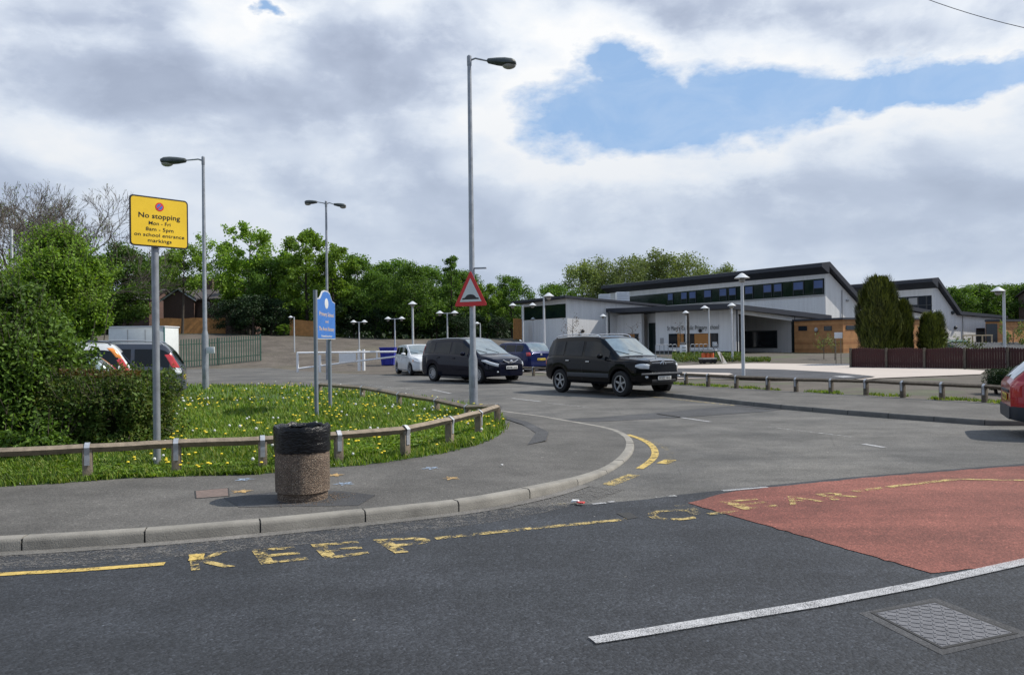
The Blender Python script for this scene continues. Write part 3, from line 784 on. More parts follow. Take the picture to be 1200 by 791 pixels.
# ---- school ground to the right of the low rail
sg = [off(FENCE_START, .0), off(FENCE_END, .0), V(-6.0, 46.5), V(-4, 60), V(-2, 80), V(-2, 135), V(110, 135), V(110, 44), V(60, 37.2), V(30, 24.2), V(19, 19.7)]
m, nt = newmat('school_soil'); c = coord(nt)
cc = ramp(nt, noise_node(nt, c, .9, 8, .7), [(.3, (.05, .042, .034)), (.55, (.085, .072, .058)), (.72, (.13, .11, .09))])
cc = mixc(nt, ramp(nt, noise_node(nt, c, .35, 6), [(.52, 0), (.62, .6)]), cc, (.06, .085, .03))
finish(nt, cc, .95, 0, bump(nt, noise_node(nt, c, 8, 5), .6, .05)); M['sch'] = m
struct(sheet('school_ground', sg, Hs, 'sch', spacing=3.0, drop=.25))
def pxs(name, pts, dz, mat, spacing=2.0):
    pl = [GH(x, y, lambda a, b: Hs(a, b)+dz) for x, y in pts]
    return struct(sheet(name, [V(p.x, p.y) for p in pl], lambda a, b: Hs(a, b)+dz, mat, spacing=spacing))
pxs('paving', [(600,429),(640,427.5),(791,428.5),(880,425.5),(1008,426.5),(1155,434),(1149,438.5),(1030,443),(1000,446),(791,443.5),(640,437),(600,434)], .03, 'beige')
pxs('car_park', [(600,432),(700,431),(791,431.5),(860,431.8),(918,433),(975,436),(1026,441),(995,444.6),(907,444.8),(791,441.5),(640,435.5),(600,433.5)], .055, 'carpark')
pxs('paving', [(700,435.2),(791,435.8),(855,437.2),(859,438.5),(850,439.8),(791,439.3),(700,436.8)], .075, 'beige')
pxs('road_marking', [(975,441),(990,440.2),(1003,441.6),(988,442.6)], .08, 'white')
# ================================================================== VEGETATION
def rdir(r):
    z = r.uniform(-1, 1); a = r.uniform(0, 6.283); s = math.sqrt(1-z*z); return V(s*math.cos(a), s*math.sin(a), z)
def add_leaf(mb, p, s, r, up=.35):
    n = (rdir(r)+V(0, 0, up)).normalized(); a = n.orthogonal().normalized(); a = Matrix.Rotation(r.uniform(0, 6.28), 3, n) @ a; b = n.cross(a)
    s2 = s*r.uniform(.6, 1.2); w = s2*.55
    mb.add([p-a*s2*.5, p+b*w*.5+n*s2*.08, p+a*s2*.5, p-b*w*.5+n*s2*.08], [(0, 1, 2, 3)])
def tree_parts(seed, h, rad, base, nleaf, lsize, trunk_r, shape='round', clump=.9, limbs=16, droop=0.0, sparse_top=0.0):
    r = random.Random(seed); wood = MB(); lf = MB()
    top = V(r.uniform(-.3, .3), r.uniform(-.3, .3), h*.93); mid = V(r.uniform(-.25, .25), r.uniform(-.25, .25), h*.5)
    tp = [V(0, 0, -.3), V(0, 0, h*.02), mid*.5, mid, mid.lerp(top, .5), top]
    wood.tube(tp, [trunk_r*1.35, trunk_r, trunk_r*.85, trunk_r*.65, trunk_r*.35, trunk_r*.08], 8)
    def tpoint(z):
        for a, b in zip(tp, tp[1:]):
            if a.z <= z <= b.z: return a.lerp(b, (z-a.z)/(b.z-a.z))
        return top
    tips = []
    for i in range(limbs):
        t = (i+r.random()*.7)/limbs; z = lerp(base, h*.92, t); p0 = tpoint(z)
        if shape == 'round': pr = math.sin(math.pi*min(1, (t*.80+.16)))**.75
        elif shape == 'cone': pr = (1-t)**.8*1.0+.12
        elif shape == 'egg': pr = math.sin(math.pi*(t*.72+.2))**.9
        else: pr = .55+.45*math.sin(math.pi*t)
        a = i*2.4+r.uniform(-.5, .5); ln = rad*pr*r.uniform(.7, 1.12)
        rise = ln*r.uniform(.25, .8)*(1-.3*t) if shape != 'cone' else ln*r.uniform(-.05, .2)
        end = p0+V(math.cos(a)*ln, math.sin(a)*ln, rise); m = p0.lerp(end, .5)+V(0, 0, ln*.06+rise*.1)
        lr = trunk_r*.42*(1-t*.6); wood.tube([p0, m, end], [lr, lr*.6, lr*.15], 5)
        for j in range(r.randint(4, 6)):
            q = r.uniform(.35, 1.0); s0 = p0.lerp(m, q*2) if q < .5 else m.lerp(end, q*2-1)
            dv = (rdir(r)+V(math.cos(a), math.sin(a), .3)*.8).normalized()*ln*r.uniform(.22, .45); e2 = s0+dv-V(0, 0, droop*ln*.3)
            wood.tube([s0, s0.lerp(e2, .5)+V(0, 0, .04*ln), e2], [lr*.35, lr*.22, lr*.06], 4, cap=False); tips.append((e2, t)); 
            if r.random() < .6: tips.append((s0.lerp(e2, .5), t))
        tips.append((end, t))
    wts = [(.3 if (t > .8 and sparse_top) else 1.0)*r.uniform(.5, 1.4) for _, t in tips]; tw = sum(wts)
    for (tp_, t), w in zip(tips, wts):
        k = int(nleaf*w/tw); cr = clump*r.uniform(.6, 1.25)*(.6 if (t > .8 and sparse_top) else 1)
        for _ in range(k):
            d = rdir(r)*cr*(r.random()**.45); d.z = d.z*.7 - droop*cr*r.random()*1.6
            add_leaf(lf, tp_+d, lsize, r)
    zs = sorted(v[2] for v in lf.v); k = h/zs[int(len(zs)*.997)]
    for mm in (wood, lf): mm.v = [(v[0], v[1], v[2]*k) for v in mm.v]
    return wood, lf
TREES = {}
def tree_proto(key, leafm, barkm='bark', **kw):
    TREES[key] = (kw, leafm, barkm); TREES[key+'_m'] = None
def place_tree(key, name, loc, label, group=None, rz=None, sc=1.0, scz=None, cat='tree'):
    kw, leafm, barkm = TREES[key]
    if TREES[key+'_m'] is None:
        wood, lf = tree_parts(**kw); root = empty(name, loc)
        a = wood.build('trunk', barkm, root, fixn=False, smooth=60); b = lf.build('crown', leafm, root, fixn=False, shade=False)
        TREES[key+'_m'] = (a, b)
    else:
        root = empty(name, loc)
        for o in TREES[key+'_m']: c = o.copy(); COL.objects.link(c); c.parent = root
    root.location = loc; root.rotation_euler = (0, 0, rnd.uniform(0, 6.28) if rz is None else rz); root.scale = (sc, sc, scz or sc)
    return tag(root, label, cat, group)
for i in range(4):
    tree_proto('wood%d' % i, 'leaf_wood', seed=20+i, h=11, rad=3.3, base=1.2, nleaf=12500, lsize=.34, trunk_r=.2, shape='egg', clump=1.25, limbs=24)
tree_proto('high0', 'leaf_bright', seed=55, h=11, rad=2.6, base=5.2, nleaf=6000, lsize=.30, trunk_r=.17, shape='egg', clump=.8, limbs=16)
tree_proto('bright0', 'leaf_bright', seed=41, h=11, rad=3.1, base=1.2, nleaf=12000, lsize=.32, trunk_r=.18, shape='egg', clump=.75, limbs=20)
tree_proto('bright1', 'leaf_bright', seed=42, h=11, rad=3.4, base=1.8, nleaf=10500, lsize=.32, trunk_r=.18, shape='round', clump=.75, limbs=18, sparse_top=1)
tree_proto('open0', 'leaf_bright', seed=51, h=11, rad=3.0, base=2.5, nleaf=2200, lsize=.30, trunk_r=.17, shape='round', clump=.7, limbs=18)
tree_proto('pine0', 'leaf_wood', seed=61, h=11, rad=2.4, base=1.2, nleaf=7000, lsize=.28, trunk_r=.17, shape='cone', clump=.55, limbs=26)
tree_proto('willow0', 'leaf_olive', seed=71, h=12, rad=3.4, base=1.5, nleaf=12000, lsize=.30, trunk_r=.22, shape='egg', clump=1.35, limbs=22, droop=.8)
tree_proto('willow1', 'leaf_olive', seed=72, h=12, rad=2.8, base=2.0, nleaf=8500, lsize=.30, trunk_r=.2, shape='egg', clump=1.2, limbs=20, droop=.6)
tree_proto('dark0', 'leaf_dark', seed=81, h=5, rad=2.6, base=.3, nleaf=6500, lsize=.28, trunk_r=.12, shape='egg', clump=.75, limbs=20)
tree_proto('dark1', 'leaf_dark', seed=82, h=5, rad=2.3, base=.3, nleaf=5500, lsize=.26, trunk_r=.12, shape='round', clump=.7, limbs=18)

def wood_at(key, px, top, Z, label, name='tree', natural=11.0, group='trees of the wood on the bank', wide=1.0, sink=0, cat='tree'):
    x, y = XY(px, Z); b = Hbase(x, y)-sink if x < 6 else Hs(x, y)-sink
    h = HT(px, top, Z)-b; s = h/natural
    return place_tree(key, name, (x, y, b), label, group, sc=s*wide, scz=s)
# front row (px, top px, depth, kind)
FR = [(124,300,82,'wood0','dull green tree behind the white container'),(150,285,83,'wood1','mid green tree rising right above the yellow no stopping sign post'),
      (190,300,104,'wood2','leafy tree partly behind the yellow sign, left of the brick house'),(214,288,80,'high0','slim bright tree with bare tip between the yellow sign and the left lamp'),
      (243,276,82,'open0','thin half bare tree standing right beside the left street lamp'),(275,300,102,'wood3','green tree just right of the left street lamp over the brick house'),
      (292,264,86,'bright1','tall light green tree with open feathery top between two street lamps'),(318,302,84,'wood0','rounded green tree between the tall feathery tree and the twin lamp'),
      (343,300,90,'wood1','shaded green tree close left of the twin headed lamp'),(361,272,83,'bright0','tall bright green tree directly left of the twin headed lamp'),
      (392,287,82,'bright1','bright green tree behind and right of the twin headed lamp'),(420,300,86,'wood2','broad dark green tree right of the twin headed lamp'),
      (440,318,82,'wood3','green tree above the white barrier, left of the bare topped one'),(461,305,88,'wood0','tree with a thin bare looking top above the white hatchback'),
      (484,309,80,'wood1','full green tree behind the single white car park lamp'),(506,313,86,'wood2','dark green tree left of the pointed conifer'),
      (530,301,82,'pine0','slender pointed conifer just left of the tall central lamp post'),(545,318,88,'wood3','green tree directly behind the red triangle sign'),
      (571,333,84,'bright0','lighter green tree just right of the red triangle sign'),(600,324,86,'wood0','rounded tree at the right end of the wood, left of the school wing')]
for px, top, Z, k, lab in FR: wood_at(k, px, top, Z, lab)
# second row closing the gaps low down
for i, (px, top, Z) in enumerate([(100,318,104),(172,318,106),(232,322,104),(262,330,110),(306,332,112),(334,328,104),(378,322,106),(408,325,104),(432,334,108),(472,330,104),(497,334,108),(520,338,104),(557,342,106),(585,346,104)]):
    wood_at('wood%d' % (i % 4), px, top, Z, 'dense tree of the back row closing the wood behind the front trees', group='back row trees of the wood')
# evergreen undergrowth at the edge of the bank
for i, (px, top, Z, lab) in enumerate([(128,366,84,'dark evergreen shrub behind the parked cars at the left'),(272,352,80,'dark evergreen shrub at the right end of the orange fence'),(297,346,79,'large dark evergreen shrub between the two street lamps'),
      (322,350,80,'dark evergreen shrub left of the small orange fence panel'),(352,378,88,'low dark shrub behind the blue board'),(392,352,82,'dark evergreen shrub right of the blue board'),(415,356,82,'dark shrub behind the leftmost twin car park lamp'),
      (440,360,81,'dark shrub behind the white barrier arm'),(463,362,82,'dark shrub behind the second twin car park lamp'),(488,362,83,'dark shrub behind the single car park lamp'),(512,364,82,'dark shrub left of the third twin car park lamp'),
      (535,366,81,'dark shrub behind the roof of the navy people carrier'),(560,368,83,'dark shrub right of the tall lamp post'),(583,372,82,'dark shrub at the right end of the bank')]):
    wood_at('dark%d' % (i % 2), px, top, Z, lab, name='evergreen_shrub', natural=5.0, group='evergreen shrubs along the bank', wide=1.15, cat='shrub')
wood_at('bright0', 333, 380, 78, 'small light green shrub at the foot of the bank top', name='shrub', natural=11, group=None, wide=2.2, cat='shrub')
# willows and poplars behind the school
for i, (px, top, Z, k, lab) in enumerate([(651,333,112,'wood2','small dark green tree above the school wing roof'),(682,306,122,'willow1','narrow olive tree at the left of the group behind the school'),(706,303,124,'willow0','wide olive green tree behind the roof vents'),
      (730,303,120,'willow0','olive tree left of the middle of the group behind the school'),(752,300,126,'willow1','olive green tree in the middle of the group behind the school'),(777,293,122,'willow1','tallest olive tree behind the long roof'),
      (803,298,124,'willow0','round topped olive tree at the right of the group behind the long roof'),(828,318,128,'willow1','small olive tree tip just above the long roof'),(850,311,130,'willow1','spiky olive tree tip over the middle of the long roof')]):
    wood_at(k, px, top, Z, lab, natural=12.0 if 'willow' in k else 11.0, group='trees behind the school')
# far right trees
for i, (px, top, Z) in enumerate([(1118,337,112),(1137,335,118),(1158,333,114),(1180,334,120),(1203,332,114),(1228,334,118),(1100,345,122)]):
    wood_at('wood%d' % (i % 4), px, top, Z, 'dark green tree behind the right end of the school roofs', group='trees beyond the right end of the school', wide=1.25)
# hidden horizon: continuous far woodland on both sides
def far_wood():
    r = random.Random(5); mb = MB()
    for x0, x1, y0, y1, zz, n in [(-160, -20, 112, 150, 9, 16000), (-20, 12, 112, 140, 6.5, 7000), (-70, 6, 90, 112, 3.6, 16000), (60, 190, 120, 170, 9, 12000)]:
        for _ in range(n):
            x = r.uniform(x0, x1); y = r.uniform(y0, y1); hh = zz*(.75+.5*noise.noise(V(x*.12, y*.12, 2))); z = (1.9 if x < 5 else 0)+r.random()**(.6 if zz > 4 else 1)*hh
            add_leaf(mb, V(x, y, z), r.uniform(.9, 1.8) if zz > 4 else r.uniform(.5, 1.1), r)
    tag(mb.build('far_woodland', 'leaf_dark', fixn=False, shade=False), 'far off woodland reading as one dark green mass behind the trees', 'woodland', kind='stuff')
far_wood()

# bare trees at the upper left
def bare_tree(seed, h, spread, loc, label, sc=1):
    r = random.Random(seed); root = empty('bare_tree', loc, 0, label, 'tree', 'bare trees at the left'); tr_ = MB(); tw = MB(); lf = MB()
    def grow(p, d, ln, rad, lev):
        n = 3; pts = [p]; dd = d.copy()
        for i in range(n):
            dd = (dd+rdir(r)*.16+V(0, 0, .06)).normalized(); pts.append(pts[-1]+dd*ln/n)
        rs = [lerp(rad, rad*.62, i/n) for i in range(n+1)]
        (tr_ if lev < 2 else tw).tube(pts, rs, 6 if lev < 2 else 3, cap=False)
        if lev >= 8:
            for _ in range(1):
                if r.random() < .22: add_leaf(lf, pts[-1], .13, r)
            return
        k = 3 if lev < 1 else r.choice([2, 3, 3])
        for i in range(k):
            q = pts[-1] if i < 2 else pts[r.randint(1, n-1)]
            nd = (dd+rdir(r)*spread*(1 if lev else .8)).normalized(); nd.z = max(nd.z, -.1)
            grow(q, nd.normalized(), ln*r.uniform(.66, .83), max(rad*.62, .012), lev+1)
    grow(V(0, 0, -.3), V(0, 0, 1), h*.27, .2, 0)
    k = h/max(v[2] for v in tw.v)
    for mm in (tr_, tw, lf): mm.v = [(v[0]*k**.5, v[1]*k**.5, v[2]*k) for v in mm.v]
    tr_.build('trunk', 'bark', root, fixn=False, smooth=60); tw.build('twigs', 'barkdark', root, fixn=False, shade=False); lf.build('crown', 'leaf_olive', root, fixn=False, shade=False)
for sd_, px, top, Z, lab in [(1, 22, 207, 62, 'large bare tree behind the white pole at the far left'), (2, 62, 222, 66, 'bare spreading tree between the far left tree and the sign'), (3, 104, 218, 60, 'bare tree with haze of buds left of the yellow sign'), (4, -25, 235, 64, 'bare tree half cut by the left edge of the picture')]:
    x, y = XY(px, Z); b = Hbase(x, y); bare_tree(sd_, (HT(px, top, Z)-b), .62, (x, y, b), lab)

# foreground hedges: leaf shell over a twiggy core
def hedge(name, blobs, z0, nleaf, ls, mat, label, seed, core='leaf_dark', extra=None, group=None, cat='hedge', lobes=0, sprigs=0, sprigl=1.0):
    r = random.Random(seed); x0, y0 = blobs[0][0], blobs[0][1]; root = empty(name, (x0, y0, z0), 0, label, cat, group)
    if lobes:
        nb = []
        for b in blobs:
            for _ in range(lobes):
                d = rdir(r); d.z = abs(d.z)*1.1-.3; d.y = -abs(d.y) if r.random() < .7 else d.y; d.normalize(); f = r.uniform(.22, .42)
                k = r.uniform(.82, 1.02); nb.append((b[0]+d.x*b[3]*k, b[1]+d.y*b[4]*k, b[2]+d.z*b[5]*k, b[3]*f, b[4]*f, b[5]*f*r.uniform(.8, 1.3), 0))
        blobs = blobs+nb
    lf = MB(); tw = MB(); cr = MB(); areas = [b[3]*b[5]+b[4]*b[5]+b[3]*b[4] for b in blobs]
    def inside(p, skip):
        for i, b in enumerate(blobs):
            if i == skip: continue
            q = ((p.x-b[0])/b[3])**4+((p.y-b[1])/b[4])**4+((p.z-b[2])/b[5])**4 if b[6] else ((p.x-b[0])/b[3])**2+((p.y-b[1])/b[4])**2+((p.z-b[2])/b[5])**2
            if q < .62: return True
        return False
    def surf(b, d, k=1.0):
        if b[6]:
            e = 4; s = (abs(d.x)**e+abs(d.y)**e+abs(d.z)**e)**(-1/e)
        else: s = 1
        return V(b[0]+d.x*b[3]*s*k, b[1]+d.y*b[4]*s*k, b[2]+d.z*b[5]*s*k)
    tot = sum(areas)
    for i, (b, a) in enumerate(zip(blobs, areas)):
        n = int(nleaf*a/tot)
        for _ in range(n):
            d = rdir(r)
            if d.y > .35 and r.random() < .7: d.y = -d.y
            p = surf(b, d); nn = noise.noise(p*1.1)*.30+noise.noise(p*3.1)*.16+noise.noise(p*7)*.05
            k = 1+nn*(1.2/max(1, max(b[3:6])))-abs(r.gauss(0, .07))/max(.5, min(b[3:6])); p = surf(b, d, k)
            if p.z < z0-.05 or inside(p, i): continue
            add_leaf(lf, p, ls, r, .5)
            if r.random() < .004: tw.tube([surf(b, d, k-.35), p+d*r.uniform(0, .14)], [.012, .004], 3, cap=False)
        m_ = []
        nu, nv = 20, 12
        for j in range(nv+1):
            t = math.pi*j/nv
            for u in range(nu):
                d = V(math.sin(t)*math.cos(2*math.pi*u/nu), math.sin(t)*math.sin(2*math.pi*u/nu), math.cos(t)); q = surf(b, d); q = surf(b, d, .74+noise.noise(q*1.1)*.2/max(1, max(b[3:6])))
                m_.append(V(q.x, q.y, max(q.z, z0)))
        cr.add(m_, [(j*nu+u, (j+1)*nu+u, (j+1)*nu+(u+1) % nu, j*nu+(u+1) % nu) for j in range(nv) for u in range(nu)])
    for _ in range(26):
        b = r.choice(blobs); bx, by = b[0]+r.uniform(-.7, .7)*b[3], b[1]-abs(r.uniform(.0, .6))*b[4]
        tw.tube([(bx, by, z0-.1), (bx+r.uniform(-.1, .1), by, z0+.5), (bx+r.uniform(-.4, .4), by+r.uniform(-.2, .2), b[2])], [.03, .022, .01], 5)
    for _ in range(sprigs):
        b = r.choice(blobs); d = rdir(r); d.z = abs(d.z)*.9+.05; d.y = -abs(d.y) if r.random() < .6 else d.y; d.normalize(); p = surf(b, d, .95)
        if p.z < z0+.3: continue
        g = (d*.6+V(0, 0, .75)+rdir(r)*.3).normalized(); ln = r.uniform(.12, .45)*sprigl; tw.tube([p, p+g*ln], [.006, .002], 3, cap=False)
        for q in range(9): add_leaf(lf, p+g*ln*(q+1)/9+rdir(r)*ls*.5, ls*.85, r)
    if extra: extra(lf, tw, r)
    w = lambda m, nme, mt: m.build(nme, mt, root, world=True, fixn=False, shade=False)
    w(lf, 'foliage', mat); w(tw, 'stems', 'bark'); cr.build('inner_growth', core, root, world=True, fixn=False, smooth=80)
    return root
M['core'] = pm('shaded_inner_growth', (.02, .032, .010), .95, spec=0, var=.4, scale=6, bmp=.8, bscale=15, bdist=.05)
Zh = 10.6
def bl(px, py, Z, rx, ry, rz, sq=0): p = P(px, py, Z); return (p.x, p.y, p.z, rx, ry, rz, sq)
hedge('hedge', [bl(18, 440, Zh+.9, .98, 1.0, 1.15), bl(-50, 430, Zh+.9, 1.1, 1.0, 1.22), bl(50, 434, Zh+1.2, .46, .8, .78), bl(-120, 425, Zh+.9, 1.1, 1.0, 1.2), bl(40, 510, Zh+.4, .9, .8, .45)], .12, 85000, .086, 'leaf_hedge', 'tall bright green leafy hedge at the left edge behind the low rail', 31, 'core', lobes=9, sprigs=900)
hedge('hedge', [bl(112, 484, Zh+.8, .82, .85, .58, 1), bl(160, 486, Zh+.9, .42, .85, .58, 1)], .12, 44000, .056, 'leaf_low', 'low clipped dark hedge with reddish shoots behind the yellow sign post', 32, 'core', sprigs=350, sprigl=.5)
# reddish shoots on top of the clipped hedge
def shoots():
    r = random.Random(9); mb = MB()
    for _ in range(650):
        px = r.uniform(70, 165); p = P(px, 440-(0 if px > 110 else 2), Zh+.8+r.uniform(-.6, .5)); h = r.uniform(0, .10)
        add_leaf(mb, p+V(0, 0, h-.03), .05, r)
    return mb
for o in [o for o in COL.objects if o.get('label', '').startswith('low clipped')]:
    shoots().build('new_shoots', 'leaf_red', o, world=True, fixn=False, shade=False)
hedge('broadleaf_shrub', [bl(66, 352, 24, 1.15, 1.4, 1.3), bl(92, 335, 24.5, .85, 1.1, .75), bl(66, 312, 25, .75, .9, .75), bl(36, 354, 24, .9, 1.1, .8), bl(80, 294, 25, .55, .6, .42), bl(96, 372, 24, .7, .9, .8), bl(45, 385, 24, 1.4, 1.3, 1.0)], .1, 62000, .12, 'leaf_bright', 'large bright lime green shrub rising behind the tall hedge at the left', 33, 'core', cat='shrub', lobes=11, sprigs=1000, sprigl=1.8)
# right side shrubs
def conifer(px, top, bot, Z, rx, label, seed, n, cat='conifer', lm='leaf_conifer', low=.12):
    t = P(px, top, Z); b = P(px, bot, Z); h = (t.z-b.z); rz = h/2; r = random.Random(seed); root = empty('conifer', (b.x, b.y, b.z), 0, label, cat)
    lf = MB(); st = MB()
    for _ in range(n):
        u = r.random()**.8; a = r.uniform(0, 6.283); prof = math.sin(math.pi*(low+u*(1-low)*.97))**.36; nz = noise.noise(V(math.cos(a)*1.6, math.sin(a)*1.6, u*4+seed))+.7*noise.noise(V(math.cos(a)*4, math.sin(a)*4, u*7+seed))
        rr = rx*prof*(1+.36*nz)*(1-abs(r.gauss(0, .10))); p = V(math.cos(a)*rr, math.sin(a)*rr, u*h*(1+.10*nz))
        out = V(math.cos(a), math.sin(a), 0); up = (out*.35+V(0, 0, 1)+rdir(r)*.35).normalized(); s = up.cross(out).normalized(); ln = r.uniform(.14, .34); w = ln*.28
        lf.add([p-s*w*.5, p+s*w*.5, p+up*ln], [(0, 1, 2)])
    st.tube([(0, 0, -.4), (0, 0, h*.6)], [.16, .06], 7)
    for k in range(7):
        a = k*.9; st.tube([(0, 0, .1), (math.cos(a)*rx*.35, math.sin(a)*rx*.35, h*.3), (math.cos(a)*rx*.55, math.sin(a)*rx*.55, h*.62)], [.07, .05, .02], 5)
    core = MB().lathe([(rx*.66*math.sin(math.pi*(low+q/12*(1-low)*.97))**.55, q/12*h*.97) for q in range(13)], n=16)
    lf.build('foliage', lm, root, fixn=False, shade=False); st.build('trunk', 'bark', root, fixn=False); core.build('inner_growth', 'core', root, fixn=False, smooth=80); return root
conifer(1031, 330, 418, 44, 1.2, 'tallest golden green conifer behind the dark red fence', 3, 16000, low=.2)
conifer(1059, 356, 420, 44.5, .52, 'narrow conifer tucked against the right of the tallest one', 4, 7000)
conifer(1093, 371, 421, 44, .70, 'small round golden green bush right of the two conifers', 5, 8000, cat='bush', low=.22)
# low evergreen hedge beside the red car
hedge('hedge', [bl(1182, 444, 20.5, .62, .5, .30, 1), bl(1225, 446, 19.8, .8, .5, .33, 1)], .1, 15000, .05, 'leaf_dark', 'low dark evergreen hedge behind the red hatchback', 35, 'core')
# small young plants and saplings by the school
def sapling(px, bot, top, Z, label, leafm, seed, n=60, w=.5, stake=False, name='sapling', leaf=.12):
    x, y = XY(px, Z); b = Hs(x, y); h = HT(px, top, Z)-b; r = random.Random(seed); root = empty(name, (x, y, b), 0, label, 'young tree'); st = MB(); lf = MB()
    st.tube([(0, 0, -.1), (.02, 0, h*.6), (0, .02, h*.97)], [.03, .02, .008], 5)
    for i in range(16):
        z = lerp(h*.35, h*.95, i/16); a = r.uniform(0, 6.28); ln = w*r.uniform(.4, 1); e = V(math.cos(a)*ln, math.sin(a)*ln, z+ln*.7); st.tube([(0, 0, z), e], [.012, .004], 3)
        for _ in range(n//16): add_leaf(lf, e*r.uniform(.8, 1.05)+rdir(r)*.12, leaf, r)
    st.build('trunk', 'bark', root, fixn=False); lf.build('crown', leafm, root, fixn=False, shade=False)
sapling(671, 415, 372, 66, 'young red leaved tree in front of the white side wall of the left wing', 'leaf_red', 1, 160, .9)
sapling(741, 412, 380, 64, 'young thin tree in front of the school entrance recess', 'leaf_red', 2, 60, .6)
sapling(965, 423, 396, 50, 'young pale green tree in front of the timber block', 'leaf_olive', 3, 160, .55)
sapling(978, 424, 394, 49, 'young sparse tree beside the small white notice', 'leaf_olive', 4, 110, .45)
sapling(797, 415, 375, 57, 'young dark red tree beside the staked sapling', 'leaf_red', 5, 60, .3)
sapling(1187, 425, 384, 47, 'young leafy tree at the right edge beyond the red fence', 'leaf_olive', 6, 500, .7, leaf=.16)
sapling(1120, 431, 398, 41, 'straggly young tree behind the red fence', 'leaf_olive', 7, 200, .7)
sapling(1143, 433, 404, 40, 'leaning shrub behind the red fence near the pale lamp', 'leaf_conifer', 8, 260, .6)
def border():
    r = random.Random(4); mb = MB()
    for _ in range(5200):
        px = r.uniform(788, 903); py = r.uniform(417.5, 424.5)
        if px > 870 and py < 421: continue
        p = GH(px, py, Hs); add_leaf(mb, p+V(0, 0, r.uniform(0, .28)*(1.2 if px < 870 else .6)), .16, r)
    tag(mb.build('planting_bed', 'leaf_low', fixn=False, shade=False), 'low green planting along the paving in front of the school wall', 'ground cover', kind='stuff')
border()
# rough grass tufts under the right-hand low rail
def tufts():
    r = random.Random(14); mb = MB()
    for _ in range(2600):
        t = r.uniform(-.2, 1.5); p = FENCE_A.lerp(FENCE_B, t); q = off(p, r.uniform(-.12, .5))
        if noise.noise(V(q.x*.8, q.y*.8, 0)) < .02: continue
        for k in range(2):
            a = r.uniform(0, 6.28); h = r.uniform(.03, .09); b = V(q.x+r.uniform(-.04, .04), q.y+r.uniform(-.04, .04), .1); s = V(math.cos(a), math.sin(a), 0)*.018
            mb.add([b-s, b+s, b+V(r.uniform(-.05, .05), r.uniform(-.05, .05), h)], [(0, 1, 2)])
    tag(mb.build('verge_tufts', 'grassblade', fixn=False, shade=False), 'tufts of grass along the foot of the low rail by the right hand footway', 'grass', kind='stuff')
tufts()

# unseen tree belt added behind the viewpoint, darkens reflections and ambient light
def unseen_reflection_trees():
    r = random.Random(21); mb = MB()
    for _ in range(9000):
        x = r.uniform(-45, 60); y = -13+x*.28-r.uniform(0, 6); hh = 8*(.7+.6*noise.noise(V(x*.12, 0, 7))); add_leaf(mb, V(x, y, .2+r.random()*hh), r.uniform(.6, 1.3), r)
    tag(mb.build('added_tree_belt', 'leaf_dark', fixn=False, shade=False), 'unseen belt of trees added behind the viewpoint to darken reflections', 'woodland', kind='stuff')
unseen_reflection_trees()
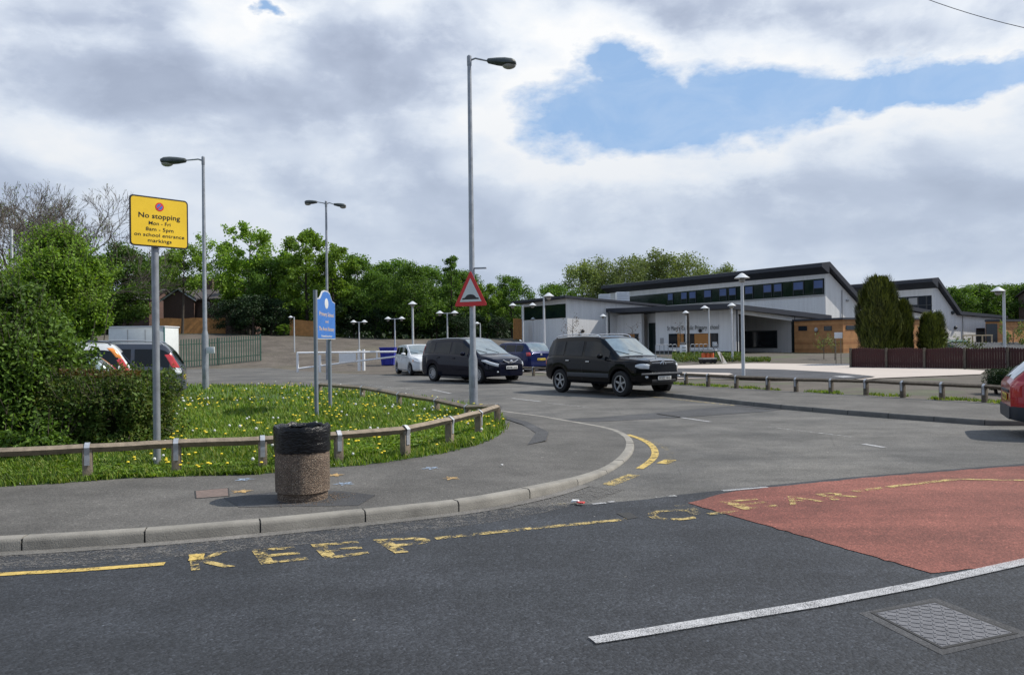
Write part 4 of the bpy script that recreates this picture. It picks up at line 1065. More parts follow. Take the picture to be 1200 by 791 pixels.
# ================================================================== STREET FURNITURE
def knee_rail(label, posts, hf, height=.40, rail=.085, strapw=.055, ends=(0, 0), pw=.10, tilt=.03, tm='timber'):
    """posts: ground points; one rail stretch between posts, diamond-set rail strapped on each post"""
    r = random.Random(int(posts[0][0]*10)); root = empty('timber_rail_fence', (posts[0][0], posts[0][1], hf(posts[0][0], posts[0][1])), 0, label, 'fence')
    tops = [V(p[0], p[1], hf(p[0], p[1])+(height(i) if callable(height) else height)+r.uniform(-.015, .015)) for i, p in enumerate(posts)]
    d0 = (tops[1]-tops[0]).normalized(); dl = (tops[-1]-tops[-2]).normalized()
    allp = ([tops[0]-d0*ends[0]] if ends[0] else [])+tops+([tops[-1]+dl*ends[1]] if ends[1] else [])
    i = 0; joints = list(range(0, len(allp), 2)); 
    if joints[-1] != len(allp)-1: joints.append(len(allp)-1)
    for a, b in zip(joints, joints[1:]):
        pts = allp[a:b+1]; mb = MB(); rings = []
        if a != 0: pts = [pts[0]+(pts[1]-pts[0]).normalized()*.004]+pts[1:]
        if b != len(allp)-1: pts = pts[:-1]+[pts[-1]-(pts[-1]-pts[-2]).normalized()*.004]
        sub = []
        for p, q in zip(pts, pts[1:]):
            for k in range(4): sub.append(p.lerp(q, k/4)+V(0, 0, r.uniform(-.004, .004)))
        sub.append(pts[-1])
        for k, p in enumerate(sub):
            d = (sub[min(k+1, len(sub)-1)]-sub[max(k-1, 0)]).normalized(); s = V(-d.y, d.x, 0).normalized(); h = rail*.78
            rings.append([p+V(0,0,h*.05)+s*h*.9, p+V(0,0,h*.62)+s*h*.12, p+V(0,0,h*.62)-s*h*.12, p+V(0,0,h*.05)-s*h*.9, p-V(0,0,h*.85)-s*h*.25, p-V(0,0,h*.85)+s*h*.25])
        mb.loft(rings); mb.build('rail', tm, root, world=True, smooth=25)
    for i, (p, t) in enumerate(zip(posts, tops)):
        d = (tops[min(i+1, len(tops)-1)]-tops[max(i-1, 0)]); ang = math.atan2(d.y, d.x); g = hf(p[0], p[1])
        ln = V(r.uniform(-tilt, tilt), r.uniform(-tilt, tilt), 0)*.5
        m = MB(); m.box((p[0], p[1], g-.15+(t.z-g+.11)/2), (pw, pw, t.z-g+.15-.07+.12-.05), ang)
        po = m.build('post', tm, root, world=True, bevel=.006)
        st = MB(); h = rail*.80; s = V(-math.sin(ang), math.cos(ang), 0); dd = V(math.cos(ang), math.sin(ang), 0); tk = .008
        prof = [(-pw/2-.004, -.20), (-pw/2-.004, -.075), (-h-tk*.3, .0), (-h*.16, h*.75), (h*.16, h*.75), (h+tk*.3, .0), (pw/2+.004, -.075), (pw/2+.004, -.20)]
        for (a, b), (c_, e) in zip(prof, prof[1:]):
            q0 = t+s*a+V(0, 0, b); q1 = t+s*c_+V(0, 0, e); nn = (q1-q0).normalized(); out = dd.cross(nn)
            if out.dot((q0+q1)/2-(t-V(0,0,.05))) < 0: out = -out
            st.extr([q0-dd*strapw/2, q1-dd*strapw/2, q1-dd*strapw/2+out*.005, q0-dd*strapw/2+out*.005], dd*strapw)
        so_ = st.build('strap', 'strap', root, world=True); 
    return root
lp = [G(x, y, .11) for x, y in [(103,560),(207,553.5),(308,549),(397,542),(475,535),(527,520.5),(561,509)]]
d = (lp[0]-lp[1]).normalized()
left_posts = [lp[0]+d*4.4, lp[0]+d*2.9, lp[0]+d*1.35]+lp+[G(583, 499, .11), G(548, 490.5, .11), G(512, 483.5, .11), G(468, 476, .11), G(425, 469.5, .11), G(375, 464, .11)]
knee_rail('weathered low timber rail running round the grass verge behind the litter bin', left_posts, lambda x, y: Hgrass(x, y)-.02, lambda i: .375 if i < 11 else .27, .085)
rp = [G(x, y, .1) for x, y in [(804,451),(830,453),(863,455),(900,457),(933,459),(974,460.7),(1015,463),(1058,466),(1104,468.5),(1154,471.5)]]
rp = [rp[0]+fd*(12.5*k/9) for k in range(9, 0, -1)]+rp+[FENCE_A-fd*1.1, FENCE_A-fd*2.6]
knee_rail('low dark timber rail beside the right hand footway in front of the school', rp, lambda x, y: .1, .36, .08, pw=.10, tm='timberdark')

# litter bin
def litter_bin():
    p = G(355, 584, .1); root = empty('litter_bin', (p.x, p.y, .1), 0, 'round aggregate concrete litter bin lined with a black bag beside the low rail', 'litter bin')
    R_ = .258; b = MB().lathe([(R_*.92, .0), (R_*.92, .075), (R_, .085), (R_*1.0, .095), (R_*1.01, .2), (R_*1.005, .5), (R_*.97, .51)], n=48)
    b.build('drum', 'conc_bin', root, smooth=40)
    MB().lathe([(0, -.0), (R_*.90, 0.003), (R_*.93, .02), (R_*.93, .078)], n=40).build('base', 'conc_bin', root)
    MB().lathe([(R_*.90, .50), (R_*.86, .66), (R_*.8, .3), (0, .25)], n=40).build('inner_liner', 'black', root)
    r = random.Random(2)
    def wob(i, a, rr, z):
        k = noise.noise(V(math.cos(a)*4, math.sin(a)*4, z*22+3)); k2 = noise.noise(V(math.cos(a)*9, math.sin(a)*9, z*12))
        return rr*(1+.022*k+.012*k2), z+.012*k2+(.012*k if i in (5, 6, 7, 8) else 0)+(.008*noise.noise(V(a*3, 0, 0)) if i == 0 else 0)
    MB().lathe([(R_*1.03, .468), (R_*1.045, .50), (R_*1.04, .55), (R_*1.05, .60), (R_*1.055, .65), (R_*1.05, .695), (R_*1.02, .715), (R_*.96, .712), (R_*.90, .69), (R_*.88, .62), (R_*.80, .5), (R_*.5, .42), (0, .40)], n=96, wob=wob).build('bin_bag', 'bag', root, smooth=70)
    # crumpled folds over the rim
    fl = MB()
    for k in range(26):
        a = r.uniform(0, 6.28); rr = R_*r.uniform(.80, .98); c = V(math.cos(a)*rr, math.sin(a)*rr, r.uniform(.68, .72)); t = V(-math.sin(a), math.cos(a), 0)*r.uniform(.03, .09); n = V(math.cos(a), math.sin(a), 0)*r.uniform(.01, .04)
        fl.add([c-t, c+n*.3+V(0,0,r.uniform(.006,.022)), c+t, c-n-V(0,0,.02)], [(0, 1, 2, 3)])
    fl.build('bag_folds', 'bag', root, fixn=False, smooth=70)
litter_bin()
def debris():
    mb = MB(); r = random.Random(8); p = G(355, 584, .1)
    for _ in range(160):
        a = r.uniform(-2.2, .9); d = .27+abs(r.gauss(0, .09)); x, y = p.x+math.cos(a)*d, p.y+math.sin(a)*d*.9; s = r.uniform(.005, .017)
        mb.box((x, y, .104), (s, s*r.uniform(.6, 1), .006), r.uniform(0, 3))
    tag(mb.build('gravel_debris', 'conc_bin'), 'loose grit scattered on the footway round the foot of the litter bin', 'grit', kind='stuff')
debris()
# small litter
def litter(px, py, s, mat, label, h=.004):
    p = G(px, py, h); mb = MB(); r = random.Random(int(px)); n = 6
    ring = [V(math.cos(i*1.05)*s*r.uniform(.6, 1.1), math.sin(i*1.05)*s*r.uniform(.5, .9), r.uniform(.0, s*.35)) for i in range(n)]
    mb.add([v for v in ring]+[v*.9+V(0, 0, s*.25) for v in ring], [(0,1,2,3,4,5), (11,10,9,8,7,6)]+[(i, (i+1) % n, n+(i+1) % n, n+i) for i in range(n)])
    o = mb.build('litter', mat, smooth=20); o.location = (p.x, p.y, h+.003); tag(o, label, 'litter')
litter(674, 589.5, .055, 'litter_w', 'crumpled white scrap lying on the road just off the corner kerb', .012)
litter(681, 591, .05, 'litter_r', 'red scrap lying beside the white one off the corner kerb', .012)
litter(399, 544, .035, 'litter_w', 'small white scrap at the foot of the rail just right of the litter bin', .106)
litter(390, 545, .028, 'litter_w', 'tiny white scrap closest to the litter bin on its right', .106)
litter(588, 545, .022, 'litter_w', 'tiny white speck in the middle of the corner footway', .106)
litter(22, 567, .02, 'litter_w', 'tiny white scrap in the verge edge at the far left', .11)

# access covers
def cover(name, pts, z, mat, label, rib=None):
    c = [G(x, y, z) for x, y in pts]; o = sum(c, V(0, 0, 0))/4; root = empty(name, (o.x, o.y, z), 0, label, 'access cover')
    fr = MB(); ins = [p.lerp(o, .06) for p in c]; ou = c
    for i in range(4):
        a, b, c2, d2 = ou[i], ou[(i+1) % 4], ins[(i+1) % 4], ins[i]; u = V(0, 0, .004)
        fr.extr([a-u, b-u, c2-u, d2-u], (0, 0, .006))
    fr.build('frame', 'joint', root, world=True)
    lid = MB(); q = [p.lerp(o, .07) for p in c]; lid.extr([p-V(0, 0, .006) for p in q], (0, 0, .008))
    if rib:
        e1 = (q[1]-q[0]); e2 = (q[3]-q[0])
        for i in range(rib):
            for j in range(rib):
                u, v = (i+.5)/rib, (j+.5)/rib; cc = q[0]+e1*u+(q[3]+(q[2]-q[3])*u-q[0]-e1*u)*v; a = math.atan2(e1.y, e1.x)+(.78 if (i+j) % 2 else -.78)
                lid.box((cc.x, cc.y, z+.003), (.042, .010, .004), a)
    lid.build('lid', mat, root, world=True); return root
M['castiron'] = pm('worn_cast_iron', (.125, .125, .135), .55, .1, var=.3, scale=12, bmp=.4, bscale=80)
cover('access_cover', [(1020,717.5),(1095,704.5),(1193,742),(1104,760)], .007, 'castiron', 'large worn iron access cover with raised tread pattern in the road at lower right', 11)
M['coverb'] = pm('brown_block_cover', (.15, .11, .095), .85, var=.3, scale=15)
cover('access_cover', [(228,575),(268,571.5),(269,581),(229,584)], .103, 'coverb', 'brownish rectangular cover set in the footway left of the litter bin')

# ---- lamps
def shaft(root, h, r0, r1, base_h=1.25, base_r=None, mat='galv', lean=(0, 0)):
    br = base_r or r0*1.4; T = V(lean[0], lean[1], h)
    mb = MB(); q = lambda z: V(lean[0]*z/h, lean[1]*z/h, z)
    if base_h: mb.tube([q(-.3), q(base_h-.06), q(base_h+.08), q(h)], [br, br, r0, r1], 16)
    else: mb.tube([q(-.3), q(h)], [r0, r1], 14)
    return mb.build('column', mat, root, smooth=30)
def lamp_head(root, c, dirx, L_=.72, tilt=.08, mat='headdark', s=1.0):
    """cobra style lantern; c=where the arm meets it, dirx=unit horizontal direction outwards"""
    dx = Vector(dirx).normalized(); sy = V(-dx.y, dx.x, 0); up = V(0, 0, 1); mb = MB(); rings = []
    for t, w, zt, zb in [(0, .035, .03, -.03), (.04, .055, .05, -.05), (.35, .09, .075, -.075), (.62, .125, .085, -.08), (.85, .135, .075, -.07), (.96, .11, .05, -.055), (1, .06, .015, -.04)]:
        o = Vector(c)+dx*(t*L_)+up*(-t*L_*tilt); w *= s; zt *= s; zb *= s
        rings.append([o+sy*w+up*zb*.5, o+sy*w*.95+up*zt*.4, o+sy*w*.5+up*zt, o-sy*w*.5+up*zt, o-sy*w*.95+up*zt*.4, o-sy*w+up*zb*.5, o-sy*w*.6+up*zb, o+sy*w*.6+up*zb])
    mb.loft(rings); hd = mb.build('lantern', mat, root, smooth=50)
    a = math.atan2(dx.y, dx.x); MB().ellipsoid(Vector(c)+dx*(L_*.76)+up*(-L_*tilt*.8-.065*s), (.155*s, .10*s, .085*s), Matrix.Rotation(a, 3, 'Z')).build('bowl', 'bowl', hd, smooth=80)
    return hd
def street_lamp(px, py, h, top_px, top_py, label, arms, r0=.075, r1=.05, base_h=1.25, base_r=.105, Hz=.1, Z=None, mat='galv'):
    p = G(px, py, Hz) if Z is None else V(*XY(px, Z), Hz)
    root = empty('street_lamp', (p.x, p.y, Hz), 0, label, 'street lamp'); top = HT(top_px, top_py, p.y)-Hz
    shaft(root, top, r0, r1, base_h, base_r, mat)
    MB().box((base_r*.3 if 0 else 0, -base_r+.012, .55), (.09, .02, .42)).build('inspection_door', mat, root, bevel=.004)
    for (dx, dy, al, rise, HL, s) in arms:
        d = V(dx, dy, 0).normalized(); a0 = V(0, 0, top-.12); a1 = V(0, 0, top-.07)+d*.16; a2 = V(0, 0, top-.12+rise)+d*al
        MB().tube([a0, a1, a2], [.028, .024, .022], 8).build('arm', mat, root)
        lamp_head(root, a2, d, HL, .12 if rise <= 0.01 else -.02, s=s)
    MB().lathe([(r1*1.15, top-.25), (r1*1.2, top-.24), (r1*1.2, top-.01), (r1*.6, top+.02), (0, top+.02)], n=12).build('cap', mat, root)
    return root, p, top
lc, lcp, lct = street_lamp(555, 470, 0, 549, 66, 'tallest grey street lamp beside the end of the grass verge, carrying the red triangle sign', [(1, -.12, .46, -.03, .74, 1.15)], .078, .05, 1.12, .11, Hz=.11)
MB().box((.19, -.02, HT(560, 314.5, lcp.y)-.11), (.36, .10, .035), R(-8)).build('side_bracket', 'galv', lc, bevel=.004)
sl_, slp, slt = street_lamp(241, 457, 0, 237, 184, 'grey street lamp with one dark lantern pointing left, standing on the back of the grass', [(-1, .1, .55, .03, .80, 1.25)], .065, .042, 1.75, .10, Hz=.25)
MB().box((.20, -.10, 1.22), (.24, .05, .20)).build('notice_plate', 'signwhite', sl_, bevel=.004)
street_lamp(384, 443, 0, 382, 236, 'twin headed grey street lamp rising behind the blue board', [(-1, .15, .42, .10, .58, 1.0), (1, .1, .34, -.02, .55, .95)], .065, .045, 1.3, .095, Hz=0, Z=36)
# plain white pole far left
p = V(*XY(15, 34), 0); rt = empty('pole', (p.x, p.y, 0), 0, 'plain white pole rising from the bushes at the far left', 'pole'); hp = HT(15, 270, 34)
MB().tube([(0, 0, -.2), (0, 0, hp)], [.07, .05], 12).build('shaft', 'lampwhite', rt); MB().lathe([(.055, hp), (.055, hp+.03), (0, hp+.05)], n=12).build('cap', 'lampwhite', rt)

# small pale conical car park lamps
def cone_head(root, c, s=1.0):
    hd = MB().lathe([(0, .17*s), (.05*s, .155*s), (.23*s, .02*s), (.265*s, 0), (.25*s, -.015*s), (.06*s, .0)], c, 20).build('lantern_hood', 'lampwhite', root, smooth=30)
    MB().lathe([(.055*s, .0), (.10*s, -.05*s), (.11*s, -.12*s), (.05*s, -.17*s), (0, -.175*s)], c, 14).build('bowl', 'bowl', hd)
def park_lamp(px, top, Z, label, kind='single', hb=None, w=.0, s=1.0, rr=.045, side=1, mat='lampwhite'):
    x, y = XY(px, Z); b = (Hs(x, y) if x > 2.0 or kind == 'zone' else Hbase(x, y)) if hb is None else hb; top_h = HT(px, top, Z)-b
    root = empty('car_park_lamp', (x, y, b), 0, label, 'lamp', 'pale lamps around the school car park')
    hh = top_h-.17*s
    if kind == 'twin':
        MB().tube([(0, 0, -.2), (0, 0, hh)], [rr*1.2, rr], 10).build('column', mat, root)
        MB().box((0, 0, hh), (w*2, .05, .05)).build('crossarm', mat, root); cone_head(root, V(-w, 0, hh), s); cone_head(root, V(w, 0, hh), s)
    elif kind == 'side':
        MB().tube([(0, 0, -.2), (0, 0, hh+.02)], [rr*1.2, rr], 10).build('column', mat, root)
        MB().box((-.12*side, 0, hh+.02), (.26, .05, .05)).build('bracket', mat, root); cone_head(root, V(-.28*side, 0, hh), s)
    else:
        MB().tube([(0, 0, -.2), (0, 0, hh+.02)], [rr*1.2, rr], 10).build('column', mat, root); cone_head(root, V(0, 0, hh), s)
    return root
park_lamp(421, 375, 62, 'leftmost twin headed pale lamp behind the white barrier', 'twin', w=.42)
park_lamp(463, 371, 58, 'twin headed pale lamp between the blue skip and the single lamp', 'twin', w=.50)
park_lamp(524.5, 364, 56, 'twin headed pale lamp directly above the navy people carrier', 'twin', w=.52, s=1.1)
park_lamp(484, 353, 47, 'single pale lamp standing behind the white hatchback', 'single', s=1.05, rr=.055)
park_lamp(563, 377, 70, 'small pale lamp just right of the tall grey street lamp', 'side', s=1.0)
park_lamp(613, 355, 60, 'twin headed pale lamp at the left corner of the school wing', 'twin', hb=.4, w=.75, s=1.15, rr=.06)
park_lamp(625, 372, 76, 'very small pale lamp against the grey wall under the dark wing window', 'single', hb=.46, s=.9)
park_lamp(638, 343, 46, 'pale lamp with tilted head in front of the dark wing window', 'side', hb=.2, s=1.25, rr=.055, side=-1)
park_lamp(711, 368, 66, 'pale lamp under the left end of the low entrance roof', 'side', s=1.1, rr=.05)
park_lamp(804, 364, 58, 'pale lamp beside the dark tree stake', 'single', s=1.0)
park_lamp(831, 358, 55, 'pale lamp in front of the timber window boards, left of centre', 'side', s=1.1, rr=.05)
park_lamp(858, 355, 49, 'pale lamp at the right corner of the lettered wall', 'single', s=1.05, rr=.055)
park_lamp(870.5, 320, 31.4, 'nearest and tallest pale conical lamp, on the soil behind the low rail', 'single', hb=.1, s=1.15, rr=.06)
park_lamp(1177, 336, 40, 'pale conical lamp beyond the dark red fence at the right', 'side', s=1.3, rr=.065)
park_lamp(345, 370, 66, 'short pale square lamp left of the blue board before the orange fence', 'side', s=.8)

# ---- signs
def stopping_sign():
    p = G(184.2, 543, .12); root = empty('no_stopping_sign', (p.x, p.y, .12), 0, 'square yellow no stopping sign with black border on a grey post behind the low rail', 'sign')
    zt = HT(182, 236, p.y)-.12; MB().tube([(0, 0, -.3), (0, 0, zt)], [.044, .044], 16).build('post', 'galv', root)
    MB().lathe([(.046, zt), (.046, zt+.01), (0, zt+.02)], n=14).build('cap', 'black', root)
    TL, TR_, BR, BL = P(149.6, 229, p.y-.28), P(218.3, 235.5, p.y+.28), P(218.3, 292.5, p.y+.28), P(149.6, 288.5, p.y-.28)
    rt = V(TR_.x-TL.x, TR_.y-TL.y, 0); W = rt.length; rt.normalize(); nr = V(rt.y, -rt.x, 0)
    zc = (TL.z+TR_.z+BL.z+BR.z)/4; H = ((TL.z-BL.z)+(TR_.z-BR.z))/2; c = V((TL.x+TR_.x)/2, (TL.y+TR_.y)/2, zc)
    c = V(p.x, p.y, zc)+nr*.075+rt*((c-V(p.x, p.y, zc)).dot(rt)); up = V(0, 0, 1)
    def rr(w, h, rad, k=5):
        out = []
        for sx, sy, a0 in ((1, 1, 0), (-1, 1, 90), (-1, -1, 180), (1, -1, 270)):
            for i in range(k+1): a = R(a0+90*i/k); out.append((sx*(w/2-rad)+math.cos(a)*rad, sy*(h/2-rad)+math.sin(a)*rad))
        return out
    ks = W/.89
    def plate(w, h, rad, z0, z1): return [c+rt*x+up*y+nr*z0 for x, y in rr(w, h, rad)], nr*(z1-z0)
    a, v = plate(W, H, .05, -.006, 0); pn = MB().extr(a, v).build('sign_panel', 'blackpaint', root, world=True)
    a, v = plate(W-.038, H-.038, .035, .001, .004); MB().extr(a, v).build('yellow_face', 'signyellow', root, world=True)
    t = MB()
    for txt, y, hh, ww in (('No stopping', .055, .074, .63), ('Mon - Fri', -.045, .054, .33), ('8am - 5pm', -.135, .054, .42), ('on school entrance', -.222, .052, .76), ('markings', -.305, .052, .36)):
        put_text(t, txt, c+up*(y*H/.755), rt, up, nr, hh*ks, ww*ks, .004 if hh < .07 else .010, push=.0065)
    t.build('lettering', 'blackpaint', root, world=True, fixn=False, shade=False)
    rd = MB(); 
    rim = []; inn = []
    cc = c+up*.235*H/.755+nr*.007
    for i in range(28): a = 2*math.pi*i/28; rim.append(cc+rt*math.cos(a)*.054+up*math.sin(a)*.054); inn.append(cc+rt*math.cos(a)*.037+up*math.sin(a)*.037)
    rd.add(rim+inn, [(i, (i+1) % 28, 28+(i+1) % 28, 28+i) for i in range(28)])
    for s in (1, -1):
        d = (rt+up*s).normalized(); e = d.cross(nr).normalized()*.007; rd.add([cc-d*.039-e+nr*.0015*s, cc+d*.039-e+nr*.0015*s, cc+d*.039+e+nr*.0015*s, cc-d*.039+e+nr*.0015*s], [(0, 1, 2, 3)])
    rd.build('roundel_ring', 'signred', root, world=True, fixn=False)
    MB().add(inn+[cc], [(i, (i+1) % 28, 28) for i in range(28)]).build('roundel_disc', 'signblue', root, world=True, fixn=False)
    for dz in (-.22, .22):
        b = MB(); b.box(V(p.x, p.y, zc+dz)+nr*.035, (.30, .03, .035), math.atan2(rt.y, rt.x)); b.build('clip', 'galv', root, world=True)
stopping_sign()

def blue_board():
    A, B = G(371, 487, .27), G(387, 479.5, .27); root = empty('school_board', (A.x, A.y, .27), 0, 'blue school board with pointed top on two grey posts in the grass', 'sign')
    for (q, ptx, pty) in ((A, 367, 340), (B, 384, 352)):
        z = HT(ptx, pty, q.y); MB().tube([(q.x, q.y, .0), (q.x, q.y, z)], .038, 12).build('post', 'greypost', root, world=True)
    rt = V(B.x-A.x, B.y-A.y, 0); sp = rt.length; rt.normalize(); nr = V(rt.y, -rt.x, 0)
    if nr.dot(V(0, -1, 0)) < 0: pass
    # panel sized from its picture corners
    ya, yb = A.y+.02, A.y+sp+.35
    z_bl, z_tl = HT(370, 397.5, ya), HT(370, 350, ya); W = (P(391, 380, yb)-P(369.5, 380, ya)); rt = V(W.x, W.y, 0); W = rt.length; rt.normalize(); nr = V(rt.y, -rt.x, 0); up = V(0, 0, 1)
    o = P(369.5, 380, ya); o.z = z_bl; o = o+nr*.02; H = z_tl-z_bl
    prof = [(0, 0), (W, 0), (W, H), (W*.84, H+.03), (W*.76, H+.10), (W*.70, H+.17), (W*.58, H+.205), (W*.42, H+.205), (W*.30, H+.17), (W*.24, H+.10), (W*.16, H+.03), (0, H)]
    MB().extr([o+rt*x+up*z-nr*.012 for x, z in prof], nr*.024).build('board_edge', 'lampwhite', root, world=True)
    k = .022; cx = W/2; cz = H*.55
    MB().extr([o+rt*(cx+(x-cx)*(1-k*2/W))+up*(cz+(z-cz)*(1-k*1.6/H))+nr*.0125 for x, z in prof], nr*.003).build('board_face', 'signblue', root, world=True)
    t = MB(); b = nr*.016
    for txt, z, hh, ww in (('Primary School', .60, .085, .78), ('and', .43, .06, .16), ('The Avon Nursery', .22, .085, .84)):
        put_text(t, txt, o+rt*W/2+up*H*z+b, rt, up, nr, hh*H/.83, ww*W, .010, push=.002)
    t.build('lettering', 'goldletter', root, world=True, fixn=False, shade=False)
    t = MB(); put_text(t, 'Headteacher', o+rt*W/2+up*H*.06+b, rt, up, nr, .045*H/.83, .6*W, .012, push=.002); t.build('small_lettering', 'signwhite', root, world=True, fixn=False, shade=False)
    ar = Matrix((rt, nr, up)).transposed(); MB().ellipsoid(o+rt*W/2+up*(H*.93)+b, (.10*W, .004, .105), ar).build('crest', 'signwhite', root, world=True)
blue_board()

def hump_sign():
    Y = lcp.y-.16; root = empty('warning_sign', (lcp.x, lcp.y, HT(553, 358, Y)), 0, 'red and white triangular road hump warning sign fixed to the tallest street lamp', 'sign')
    a = R(-30); rt = V(math.cos(a), math.sin(a), 0); rt = V(math.cos(R(27)), -math.sin(R(27)), 0); up = V(0, 0, 1); nr = V(rt.y, -rt.x, 0)
    c = P(554.3, 358.6, Y); H = HT(554, 316.5, Y)-c.z; Wd = .88/.94/math.cos(R(27))*.92
    c = V(lcp.x+.02, lcp.y, c.z)+nr*.12
    def tri(k, z, dz, rad=.07):
        pts = []; cen = V(0, H*.36)
        cs = [V(-Wd/2, 0), V(Wd/2, 0), V(0, H)]
        cs = [cen+(p-cen)*k for p in cs]
        for i, p in enumerate(cs):
            pr = (cs[i-1]-p).normalized(); nx = (cs[(i+1) % 3]-p).normalized(); a0 = p+pr*rad*k; a1 = p+nx*rad*k
            for t in (0, .25, .5, .75, 1): q = a0*(1-t)**2+p*2*t*(1-t)*1.0+a1*t*t; pts.append(q)
        return [c+rt*p.x+up*p.y+nr*z for p in pts], nr*dz
    q, v = tri(1, 0, .006); MB().extr(q, v).build('red_triangle', 'signred', root, world=True)
    q, v = tri(.66, .008, .003, .02); MB().extr(q, v).build('white_triangle', 'signwhite', root, world=True)
    hp = [(-.24, 0), (.24, 0), (.24, .035), (.17, .045)]+[(.15*math.cos(t), .045+.085*math.sin(t)) for t in [i*math.pi/10 for i in range(1, 10)]]+[(-.17, .045), (-.24, .035)]
    z0 = H*.185; MB().extr([c+rt*x+up*(z0+z)+nr*.0125 for x, z in hp], nr*.002).build('hump_symbol', 'blackpaint', root, world=True)
    for dz in (.25, .5): MB().box(c+up*dz-nr*.06, (.10, .12, .04), math.atan2(rt.y, rt.x)).build('clip', 'galv', root, world=True)
hump_sign()

def wire():
    a, b = P(1080, -3, 24), P(1230, 39, 22); d = (b-a); pts = []
    for i in range(25): t = -1.2+i/24*3.2; p = a+d*t; p.z += .35*(t-.5)**2-.09; pts.append(p)
    tag(MB().tube(pts, .010, 5).build('overhead_wire', 'black', fixn=False), 'thin dark overhead wire crossing the upper right corner of the sky', 'wire')
wire()
# ================================================================== VEHICLES
def interp(pts, x):
    if x <= pts[0][0]: return pts[0][1]
    for (a, b), (c, d) in zip(pts, pts[1:]):
        if x <= c: return b+(d-b)*(x-a)/max(c-a, 1e-9)
    return pts[-1][1]
def sm(pts, x, w=.05):
    return (interp(pts, x-w)+2*interp(pts, x)+interp(pts, x+w)+interp(pts, x-w*.5)+interp(pts, x+w*.5))/6
def car(name, label, s, loc, heading, group=None, sc=1.0, cat='car'):
    """s: L, W, top, belt, plan, sill, wheels, wr, roofw, paint ... ; local +x is forwards, z up"""
    root = empty(name, loc, heading, label, cat, group, sc)
    Lh, Wh = s['L']/2, s['W']/2; top, belt, sill = s['top'], s['belt'], s['sill']; wr = s['wr']; arch = wr*1.14
    plan = s.get('plan', [(-Lh, .74), (-Lh+.06, .86), (-Lh+.22, .95), (-Lh+.6, .995), (-Lh+1.0, 1), (Lh-1.1, 1), (Lh-.6, .965), (Lh-.28, .88), (Lh-.1, .74), (Lh, .58)])
    xs = []
    x = -Lh
    while x < Lh-1e-6: xs.append(x); x += .045
    xs.append(Lh); xs += [Lh-.015, -Lh+.015]; 
    for a, b in s.get('dense', []):
        x = a
        while x < b: xs.append(x); x += .015
    xs = sorted(set(round(x, 4) for x in xs))
    hmax = max(z for _, z in top); gh = hmax-interp(belt, 0)
    def W(x): return Wh*sm(plan, x, .04)
    def T(x): return sm(top, x, s.get('smooth', .05))
    def B(x): return min(sm(belt, x, .08), T(x)-.035)
    def Z0(x):
        z = interp(s.get('under', [(-Lh, sill+.09), (-Lh+.5, sill), (Lh-.5, sill), (Lh, sill+.06)]), x)
        for xw in s['wheels']:
            d = abs(x-xw)
            if d < arch: z = max(z, wr*.98+math.sqrt(max(arch*arch-d*d, 0)))
        return min(z, B(x)-.03)
    def roofhalf(x):
        k = max(0, min(1, (T(x)-B(x))/gh)); return W(x)*lerp(.90, s['roofw'], k**.8)
    def sect(x):
        w, t, b, z = W(x), T(x), B(x), Z0(x); rh = roofhalf(x); k = max(0, min(1, (t-b)/gh)); out = []
        bz = lambda f: lerp(z, b, f)
        out += [(w*.93, z), (w*.985, bz(.10)), (w*1.0, bz(.38)), (w*.995, bz(.62)), (w*.985, bz(.74)), (w*.975, bz(.92)), (w*.955, b)]
        ww = w*.94; rt_ = t-.05*k-.012
        for f in (.06, .5, .90): out.append((lerp(ww, rh, f), lerp(b, rt_, f)))
        out += [(rh*.96, t-.022*k-.003), (rh*.86, t-.004*k), (rh*.5, t+.012), (0, t+.02)]
        return out
    S = {x: sect(x) for x in xs}; n = len(S[xs[0]]); body = MB(); bump_ = MB(); useb = 'bumper' in s
    bz = s.get('bumper', 0); wf, wb = max(s['wheels']), min(s['wheels'])
    for x0, x1 in zip(xs, xs[1:]):
        for sd_ in (1, -1):
            for j in range(n-1):
                a, b = S[x0][j], S[x0][j+1]; c, d = S[x1][j+1], S[x1][j]
                q = [(x0, sd_*a[0], a[1]), (x0, sd_*b[0], b[1]), (x1, sd_*c[0], c[1]), (x1, sd_*d[0], d[1])]
                tgt = bump_ if useb and (a[1]+b[1])/2 < bz and (x0 > wf+arch*.9 or x1 < wb-arch*.9) else body
                tgt.add(q, [(0, 1, 2, 3) if sd_ < 0 else (3, 2, 1, 0)])
    for x, o in ((-Lh, 1), (Lh, -1)):
        ring = [(x, a[0], a[1]) for a in S[x]]; ring2 = [(x, -a[0], a[1]) for a in reversed(S[x][:-1])]
        f = ring+ring2; (body).add(f, [tuple(range(len(f)))[::o]])
        if useb:
            lo = [(x+(-.02 if o == 1 else .02), sg*a, z) for sg in (1,) for a, z in S[x] if z < bz]; m_ = [(p[0], -p[1], p[2]) for p in reversed(lo)]
            if len(lo) > 1: bump_.extr(lo+m_, (.02*o, 0, 0))
    bumps = []
    if useb:
        for sg in (1, -1):
            b2 = MB(); b2.v = bump_.v
            for f in bump_.f:
                if sum(bump_.v[i][0] for i in f)*sg > 0: b2.f.append(f); b2.m.append(0)
            idx = sorted({i for f in b2.f for i in f}); mp_ = {i: k for k, i in enumerate(idx)}; b3 = MB(); b3.add([b2.v[i] for i in idx], [tuple(mp_[i] for i in f) for f in b2.f]); bumps.append(b3)
    bo = body.build('body', s['paint'], root, smooth=28)
    for b3 in bumps: b3.build('bumper', s.get('bumpermat', 'bumperdark'), root, smooth=30)
    MB().box((0, 0, sill+.20), (s['L']-.5, s['W']*.70, .34)).build('underbody', 'black', root)
